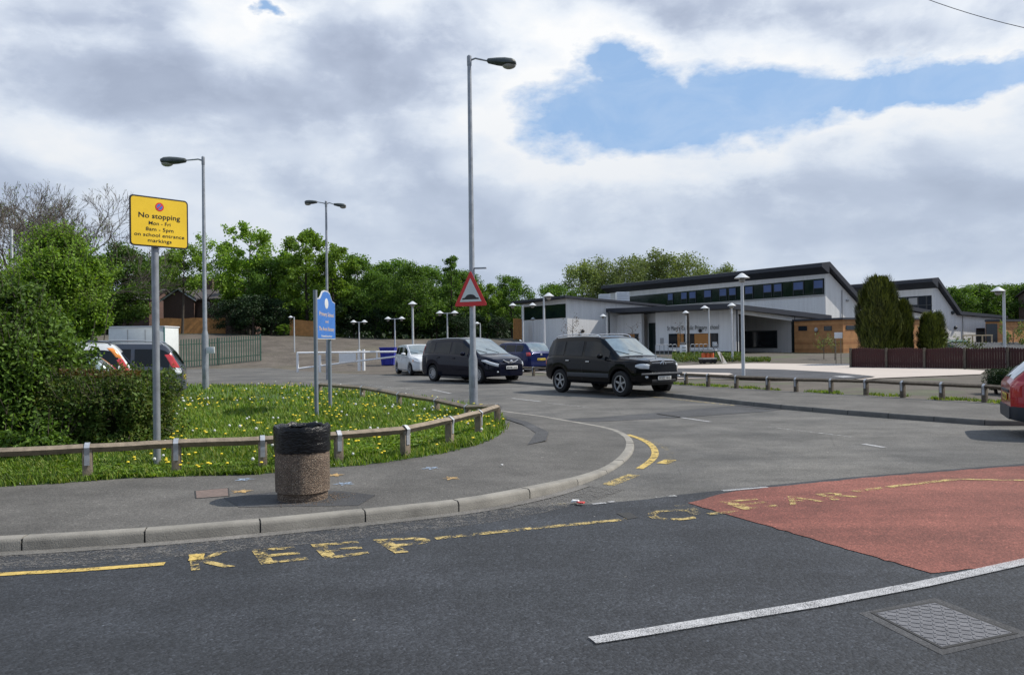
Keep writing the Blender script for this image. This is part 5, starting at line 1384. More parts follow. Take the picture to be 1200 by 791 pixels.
    # arch liners
    # side windows
    def SP(x, f, sd_, off_=.006):
        st = sect(x); b = st[6]; w0 = st[7]; w1 = st[9]
        y = lerp(w0[0], w1[0], f); z = lerp(w0[1], w1[1], f); return V(x, sd_*(y+off_), z+off_*.3)
    for sd_ in (1, -1):
        for (a, b, tint) in s['windows']:
            mb = MB(); k = max(4, int((b-a)/.05)); g = []
            for i in range(k+1):
                x = lerp(a, b, i/k); g.append([SP(x, f, sd_) for f in (.04, .5, .93)])
            vs = [v for r_ in g for v in r_]; fs = [(i*3+j, i*3+j+1, (i+1)*3+j+1, (i+1)*3+j) for i in range(k) for j in range(2)]
            mb.add(vs, fs); mb.build('side_window', tint, root, smooth=50)
    def top_panel(nm, a, b, mat, wf_=.90, inset=.012, off_=.008):
        mb = MB(); k = 14; g = []
        for i in range(k+1):
            x = lerp(a, b, i/k); t = T(x); st = sect(x); kk = max(0, min(1, (t-B(x))/gh)); rh = lerp(roofhalf(x), W(x)*.90, 0)
            dz = (T(x+.01)-T(x-.01))/.02; nn = V(-dz, 0, 1).normalized()*off_
            zz = lambda q: interp([(0, st[13][1]), (rh*.5, st[12][1]), (rh*.86, st[11][1]), (rh*.96, st[10][1])], q)
            g.append([V(x, sg*rh*q, zz(rh*q))+nn for sg, q in ((-1, .90), (-1, .5), (1, 0), (1, .5), (1, .90))])
        vs = [v for r_ in g for v in r_]; mb.add(vs, [(i*5+j, i*5+j+1, (i+1)*5+j+1, (i+1)*5+j) for i in range(k) for j in range(4)]); return mb.build(nm, mat, root, smooth=50)
    top_panel('windscreen', *s['screen'], s.get('screenmat', 'windscreen')); top_panel('rear_window', *s['rear'], s.get('rearmat', 'carglass'))
    for i in (0, 1):                                                   # wipers
        x0 = s['screen'][1]-.05; x1 = lerp(*s['screen'], .70); y0 = -.05+i*.55-.25; MB().tube([(x0, y0, T(x0)+.03), (x1, y0-.42, T(x1)+.03)], .010, 4).build('wiper', 'black', root)
    # wheels
    for xw in s['wheels']:
        for sd_ in (1, -1):
            m = Matrix.Rotation(R(-90)*sd_, 3, 'X'); wy = (Wh-.13)*sd_; q = wr
            ty = MB().lathe([(q*.62, -.09), (q*.86, -.105), (q*.97, -.085), (q, -.04), (q, .04), (q*.97, .085), (q*.86, .105), (q*.66, .098), (q*.62, .08)], (xw, wy, q), 32, m=m).build('wheel', 'tyre', root, smooth=40)
            rm = MB(); rm.lathe([(q*.64, .085), (q*.60, .092), (q*.57, .06), (q*.54, -.02), (0, -.02)], (xw, wy, q), 32, m=m, mi=1); rm.lathe([(0, .07), (q*.13, .07), (q*.15, .05), (q*.15, .0)], (xw, wy, q), 16, m=m)
            rm.lathe([(q*.655, .08), (q*.65, .100), (q*.60, .100), (q*.58, .075)], (xw, wy, q), 32, m=m)
            ns = s.get('spokes', 5)
            for k in range(ns):
                a = 2*math.pi*k/ns+.3; dx, dz = math.cos(a), math.sin(a); c = V(xw+dx*q*.36, wy+sd_*.062, q+dz*q*.36); rot = Matrix.Rotation(-a, 3, 'Y'); rm.box(c, (q*.50, .03, q*.15), rot=rot)
            rm.build('rim', [s.get('rimmat', 'alloy'), 'black'], ty, smooth=35)
    # mirrors
    mx = s['mirror']; 
    for sd_ in (1, -1): MB().ellipsoid((mx, sd_*(W(mx)+.09), B(mx)+.10), (.07, .115, .075)).build('door_mirror', s.get('mirrormat', s['paint']), root, smooth=80)
    # handles, door gaps
    for sd_ in (1, -1):
        for hx in s.get('handles', []): MB().box((hx, sd_*(W(hx)*.985+.012), B(hx)-.10), (.17, .03, .035)).build('door_handle', s.get('handlemat', s['paint']), root, bevel=.008)
        gm = MB()
        for gx in s.get('gaps', []):
            st = sect(gx); st2 = sect(gx+.008); pts = [V(gx, sd_*(p[0]+.0015), p[1]) for p in st[1:7]]; pts2 = [V(gx+.008, sd_*(p[0]+.0015), p[1]) for p in st2[1:7]]
            gm.add(pts+pts2, [(i, i+1, 6+i+1, 6+i) for i in range(5)])
        if gm.v: gm.build('door_gap', 'black', root, fixn=False)
        for y_ in s.get('trimline', []):
            tm = MB(); x0, x1 = wb+arch+.02, wf-arch-.02; tm.box(((x0+x1)/2, sd_*(W(0)+.004), y_[0]), (x1-x0, .02, y_[1])); tm.build('side_trim', 'bumperdark', root, bevel=.005)
    # lamps
    def ysec(x, z):
        st = sect(x)
        for (y0, z0), (y1, z1) in zip(st, st[1:]):
            if z0-1e-6 <= z <= z1: return lerp(y0, y1, (z-z0)/max(z1-z0, 1e-6))
        return st[0][0] if z < st[0][1] else st[-1][0]
    for (nm, mat, fr_, x0, x1, lo, hi) in s.get('lens', []):
        for sd_ in (1, -1):
            mb = MB(); k, m_ = 14, 6; out = []; inn = []
            for i in range(k+1):
                for j in range(m_+1):
                    if fr_ == 'tail':                     # x0,x1 measured forwards from the rear edge at each height
                        z = lerp(lo, hi, j/m_); xe = -Lh
                        while T(xe) < z+.03 and xe < 0: xe += .01
                        x = xe+lerp(x0, x1, i/k)
                    else: x = lerp(x0, x1, i/k); z = min(lerp(interp(lo, x), interp(hi, x), j/m_), B(x)+.01)
                    ed = min(1, 4*min(i/k, 1-i/k), 4*min(j/m_, 1-j/m_)); y = ysec(x, z)+.002+.012*ed**.5
                    out.append(V(x+(.008*ed if fr_ != 'tail' else -.008*ed), sd_*y, z))
            n_ = m_+1; mb.add(out, [(i*n_+j, i*n_+j+1, (i+1)*n_+j+1, (i+1)*n_+j) for i in range(k) for j in range(m_)]); mb.build(nm, mat, root, smooth=60, fixn=False)
    for (nm, mat, x, y, z, rx, ry, rz_, yaw) in s['lights']:
        for sd_ in (1, -1): MB().ellipsoid((x, sd_*y, z), (rx, ry, rz_), Matrix.Rotation(sd_*yaw, 3, 'Z'), 20, 10).build(nm, mat, root, smooth=80)
    for (nm, mat, c, dm, bv) in s.get('boxes', []): MB().box(c, dm).build(nm, mat, root, bevel=bv)
    if s.get('rails'):
        a, b = s['rails']
        for sd_ in (1, -1):
            yy = roofhalf((a+b)/2)*.90; pts = [(a, sd_*yy, T(a)-.01), (a+.1, sd_*yy, T(a+.1)+.055), ((a+b)/2, sd_*yy, T((a+b)/2)+.065), (b-.12, sd_*yy, T(b-.12)+.055), (b, sd_*yy, T(b)-.01)]
            MB().tube(chaikin([V(*p) for p in pts], 2), .017, 8).build('roof_rail', s.get('railmat', 'chrome'), root)
    for (fr, mat, txt, x, z) in s.get('plates', []):
        o = V(x, 0, z); r_ = V(0, 1, 0) if fr else V(0, -1, 0); n_ = V(1, 0, 0) if fr else V(-1, 0, 0)
        pl = MB().box((x, 0, z), (.014, .52, .112)).build('number_plate', mat, root, bevel=.004)
        t = MB(); put_text(t, txt, o-V(0, 0, .035)+n_*.008, r_, V(0, 0, 1), n_, .070, .46, .012, push=.002); t.build('plate_lettering', 'blackpaint', pl, fixn=False, shade=False)
    if s.get('extra'): s['extra'](root, W, T, B)
    return root

# large off-roader
def suv_extra(root, W, T, B):
    x = 2.30; g = MB()
    for i in range(4): g.box((x-.045-.012*i, 0, .98-.062*i), (.03, .86-.05*i, .02))
    g.build('grille_bars', 'chrome', root, bevel=.003)
    MB().extr([(x-.09, -.46, 1.03), (x-.09, .46, 1.03), (x-.05, .36, .76), (x-.05, -.36, .76)], (-.04, 0, 0)).build('grille', 'black', root)
    MB().tube([(x-.075, -.47, 1.035), (x-.08, 0, 1.05), (x-.075, .47, 1.035)], .018, 8).build('grille_surround', 'chrome', root)
    em = MB(); c = V(x-.015, 0, .91)
    ring = [c+V(0, math.cos(a)*.105, math.sin(a)*.105) for a in [i*2*math.pi/24 for i in range(25)]]; em.tube(ring, .012, 6, cap=False)
    for k in range(3):
        a = math.pi/2+k*2*math.pi/3; em.tube([c, c+V(0, math.cos(a)*.10, math.sin(a)*.10)], [.016, .006], 5)
    em.build('badge', 'chrome', root)
    MB().tube([(1.98, 0, T(1.98)), (1.99, 0, T(1.98)+.10)], .008, 5).build('bonnet_ornament', 'chrome', root)
    MB().tube([(2.23, -.80, .66), (2.33, -.5, .665), (2.35, 0, .67), (2.33, .5, .665), (2.23, .80, .66)], .035, 8).build('bumper_strip', 'bumperdark', root)
SUV = dict(L=4.60, W=1.84, sill=.30, wr=.375, wheels=[-1.40, 1.42], roofw=.745,
    top=[(-2.30, 1.02), (-2.26, 1.20), (-2.16, 1.42), (-2.02, 1.66), (-1.85, 1.73), (-1.2, 1.775), (-.5, 1.785), (.15, 1.765), (.45, 1.71), (.95, 1.36), (1.22, 1.175), (1.32, 1.13), (1.7, 1.10), (2.05, 1.06), (2.22, 1.02), (2.29, .95), (2.30, .86)],
    belt=[(-2.3, 1.02), (-1.8, 1.14), (0, 1.10), (1.1, 1.05), (1.7, 1.03), (2.15, 1.0), (2.3, .90)], dense=[(-2.3, -1.95)],
    under=[(-2.3, .48), (-1.9, .40), (-1, .34), (1, .34), (2.0, .40), (2.3, .44)],
    windows=[(-2.03, -1.22, 'carglass'), (-1.14, -.32, 'carglass'), (-.20, .92, 'carglass')], screen=(.50, 1.26), rear=(-2.25, -2.02), mirror=.70, mirrormat='car_black', handles=[-.95, .02], handlemat='chrome', gaps=[-1.16, -.25, .98], trimline=[(.60, .13)],
    lens=[('headlight', 'lens', 'head', 1.98, 2.285, [(1.98, .87), (2.1, .82), (2.285, .81)], [(1.98, .92), (2.1, .96), (2.285, .955)]), ('tail_light', 'lensred', 'tail', .03, .16, .86, 1.14)],
    lights=[('fog_light', 'lens', 2.235, .60, .58, .05, .10, .045, -.6)],
    boxes=[('lower_intake', 'black', (2.27, 0, .46), (.10, .95, .10), .02)], rails=(-1.85, .30), plates=[(1, 'platewhite', 'WX03 HHG', 2.335, .545), (0, 'plateyellow', 'WX03 HHG', -2.33, .8)], paint='car_black', extra=suv_extra)
def place_car(spec, name, label, rear, front, side, group=None, sc=1.0):
    """rear/front: ground contacts of the wheels on the visible side; side=+1 if that is the car's left"""
    d = (front-rear); d.z = 0; d.normalize(); mid = (rear+front)/2; left = V(-d.y, d.x, 0)
    wm = sum(spec['wheels'])/2; c = mid - left*side*(spec['W']/2-.06)*sc - d*wm*sc
    return car(name, label, spec, (c.x, c.y, 0), math.atan2(d.y, d.x), group, sc)
place_car(SUV, 'off_road_car', 'black off road estate car with roof rails and star badge, parked against the right kerb', G(656, 459.8), G(728, 465.0), -1, 'cars parked along the side road', .985)

# people carrier
def mpv_extra(root, W, T, B):
    x = 2.27; MB().extr([(x-.06, -.30, .80), (x-.06, .30, .80), (x-.03, .22, .70), (x-.03, -.22, .70)], (-.03, 0, 0)).build('grille', 'black', root)
    for sg in (1, -1): MB().tube([(x-.05, sg*.34, .83), (x-.035, sg*.18, .755), (x-.025, 0, .715)], .014, 6).build('grille_wing', 'chrome', root)
    MB().ellipsoid((x-.01, 0, .77), (.012, .07, .055)).build('badge', 'chrome', root)
    MB().box((x-.08, 0, .38), (.12, 1.0, .12)).build('lower_intake', 'black', root, bevel=.03)
MPV = dict(L=4.52, W=1.76, sill=.22, wr=.315, wheels=[-1.35, 1.40], roofw=.74,
    top=[(-2.26, .98), (-2.22, 1.18), (-2.10, 1.42), (-1.98, 1.56), (-1.7, 1.60), (-.8, 1.635), (0, 1.63), (.35, 1.58), (.9, 1.27), (1.30, 1.04), (1.42, 1.00), (1.8, .93), (2.08, .85), (2.2, .76), (2.26, .66)],
    belt=[(-2.26, .98), (-1.6, 1.04), (0, .99), (1.1, .93), (1.6, .88), (2.26, .68)], dense=[(-2.26, -1.95)],
    windows=[(-1.95, -1.30, 'carglass'), (-1.22, -.30, 'carglass'), (-.20, .80, 'carglass')], screen=(.38, 1.34), rear=(-2.21, -2.0), mirror=.72, handles=[-.95, 0.0], gaps=[-1.25, -.25, .95],
    lens=[('headlight', 'lens', 'head', 1.62, 2.22, [(1.62, .80), (1.9, .70), (2.22, .60)], [(1.62, .83), (1.9, .84), (2.22, .76)]), ('tail_light', 'lensred', 'tail', .03, .14, 1.0, 1.38)],
    lights=[('fog_light', 'lens', 2.19, .56, .42, .04, .06, .035, -.6)],
    plates=[(1, 'platewhite', 'MW08 OKB', 2.285, .565), (0, 'plateyellow', 'MW08 OKB', -2.29, .75)], paint='car_navy', rimmat='alloy', spokes=10, extra=mpv_extra)
place_car(MPV, 'people_carrier', 'navy people carrier partly behind the tallest street lamp column', G(504.5, 446.8), G(564, 449.8), -1, 'cars parked along the side road', 1.10)

# small hatchbacks
HATCH = dict(L=3.80, W=1.63, sill=.20, wr=.285, wheels=[-1.20, 1.20], roofw=.79,
    top=[(-1.90, .86), (-1.86, .98), (-1.70, 1.20), (-1.52, 1.37), (-1.35, 1.40), (-.5, 1.425), (.05, 1.41), (.25, 1.38), (.65, 1.16), (.98, .96), (1.08, .925), (1.45, .87), (1.74, .80), (1.85, .72), (1.90, .62)],
    belt=[(-1.9, .86), (-1.5, .93), (0, .90), (.9, .86), (1.4, .82), (1.9, .64)], dense=[(-1.9, -1.4)],
    windows=[(-1.50, -.98, 'carglass'), (-.90, -.22, 'carglass'), (-.13, .62, 'carglass')], screen=(.26, 1.0), rear=(-1.84, -1.50), mirror=.58, handles=[-.70, 0.05], gaps=[-.94, -.17, .70],
    lens=[('headlight', 'lens', 'head', 1.62, 1.885, [(1.62, .62), (1.885, .57)], [(1.62, .74), (1.885, .71)]), ('tail_light', 'lensred', 'tail', .02, .15, .66, .92), ('indicator', 'lensamber', 'head', 1.54, 1.61, [(1.5, .63), (1.7, .63)], [(1.5, .73), (1.7, .73)])],
    lights=[],
    boxes=[('grille', 'black', (1.885, 0, .62), (.03, .60, .07), .01), ('lower_intake', 'black', (1.875, 0, .38), (.05, .8, .10), .02)],
    plates=[(1, 'platewhite', 'R514 NDM', 1.915, .50), (0, 'plateyellow', 'R514 NDM', -1.91, .62)], paint='car_white')
place_car(HATCH, 'hatchback', 'white hatchback facing the camera behind the navy people carrier', G(465, 438.0), G(481.5, 440.2), -1, 'cars parked along the side road', 1.08)
GOLF = dict(HATCH); GOLF.update(L=4.15, W=1.74, wheels=[-1.28, 1.30], wr=.31, paint='car_blue', rearmat='windscreen',
    top=[(-2.07, .88), (-2.04, 1.0), (-1.86, 1.22), (-1.62, 1.42), (-1.4, 1.455), (-.5, 1.48), (.1, 1.47), (.3, 1.44), (.75, 1.2), (1.10, 1.0), (1.2, .96), (1.6, .90), (1.9, .82), (2.02, .74), (2.07, .64)],
    belt=[(-2.07, .88), (-1.6, .98), (0, .95), (1.0, .90), (1.5, .85), (2.07, .66)], dense=[(-2.07, -1.5)], windows=[(-1.58, -1.05, 'carglass'), (-.97, -.22, 'carglass'), (-.13, .70, 'carglass')], screen=(.32, 1.12), rear=(-2.02, -1.62), gaps=[-1.0, -.17, .8],
    lens=[('headlight', 'lens', 'head', 1.72, 2.05, [(1.7, .66), (2.1, .60)], [(1.7, .79), (2.1, .74)]), ('tail_light', 'lensred', 'tail', .015, .20, .80, .98)], lights=[], boxes=[('badge', 'chrome', (-2.075, 0, .86), (.02, .11, .11), .008)],
    plates=[(1, 'platewhite', 'MF54 KXE', 2.085, .50), (0, 'plateyellow', 'MF54 KXE', -2.085, .62)])
hd = math.atan2(.78, -.63); c = V(*XY(634, 39.5)); c = c+V(math.cos(hd), math.sin(hd))*2.07
car('hatchback', 'blue hatchback seen from behind, beyond the low rail between the two dark cars', GOLF, (c.x, c.y, .1), hd, 'cars by the school', 1.0)
RED = dict(HATCH); RED.update(paint='car_red', bumper=.52, bumpermat='bumperdark', rearmat='windscreen', screenmat='windscreen', spokes=6,
    top=[(-1.90, .84), (-1.86, .93), (-1.62, 1.16), (-1.36, 1.36), (-1.2, 1.40), (-.5, 1.42), (.05, 1.40), (.25, 1.37), (.65, 1.15), (.98, .95), (1.08, .915), (1.45, .86), (1.74, .79), (1.85, .71), (1.90, .61)],
    rear=(-1.84, -1.36), windows=[(-1.30, -.92, 'carglass'), (-.84, .62, 'carglass')], handles=[-.55], gaps=[-.88, .70], trimline=[(.42, .06)],
    boxes=[('rear_fog_panel', 'bumperdark', (-1.90, 0, .74), (.03, .9, .05), .01)], plates=[(1, 'platewhite', 'P284 GVM', 1.915, .5), (0, 'plateyellow', 'P284 GVM', -1.915, .64)])
q = G(1243, 516); d = V(.90, -.43, 0).normalized(); lft = V(-d.y, d.x, 0)
c = q + lft*(.815-.06) + d*1.20
car('hatchback', 'red hatchback with dark grey bumper, cut off by the right edge', RED, (c.x, c.y, .004), math.atan2(d.y, d.x), None, .96)

# cars behind the clipped hedge at the left
EST = dict(SUV); EST.update(paint='car_white', extra=None, L=4.5, W=1.78, sill=.26, wr=.33, wheels=[-1.30, 1.35], rails=(-1.8, .2), railmat='car_grey',
    top=[(-2.25, .98), (-2.23, 1.08), (-1.98, 1.50), (-1.84, 1.64), (-1.70, 1.68), (-.8, 1.70), (.2, 1.68), (.35, 1.66), (.9, 1.30), (1.2, 1.10), (1.3, 1.06), (1.8, 1.0), (2.1, .92), (2.2, .82), (2.25, .7)],
    belt=[(-2.25, .98), (-1.6, 1.06), (0, 1.03), (1.1, .98), (2.25, .72)], dense=[(-2.25, -1.85)], windows=[(-1.95, -1.15, 'carglass'), (-1.06, -.25, 'carglass'), (-.15, .75, 'carglass')], rear=(-2.20, -2.0), screen=(.38, 1.22), gaps=[-1.1, -.2, .9], handlemat='car_white', mirrormat='car_white',
    lens=[('headlight', 'lens', 'head', 1.95, 2.22, [(1.9, .76), (2.3, .70)], [(1.9, .92), (2.3, .86)]), ('tail_light', 'lensred', 'tail', .02, .17, .98, 1.34), ('indicator', 'lensamber', 'tail', .02, .15, 1.345, 1.58)], lights=[],
    boxes=[], plates=[(1, 'platewhite', 'Y631 RBA', 2.26, .55), (0, 'plateyellow', 'Y631 RBA', -2.26, .8)])
def left_car(spec, name, label, px_tail, Z, ang=180, z=0, sc=1.0):
    x, y = XY(px_tail, Z); a = R(ang); L_ = spec['L']/2*sc; c = V(x+math.cos(a)*L_, y+math.sin(a)*L_)
    return car(name, label, spec, (c.x, c.y, z), a, 'cars parked beyond the clipped hedge', sc)
left_car(EST, 'estate_car', 'white tall estate car with stacked amber and red tail lights behind the clipped hedge', 157, 19.0, 203)
EST2 = dict(EST); EST2.update(paint='car_grey', bumper=.62, railmat='car_silver', lens=[('headlight', 'lens', 'head', 1.95, 2.22, [(1.9, .76), (2.3, .70)], [(1.9, .92), (2.3, .86)]), ('tail_light', 'lensred', 'tail', .02, .20, 1.06, 1.42), ('reverse_light', 'lens', 'tail', .02, .16, .90, 1.04)], mirrormat='car_grey', handlemat='car_grey')
left_car(EST2, 'estate_car', 'dark grey estate car with silver roof rails and tail showing past the clipped hedge', 216, 21.0, 198)

PALE = dict(HATCH); PALE.update(paint='car_pale')
left_car(PALE, 'hatchback', 'pale silver hatchback half hidden between the tall hedge and the white estate car', 141, 16.9, 200)
# ================================================================== BUILDINGS AND SCHOOL GROUNDS
D_ = V(-.477, .879, 0).normalized(); E_ = V(.879, .477, 0).normalized(); Z_ = V(0, 0, 1); GZ = .44
def kx(px):
    d = ray(px, 400.5-(px-600)*.0131); return d.x/d.y
def hit(C, dr, px):
    k = kx(px); t = (k*C.y-C.x)/(dr.x-k*dr.y); return t
def pz(px, py, Y): return HT(px, py, Y)
def ptx(px, Z): return V(*XY(px, Z), 0)
def wallrect(mb, C, dr, t0, t1, z0, z1, out, thick, mi=0, proud=0.0):
    """box on a wall plane: C+dr*t, outwards normal `out`, from proud to proud-thick"""
    a = C+dr*t0+out*proud; b = C+dr*t1+out*proud
    pts = [V(a.x, a.y, z0), V(b.x, b.y, z0), V(b.x, b.y, z1), V(a.x, a.y, z1)]; mb.extr(pts, -out*thick, mi)

school = None
# ---------- long hall
def hall1():
    C = ptx(968, 75); Lm = hit(C, D_, 715); root = empty('school_hall', (C.x, C.y, GZ), 0, 'long white school hall with dark sloping roof and a high strip of blue blinded windows', 'school building')
    zt = pz(968, 309, 75); eg = C+D_*Lm; zl = pz(715, 335, eg.y); zs = pz(1003, 351, 77)
    b = MB(); pr = [(0, GZ-.3), (0, zt-.45), (4.3, zs-.25), (15, zs-1.4), (15, GZ-.3)]
    f0 = [C+E_*t+Z_*z for t, z in pr]; f1 = [C+D_*Lm+E_*t+Z_*(z if z < 1 else z+(zl-zt if t == 0 else 0)) for t, z in pr]
    b.loft([f0, f1]); b.build('wall', 'render', root, world=True, smooth=20)
    r = MB(); o0 = C-D_*.5; o1 = C+D_*(Lm+.5)
    pr = [(-1.0, zt), (-1.0, zt-.38), (0, zt-.98), (.02, zt-.3), (4.3, zs-.2), (15.4, zs-1.35), (15.4, zs-1.0), (4.45, zs+.20), (.10, zt+.14)]
    f0 = [o0+E_*t+Z_*z for t, z in pr]; f1 = [o1+E_*t+Z_*(z+(zl-zt if t <= .2 else 0)) for t, z in pr]
    r.loft([f0, f1]); r.build('roof', 'roofdark', root, world=True, smooth=20)
    # window strip
    out = -E_; tA = hit(C, D_, 967.0); tB = hit(C, D_, 739); za, zb = pz(967, 345, 75.2), pz(967, 326.3, 75.2)
    fr = MB(); wallrect(fr, C, D_, tA, tB, za, zb, out, .08, proud=.05); fr.build('window_strip', 'greendark', root, world=True)
    for px0, px1, frac in [(784,790,.5),(799.5,806.5,.5),(809,817,.5),(826.5,835,.45),(844.5,853,.5),(855.8,864,.5),(874.5,884,.5),(896,906,.5),(908.5,918,.5),(931,943.5,.5),(955,966.5,.5)]:
        a, b_ = hit(C, D_, px0), hit(C, D_, px1); w = MB(); wallrect(w, C, D_, a, b_, za+.12, zb-.12, out, .04, proud=.09); po = w.build('window', 'pane', root, world=True)
        s = MB(); wallrect(s, C, D_, lerp(a, b_, .04), lerp(a, b_, .96), lerp(za, zb, .42), zb-.16, out, .012, proud=.105); s2 = s.build('blind', 'blueblind', root, world=True); s2.parent = po; s2.matrix_parent_inverse = Matrix()
        f = MB(); wallrect(f, C, D_, a, lerp(a, b_, .05), za+.10, zb-.10, out, .03, proud=.12); wallrect(f, C, D_, lerp(a, b_, .95), b_, za+.10, zb-.10, out, .03, proud=.12); wallrect(f, C, D_, lerp(a, b_, .05), lerp(a, b_, .95), lerp(za, zb, .38), lerp(za, zb, .42), out, .03, proud=.12); s3 = f.build('frame', 'frame', root, world=True); s3.parent = po
    s = MB(); wallrect(s, C, D_, tA, tB, za-.10, za, out, .12, proud=.10); s.build('sill', 'soffit', root, world=True)
    for (px, py) in ((993, 352), (1003, 372)):
        t = (hit(C, E_, px)); q = C+E_*t-D_*.08; MB().ellipsoid((q.x, q.y, pz(px, py, q.y)), (.16, .16, .12)).build('wall_light', 'soffit', root, world=True)
    # down pipe
    q = C+E_*hit(C, E_, 987)-D_*.07; MB().tube([(q.x, q.y, GZ), (q.x, q.y, pz(987, 340, q.y))], .05, 8).build('drain_pipe', 'soffit', root, world=True)
hall1()

def hall2():
    C = ptx(1095, 99); Lm = hit(C, D_, 975); root = empty('school_hall', (C.x, C.y, GZ), 0, 'white school hall behind the golden conifers, its roof folding from steep to shallow', 'school building')
    zt = pz(1095, 327, 99); zs = pz(1122, 367, 101); tS = hit(C, E_, 1121.5); tR = hit(C, E_, 1174); qR = C+E_*tR; zr = pz(1174, 371.5, qR.y)
    pr = [(0, GZ-.3), (0, zt-.45), (tS, zs-.25), (tR, zr-.2), (tR, GZ-.3)]
    MB().loft([[C+E_*t+Z_*z for t, z in pr], [C+D_*Lm+E_*t+Z_*z for t, z in pr]]).build('wall', 'render', root, world=True, smooth=20)
    pr = [(-1.1, zt), (-1.1, zt-.4), (0, zt-1.15), (.02, zt-.3), (tS, zs-.2), (tR+.4, zr-.2), (tR+.4, zr+.12), (tS+.1, zs+.22), (.1, zt+.16)]
    MB().loft([[C-D_*.6+E_*t+Z_*z for t, z in pr], [C+D_*(Lm+.5)+E_*t+Z_*z for t, z in pr]]).build('roof', 'roofdark', root, world=True, smooth=20)
    out = -E_; a, b = hit(C, D_, 1092.5), hit(C, D_, 1040); za, zb = pz(1092, 368.5, 99), pz(1092, 346, 99); f = MB(); wallrect(f, C, D_, a, b, za, zb, out, .1, proud=.06); f.build('window', 'pane', root, world=True)
    m = MB()
    for px in (1063.5, 1077, 1087): t = hit(C, D_, px); wallrect(m, C, D_, t-.09, t+.09, za, zb, out, .04, proud=.10)
    wallrect(m, C, D_, a, b, lerp(za, zb, .48), lerp(za, zb, .53), out, .04, proud=.101); m.build('window_frame', 'frame', root, world=True)
    s = MB(); wallrect(s, C, D_, hit(C, D_, 1076), hit(C, D_, 1066), lerp(za, zb, .55), zb-.2, out, .02, proud=.08); s.build('blind', 'soffit', root, world=True)
    for px, py in ((1119, 384), (1116, 366.5)): q = C+E_*hit(C, E_, px)-D_*.1; MB().ellipsoid((q.x, q.y, pz(px, py, q.y)), (.24, .24, .22)).build('wall_light', 'frame', root, world=True)
    for px0, px1, p0, p1 in ((1144, 1154, 384.5, 401), (1155, 1167, 386, 402)):
        t0, t1 = hit(C, E_, px0), hit(C, E_, px1); q = C+E_*t0; wd = MB(); wallrect(wd, C, E_, t0, t1, pz(px0, p1, q.y), pz(px0, p0, q.y), -D_, .1, proud=.05); wd.build('window', 'pane', root, world=True)
    for px in (1128,): q = C+E_*hit(C, E_, px)-D_*.07; MB().tube([(q.x, q.y, GZ), (q.x, q.y, pz(px, 368, q.y))], .06, 8).build('drain_pipe', 'soffit', root, world=True)
hall2()
def annex():
    C = ptx(1155, 93); C2 = ptx(1176, 93); root = empty('timber_annex', (C.x, C.y, GZ), 0, 'low timber clad annex at the far right behind the pale lamp', 'school building')
    zt = pz(1160, 377, 93); t2 = 5.5
    MB().prism([(C.x, C.y), (C2.x, C2.y), (C2.x+9, C2.y+4.5), (C2.x+9, C2.y+12), (C.x+5.4, C.y+8)], GZ-.3, zt).build('wall', 'cedar', root, world=True, smooth=20)
    MB().prism([(C.x-.2, C.y-.2), (C2.x+.2, C2.y-.2), (C2.x+9.3, C2.y+4.3), (C2.x+9.2, C2.y+12.2), (C.x+5.3, C.y+8.2)], zt+.002, zt+.25).build('roof', 'roofdark', root, world=True, smooth=20)
    w = MB(); w.box(((ptx(1162, 93)).x, 92.96, pz(1162, 391, 93)), (1.3, .06, 2.3)); w.build('window', 'pane', root, world=True)
annex()

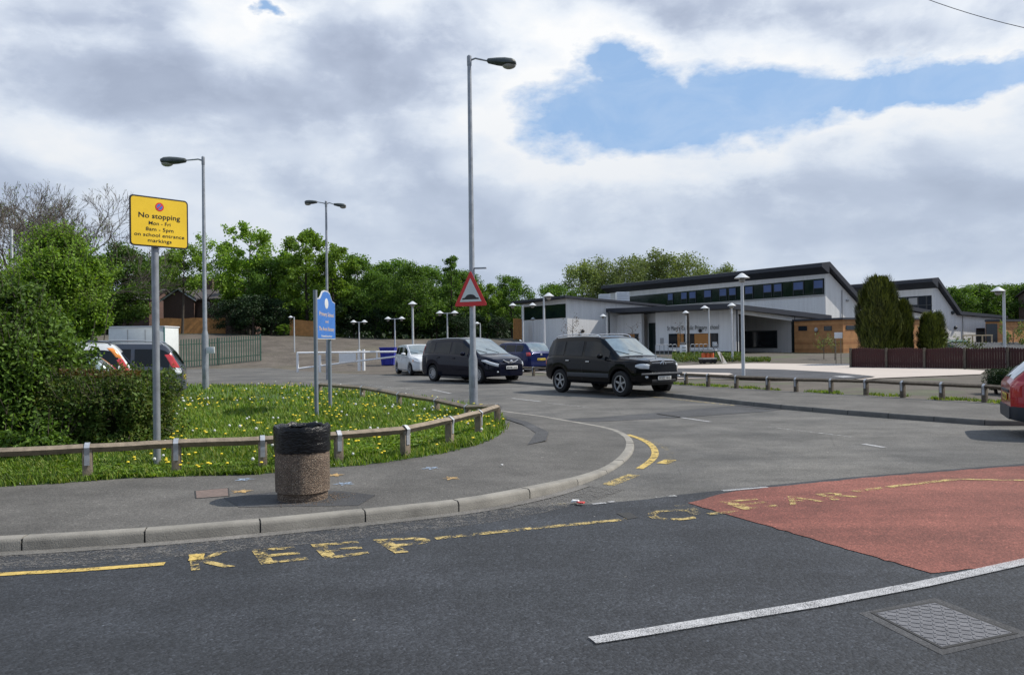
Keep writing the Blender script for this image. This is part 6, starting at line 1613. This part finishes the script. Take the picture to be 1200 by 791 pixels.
# ---------- entrance block with low folded roof
def entrance():
    A = ptx(855, 60); LB = hit(A, D_, 690); B = A+D_*LB; tR = hit(A, E_, 975); Rr = A+E_*tR
    root = empty('school_entrance', (A.x, A.y, GZ), 0, 'white school entrance front with raised name letters under a low dark folded roof', 'school building')
    zA, zB, zR = pz(855, 355.5, 60), pz(690, 362.5, B.y), pz(975, 369.5, Rr.y)
    B2 = B+E_*13; R2 = Rr+D_*6; th = .38
    top = [A+Z_*zA, B+Z_*zB, B2+Z_*zB, R2+Z_*(zR+.1), Rr+Z_*zR]; low = [p-Z_*th for p in top]
    ctr = sum(top, V(0,0,0))/5; cl = ctr-Z_*th
    r = MB(); r.add(top+low+[ctr, cl], [(i, (i+1) % 5, 10) for i in range(5)]+[(5+(i+1) % 5, 5+i, 11) for i in range(5)]+[(i, (i+1) % 5, 5+(i+1) % 5, 5+i) for i in range(5)]); r.build('roof', 'roofdark', root, world=True, smooth=10)
    # white soffit board set back under the roof edge
    s = MB(); o = E_*.8+D_*.6
    s.extr([A+o+Z_*(zA-th-.30), Rr+D_*.5-E_*.5+Z_*(zR-th-.42), Rr+D_*.5-E_*.5+Z_*(zR-th-.01), A+o+Z_*(zA-th-.01)], D_*.3); s.build('fascia_board', 'render', root, world=True)
    # lettered wall
    out = -E_; W0 = A+E_*1.3; t0 = hit(W0, D_, 862.5); W1 = W0
    tdoorR = hit(W1, D_, 768.5); tdoorL = hit(W1, D_, 752); tL = hit(W1, D_, 706); zw = zA-th-.08
    def zz(px, py, t): return pz(px, py, (W1+D_*t).y)
    w = MB(); wallrect(w, W1, D_, t0, tdoorR, GZ-.3, zw+.15, out, .3); wallrect(w, W1, D_, tdoorL, tL, GZ-.3, zw+.15, out, .3); wallrect(w, W1+E_*1.0, D_, tdoorR-.4, tdoorL+.4, GZ-.3, zw+.15, out, .2)
    w.build('wall', 'render', root, world=True, smooth=20)
    dr = MB(); C2 = W1+E_*.78; wallrect(dr, C2, D_, hit(C2, D_, 768), hit(C2, D_, 760.5), GZ, GZ+2.7, out, .06); dr.build('door', 'greendark', root, world=True)
    # windows with orange boards behind: left to right segments
    def seg(px0, px1, py0, py1, mat, nm='window', pr=.04):
        m = MB(); ta, tb = hit(W1, D_, px0), hit(W1, D_, px1); wallrect(m, W1, D_, ta, tb, zz(px1, py1, tb), zz(px1, py0, tb), out, .05, proud=pr); return m.build(nm, mat, root, world=True)
    seg(783.8, 841.8, 390.3, 407, 'frame', 'window_frame', .02)
    for a_, b_, mt in ((784.3, 794, 'pane'), (794.4, 801.5, 'boardorange'), (801.9, 806, 'pane'), (806.4, 814, 'pane'), (814.4, 832.8, 'boardorange'), (834, 841.4, 'pane')): seg(a_, b_, 391, 406.4, mt, 'window' if mt == 'pane' else 'orange_panel', .05)
    seg(835.5, 840.8, 400.5, 406, 'signwhite', 'paper_notice', .075)
    seg(731, 748.5, 391, 409, 'frame', 'window_frame', .02); seg(731.5, 736, 391.5, 408, 'pane', 'window', .05); seg(736.3, 744, 391.5, 408, 'boardorange', 'orange_panel', .05); seg(744.3, 748, 391.5, 408, 'pane', 'window', .05)
    seg(774, 777.5, 396, 403, 'soffit', 'notice_case', .05)
    t = MB(); ta, tb = hit(W1, D_, 782.5), hit(W1, D_, 843); tm = (ta+tb)/2; right = -D_; q = W1+D_*tm+Z_*zz(812, 386.5, tm)
    put_text(t, "St Mary's Catholic Primary School", q, right, Z_, out, .36, abs(tb-ta), .0, push=.05); t.build('name_lettering', 'frame', root, world=True, fixn=False, shade=False)
    p_ = W1+D_*hit(W1, D_, 821.5)+out*.1; MB().ellipsoid((p_.x, p_.y, pz(821.5, 387.5, p_.y)), (.15, .15, .15)).build('wall_light', 'black', root, world=True)
    pl = MB(); wallrect(pl, W1, D_, t0, tdoorR, GZ, GZ+.22, out, .03, proud=.012); pl.build('plinth', 'frame', root, world=True)
    # recessed wall with the wide dark window
    C3 = ptx(925, 64.5); w = MB(); tl = hit(C3, D_, 860); wallrect(w, C3, D_, -.2, tl, GZ-.3, zR-th+.6, out, .3); w.build('recessed_wall', 'render', root, world=True)
    m = MB(); ta, tb = hit(C3, D_, 909.8), hit(C3, D_, 873); qy = (C3+D_*ta).y; wallrect(m, C3, D_, ta, tb, pz(909, 406.6, qy), pz(909, 388.6, qy), out, .05, proud=.05); m.build('wide_window', 'pane', root, world=True)
    m = MB(); wallrect(m, C3, D_, ta-.1, tb+.1, pz(909, 406.6, qy)-.1, pz(909, 388.6, qy)+.1, out, .03, proud=.02); m.build('window_frame', 'frame', root, world=True)
    m = MB(); m.extr([C3+Z_*(GZ-.1)+V(.1,-.1,0), ptx(932, 64)+Z_*(GZ-.1), ptx(932, 64)+Z_*(GZ+3.2), C3+Z_*(GZ+3.2)+V(.1,-.1,0)], V(0, .2, 0)); m.build('side_door', 'greendark', root, world=True)
    for px in (858.5, 864): q = ptx(px, 60.6); MB().tube([(q.x, q.y, GZ-.2), (q.x, q.y, zA-th)], .07, 8).build('roof_post', 'frame', root, world=True)
    q = ptx(714, 72.5); MB().tube([(q.x, q.y, GZ-.2), (q.x, q.y, zB-th)], .08, 8).build('roof_post', 'frame', root, world=True)
entrance()
def timber_block():
    C = ptx(988, 58.5); tl = hit(C, D_, 931); tr_ = hit(C, E_, 1014); root = empty('timber_block', (C.x, C.y, GZ), 0, 'flat roofed cedar clad block right of the white school entrance', 'school building')
    z = pz(988, 374.5, 58.5); a, b = C+D_*tl, C+E_*9
    MB().prism([(C.x, C.y), (b.x, b.y), ((b+D_*tl).x, (b+D_*tl).y), (a.x, a.y)], GZ-.3, z).build('wall', 'cedar', root, world=True, smooth=20)
    q = [C-D_*.12-E_*.12, b-D_*.12+E_*.12, b+D_*(tl+.12)+E_*.12, a+D_*.12-E_*.12]; MB().prism([(p.x, p.y) for p in q], z+.002, z+.14).build('roof', 'roofdark', root, world=True, smooth=20)
    for px0, px1, mt in ((936, 946, 'pane'), (966, 975, 'pane')):
        m = MB(); ta, tb = hit(C, D_, px1), hit(C, D_, px0); y_ = (C+D_*ta).y; wallrect(m, C, D_, ta, tb, pz(px1, 387.5, y_), pz(px1, 382, y_), -E_, .05, proud=.03); m.build('window', mt, root, world=True)
    m = MB(); ta, tb = hit(C, E_, 991.5), hit(C, E_, 1010); m_y = (C+E_*ta).y; wallrect(m, C, E_, ta, tb, pz(992, 386.5, m_y), pz(992, 381.5, m_y), -D_, .05, proud=.03); m.build('window', 'pane', root, world=True)
    q = C+D_*hit(C, D_, 957.5)-E_*.1; MB().ellipsoid((q.x, q.y, pz(957.5, 386.5, q.y)), (.14, .14, .18)).build('wall_light', 'soffit', root, world=True)
timber_block()
def wing():
    C = ptx(665, 72); tl = hit(C, D_, 612); root = empty('school_wing', (C.x, C.y, GZ), 0, 'left wing of the school with grey shaded front, dark window strip and white side wall', 'school building')
    z0 = pz(665, 349.5, 72); a = C+D_*tl; z1 = pz(612, 356, a.y); tr_ = hit(C, E_, 772); b = C+E_*tr_; z2 = pz(772, 360, b.y)
    MB().loft([[C+Z_*(GZ-.4), C+Z_*z0, b+Z_*z2, b+Z_*(GZ-.4)], [a+Z_*(GZ-.4), a+Z_*z1, a+E_*tr_+Z_*(z2+.2), a+E_*tr_+Z_*(GZ-.4)]]).build('wall', 'render', root, world=True, smooth=20)
    ov = .5
    MB().loft([[C-D_*ov-E_*ov+Z_*(z0+.02), C-D_*ov-E_*ov+Z_*(z0+.22), b-D_*ov+E_*ov+Z_*(z2+.22), b-D_*ov+E_*ov+Z_*(z2+.02)], [a+D_*ov-E_*ov*2+Z_*(z1+.02), a+D_*ov-E_*ov*2+Z_*(z1+.24), a+D_*ov+E_*tr_+Z_*(z2+.44), a+D_*ov+E_*tr_+Z_*(z2+.24)]]).build('roof', 'roofdark', root, world=True, smooth=10)
    m = MB(); wallrect(m, C, D_, hit(C, D_, 663.5), hit(C, D_, 615), pz(663, 372.3, 72.2), pz(663, 355.8, 72.2), -E_, .08, proud=.04); m.build('window_strip', 'greendark', root, world=True)
    t = hit(C, D_, 638); m = MB(); wallrect(m, C, D_, t-.12, t+.12, pz(663, 372.3, 72.2), pz(663, 355.8, 72.2), -E_, .04, proud=.07); m.build('mullion', 'soffit', root, world=True)
    q = C+E_*hit(C, E_, 682.5)-D_*.1; MB().ellipsoid((q.x, q.y, pz(682.5, 388, q.y)), (.16, .16, .16)).build('wall_light', 'black', root, world=True)
    m = MB(); q0 = a-E_*.02; wallrect(m, C, D_, tl-.35, tl+.02, GZ, z1-.1, -E_, .05, proud=.04); m.build('corner_trim', 'signwhite', root, world=True)
    for i, (px, w, top_, bot) in enumerate(((730, 1.25, 342.5, 354), (709, 1.1, 345, 352))):
        Y = 80; x, y = XY(px, Y); zt, zb = pz(px, top_, Y), pz(px, bot, Y)-.5; v = MB(); v.box((x, y, (zt+zb)/2), (w, 1.2, zt-zb)); 
        for k in range(4): v.box((x, y-.62, lerp(zb+.5, zt, (k+.5)/4)), (w*.95, .05, .05))
        v.build('roof_vent', 'signwhite', root, world=True)
wing()
def fence_panel(name, label, px0, px1, Z0, Z1, ztop, zb, mat, postmat=None, step=2.4, pale=None, cat='fence', hf=None, frac=.36, pside=-.1):
    a, b = ptx(px0, Z0), ptx(px1, Z1); d = (b-a); Ln = d.length; d.normalize(); n = V(d.y, -d.x, 0); hf = hf or Hbase; root = empty(name, (a.x, a.y, hf(a.x, a.y)), 0, label, cat)
    m = MB(); k = max(1, int(Ln/(pale or .16))); w = (pale or .16)
    for i in range(k):
        p = a+d*(i+.5)*Ln/k; g = hf(p.x, p.y); q = p-d*w*frac; q2 = p+d*w*frac; h = ztop+.03*math.sin(i*12.9)
        m.extr([V(q.x, q.y, g+zb), V(q2.x, q2.y, g+zb), V(q2.x, q2.y, g+h-.05), V(p.x, p.y, g+h), V(q.x, q.y, g+h-.05)], n*.02)
    for zr in (.22, .80):
        for i in range(max(1, int(Ln/step))):
            kk = max(1, int(Ln/step)); p, q = a+d*Ln*i/kk, a+d*Ln*(i+1)/kk; g0, g1 = hf(p.x, p.y), hf(q.x, q.y); z0, z1 = g0+ztop*zr, g1+ztop*zr
            m.extr([V(p.x, p.y, z0), V(q.x, q.y, z1), V(q.x, q.y, z1+.06), V(p.x, p.y, z0+.06)], -n*.05)
    m.build('pale_panel', mat, root, world=True)
    kk = max(1, int(Ln/step))
    for i in range(kk+1): p = a+d*Ln*i/kk; g = hf(p.x, p.y); MB().box((p.x+n.x*pside, p.y+n.y*pside, g+ztop/2-.1), (.09, .09, ztop+.2), math.atan2(d.y, d.x)).build('post', postmat or mat, root, world=True)
    return root
fence_panel('palisade_fence', 'green steel palisade fence at the back of the turning area behind the left street lamp', 201, 306, 56, 61, 2.05, .05, 'palisade', step=2.75, pale=.19, frac=.21)
fence_panel('board_fence', 'orange brown board fence in front of the brick house', 188, 264, 80.5, 82, 1.6, .0, 'fenceorange', step=3, pale=.14, frac=.49)
fence_panel('board_fence', 'short orange brown board fence just left of the blue board', 340, 369, 80, 80.5, 1.6, .0, 'fenceorange', step=3, pale=.14, frac=.49)
fence_panel('board_fence', 'narrow orange board fence end against the left side of the school wing', 603.5, 613, 77, 78, 2.0, .0, 'fenceorange', step=3, pale=.14, hf=Hs, frac=.49)
ga, gb = G(998, 431, .1), G(1235, 434, .1)
fence_panel('picket_fence', 'dark red low picket fence in front of the conifers', 997, 1235, ga.y, gb.y, .98, .03, 'redfence', postmat='timberdark', step=1.55, pale=.105, frac=.465, pside=.075, hf=lambda x, y: .1)
def green_box():
    p = ptx(1122, 52); root = empty('storage_box', (p.x, p.y, .3), 0, 'dark green storage box with sloping lid behind the red fence', 'storage box'); zt = pz(1122, 399, 52)-.3
    MB().box((0, 0, (zt-.12)/2-.1), (1.25, .8, zt-.12+.2)).build('box', 'palisade', root, bevel=.02); MB().extr([(-.66, -.44, zt-.115), (.66, -.44, zt-.115), (.66, .44, zt), (-.66, .44, zt)], (0, 0, .05)).build('lid', 'palisade', root)
green_box()
def shelter():
    a = ptx(1131, 44.5); b = ptx(1225, 44.5); root = empty('low_shelter', (a.x, a.y, .1), 0, 'low shelter with ribbed grey roof behind the dark red fence at the right', 'shelter'); z0, z1 = pz(1165, 412, 44.5), pz(1165, 403, 47.5); m = MB()
    m.extr([V(a.x, a.y, z0), V(b.x, b.y, z0), V(b.x+.3, b.y+3, z1), V(a.x+.8, a.y+3, z1)], (0, 0, .05)); n = 22
    for i in range(n): t = (i+.5)/n; p = a.lerp(b, t); q = V(lerp(a.x+.8, b.x+.3, t), a.y+3, 0); m.extr([V(p.x-.03, p.y, z0+.05), V(p.x+.03, p.y, z0+.05), V(q.x+.03, q.y, z1+.05), V(q.x-.03, q.y, z1+.05)], (0, 0, .05))
    m.build('roof', 'slateroof', root, world=True, smooth=20)
    for t in (.04, .35, .65, .96): p = a.lerp(b, t); MB().box((p.x, p.y+.15, (z0+.1)/2), (.08, .08, z0-.1)).build('post', 'timber', root, world=True); MB().box((p.x+.3, p.y+2.8, (z1+.1)/2), (.08, .08, z1-.1)).build('post', 'timber', root, world=True)
shelter()
def railing():
    a, b = ptx(1128, 52), ptx(1163, 52.5); root = empty('handrail', (a.x, a.y, .3), 0, 'pale timber handrail above the low grey shelter roof', 'handrail'); z = pz(1145, 393, 52); d = b-a
    MB().box(((a.x+b.x)/2, (a.y+b.y)/2, z), (d.length, .06, .08), math.atan2(d.y, d.x)).build('top_rail', 'rail', root, world=True)
    for t in (.02, .33, .66, .98): p = a.lerp(b, t); MB().box((p.x, p.y, (z+.2)/2), (.07, .07, z-.28)).build('post', 'rail', root, world=True)
railing()
def small_notice():
    p = ptx(982.5, 44); root = empty('notice', (p.x, p.y, .1), 0, 'small white rectangular notice on two thin posts in front of the timber block', 'sign'); z0, z1 = pz(982, 396.5, 44)-.1, pz(982, 389.5, 44)-.1
    MB().box((0, 0, (z0+z1)/2), (.44, .03, z1-z0)).build('notice_panel', 'signwhite', root, bevel=.004)
    for x in (-.14, .14): MB().tube([(x, .03, -.1), (x, .03, z1-.02)], .022, 8).build('post', 'timber', root)
small_notice()
def stake():
    p = ptx(806.5, 56.5); root = empty('tree_stake', (p.x, p.y, .42), 0, 'thick dark brown timber post beside the pale lamp before the lettered wall', 'post'); h = pz(806.5, 367, 56.5)-.42
    MB().tube([(0, 0, -.2), (.02, 0, h*.5), (0, 0, h)], [.10, .095, .085], 10).build('post', 'bark', root); MB().lathe([(.11, .95), (.12, 1.0), (.11, 1.05)], n=10).build('tie', 'black', root)
stake()
def cabinet():
    p = ptx(800.5, 55.5); root = empty('white_cabinet', (p.x, p.y, .40), 0, 'small white cabinet with dark sloped top standing left of the thick dark post', 'cabinet'); h = pz(800, 402.5, 55.5)-.40
    MB().box((0, 0, h/2-.1), (.42, .35, h+.0)).build('cabinet_body', 'gatewhite', root, bevel=.02); MB().extr([(-.2, -.16, h-.095), (.2, -.16, h-.095), (.2, .16, h+.05), (-.2, .16, h+.05)], (0, 0, .04)).build('top', 'black', root)
    for k in range(3): MB().box((.02, -.18, .25+.2*k), (.26, .01, .05)).build('label_strip', 'frame', root)
cabinet()
def hoops():
    first = None
    for i, px in enumerate([770.5, 775.5, 780.5, 785.5, 790.5, 811.5, 816.5, 821.5, 826.5, 838.5]):
        x, y = XY(px, 58.2)
        if first is None:
            root = empty('cycle_hoop', (x, y, Hs(x, y)), R(30), None, 'cycle hoop', 'grey cycle hoops in front of the lettered wall')
            MB().tube(chaikin([V(-.2, 0, -.1), V(-.2, 0, .72), V(-.14, 0, .8), V(.14, 0, .8), V(.2, 0, .72), V(.2, 0, -.1)], 2), .025, 8).build('hoop', 'galv', root); MB().tube([(-.2, 0, .35), (.2, 0, .35)], .018, 6).build('crossbar', 'galv', root); first = root; o = root
        else: o = copy_tree(first); o.location = (x, y, Hs(x, y))
        o['label'] = 'grey steel cycle hoop in the row in front of the lettered school wall'
hoops()
def machine():
    p = ptx(829, 47.5); root = empty('site_trolley', (p.x, p.y, .16), R(8), 'low grey works trolley loaded with orange canisters on the paving before the school', 'trolley')
    MB().box((0, 0, .30), (.95, .55, .10)).build('deck', 'boardgrey', root, bevel=.01); MB().box((-.05, 0, .15), (.75, .45, .18)).build('chassis', 'black', root)
    for x in (-.33, .33):
        for y in (-.27, .27): MB().lathe([(.0, -.03), (.12, -.03), (.13, 0), (.12, .03), (0, .03)], (x, y, .13), 16, m=Matrix.Rotation(R(90), 3, 'X')).build('wheel', 'tyre', root)
    for i, x in enumerate((-.28, -.02, .24)): MB().lathe([(0, .35), (.12, .35), (.125, .40), (.125, .58), (.09, .64), (0, .64)], (x, -.05, 0), 16).build('canister', 'orangemachine', root)
    MB().extr([(-.35, -.2, .66), (.35, -.2, .66), (.30, .2, .78), (-.30, .2, .78)], (0, 0, .05)).build('cover', 'black', root); MB().tube([(.40, 0, .3), (.46, 0, .8), (.34, 0, .95)], .02, 6).build('handle', 'black', root)
    q = p+V(.75, -.25, 0); b = empty('leaning_board', (q.x, q.y, .16), R(12), 'pale grey board leaning against the right of the works trolley', 'board')
    MB().extr([(-.02, -.20, .0), (.28, -.20, .0), (-.02, .10, .68), (-.20, .10, .68)], (0, .03, .01)).build('panel', 'boardgrey', b)
    MB().box((.02, -.05, .35), (.05, .03, .6), rot=Matrix.Rotation(R(-22), 3, 'X')).build('batten', 'timber', b)
machine()
# ---------- left background
def swing_gate():
    Z = 46.5; a = ptx(348, Z); b = ptx(466, Z); root = empty('swing_gate', (a.x, a.y, 0), 0, 'long white tapering swing gate across the car park entrance', 'gate')
    zt0, zt1 = pz(348, 413.5, Z), pz(466, 412.2, Z); zb0, zb1 = pz(348, 432, Z), pz(466, 417.5, Z)
    def bar(px0, z0, px1, z1, r, nm): p, q = ptx(px0, Z), ptx(px1, Z); MB().tube([(p.x, p.y, z0), (q.x, q.y, z1)], r, 8).build(nm, 'gatewhite', root, world=True)
    bar(348, zt0, 466, zt1, .055, 'top_bar'); bar(349, zb0, 466, zb1, .05, 'brace_bar'); bar(348.5, -.2, 348.5, zt0+.04, .07, 'hinge_post'); bar(441.5, pz(441, 412.5, Z), 441.5, pz(441, 420.5, Z), .045, 'strut'); bar(374.5, -.2, 374.5, pz(374, 416, Z), .08, 'rest_post')
    p, q = ptx(397, Z-.08), ptx(417, Z-.08); m = MB(); m.extr([V(p.x, p.y, pz(397, 425, Z)), V(q.x, q.y, pz(417, 422.5, Z)), V(q.x, q.y, pz(417, 414, Z)), V(p.x, p.y, pz(397, 414.5, Z))], (0, .03, 0)); m.build('sign_panel', 'gatewhite', root, world=True)
swing_gate()
for i, (px, lab) in enumerate(((420.5, 'left one of two short white bollards behind the white gate'), (426, 'right one of two short white bollards behind the white gate'))):
    x, y = XY(px, 49); rt = empty('bollard', (x, y, 0), 0, lab, 'bollard', 'white bollards behind the gate'); h = pz(px, 409.5, 49); MB().tube([(0, 0, -.2), (0, 0, h)], .09, 12).build('post', 'gatewhite', rt); MB().lathe([(.092, h-.2), (.10, h-.19), (.10, h-.1), (.092, h-.09)], n=12).build('band', 'black', rt)
def skip():
    x, y = XY(455, 57); root = empty('skip', (x, y, Hbase(x, y)), 0, 'dark blue metal skip left of the white hatchback', 'skip'); h = pz(455, 407, 57)-Hbase(x, y)
    MB().loft([[V(-.42, -.5, .05), V(.42, -.5, .05), V(.42, .5, .05), V(-.42, .5, .05)], [V(-.53, -.65, h), V(.53, -.65, h), V(.53, .65, h), V(-.53, .65, h)]]).build('tub', 'skipblue', root, smooth=20)
    MB().box((0, -.66, h-.05), (1.12, .06, .1)).build('rim', 'skipblue', root); 
    for xx in (-.3, .3): MB().box((xx, -.6, h*.5), (.06, .08, h*.8)).build('rib', 'skipblue', root)
skip()
def cabin():
    p = ptx(160, 42); root = empty('site_cabin', (p.x, p.y, 0), R(4), 'pale panelled container with teal corner trims behind the parked cars', 'container'); zt = pz(160, 383.5, 42); w = 2.85
    MB().box((0, 1.1, zt/2), (w, 2.2, zt)).build('shell', 'cabin', root, bevel=.02)
    for x in (-.45, .45): MB().box((x, -.012, zt/2), (.03, .02, zt*.9)).build('panel_joint', 'soffit', root)
    MB().box((0, 1.1, zt+.03), (w+.08, 2.3, .06)).build('roof', 'signwhite', root)
    for x in (w/2+.01, w/2-.52): MB().box((x, -.02, zt/2), (.06, .05, zt)).build('corner_trim', 'teal', root)
cabin()
def house(px0, px1, gx0, gx1, peak, eave, Z, label, wins, chim=None, ridge=None, bot=392):
    a, b = ptx(px0, Z), ptx(px1, Z); g0, g1 = ptx(gx0, Z-.6), ptx(gx1, Z-.6); ze, zp = pz(gx1, eave, Z), pz(gx1, peak, Z); zg = 1.5; rz_ = pz(px1, ridge or peak, Z+4)
    root = empty('brick_house', (a.x, Z, 2.5), 0, label, 'house'); w = MB(); dpt = 8
    w.loft([[V(a.x, Z, zg), V(a.x, Z, ze), V(a.x, Z+dpt/2, rz_), V(a.x, Z+dpt, ze), V(a.x, Z+dpt, zg)], [V(b.x, Z, zg), V(b.x, Z, ze), V(b.x, Z+dpt/2, rz_), V(b.x, Z+dpt, ze), V(b.x, Z+dpt, zg)]])
    xm = (g0.x+g1.x)/2; w.extr([V(g0.x, Z-.6, zg), V(g1.x, Z-.6, zg), V(g1.x, Z-.6, ze), V(xm, Z-.6, zp-.1), V(g0.x, Z-.6, ze)], (0, 3, 0)); w.build('wall', 'brick', root, world=True, smooth=20)
    r = MB()
    for s in (1, -1): r.extr([V(a.x-.3, Z+dpt/2-s*(dpt/2+.3), ze-.1), V(b.x+.3, Z+dpt/2-s*(dpt/2+.3), ze-.1), V(b.x+.3, Z+dpt/2, rz_+.15), V(a.x-.3, Z+dpt/2, rz_+.15)], (0, 0, .15))
    for q in ((g0.x-.25, xm), (g1.x+.25, xm)): r.extr([V(q[0], Z-.8, ze-.12), V(q[1], Z-.8, zp+.08), V(q[1], Z-.8, zp+.22), V(q[0], Z-.8, ze+.04)], (0, 4.5, 0))
    r.build('roof', 'tile', root, world=True, smooth=20)
    v = MB()
    for q in ((g0.x-.3, xm), (g1.x+.3, xm)): v.extr([V(q[0], Z-.85, ze-.28), V(q[1], Z-.85, zp-.06), V(q[1], Z-.85, zp+.1), V(q[0], Z-.85, ze-.12)], (0, .04, 0))
    v.build('barge_boards', 'signwhite', root, world=True)
    for (x0, x1, y0, y1) in wins:
        p, q = ptx(x0, Z-.05), ptx(x1, Z-.05); f = MB().box(((p.x+q.x)/2, Z-.03, (pz(x0, y0, Z)+pz(x0, y1, Z))/2), (q.x-p.x, .08, pz(x0, y0, Z)-pz(x0, y1, Z))).build('window', 'signwhite', root, world=True)
        g = MB()
        for k in (0, 1): g.box((lerp(p.x, q.x, .27+.46*k), Z-.085, (pz(x0, y0, Z)+pz(x0, y1, Z))/2), ((q.x-p.x)*.38, .03, (pz(x0, y0, Z)-pz(x0, y1, Z))*.8))
        go = g.build('pane', 'pane', root, world=True); go.parent = f
    if chim: p = ptx(chim, Z+4); MB().box((p.x, Z+4, rz_+.6), (.7, .6, 1.6)).build('chimney', 'brick', root, world=True)
house(200, 279, 192, 228, 339.5, 351, 87, 'brown brick house with dark roof and white edged gable behind the orange fence', [(256, 265.5, 354, 361.5), (239, 246, 354, 361)], 247, 341)
house(138, 175, 128, 146, 343, 352, 90, 'brown brick house half hidden by trees left of the yellow sign post', [(150, 157, 353, 359), (162, 168, 353, 359)], None, 342)
house(1240, 1300, 1248, 1280, 330, 343, 104, 'red brick house above the trees at the right edge', [(1262, 1270, 345, 352)], 1243, 331)
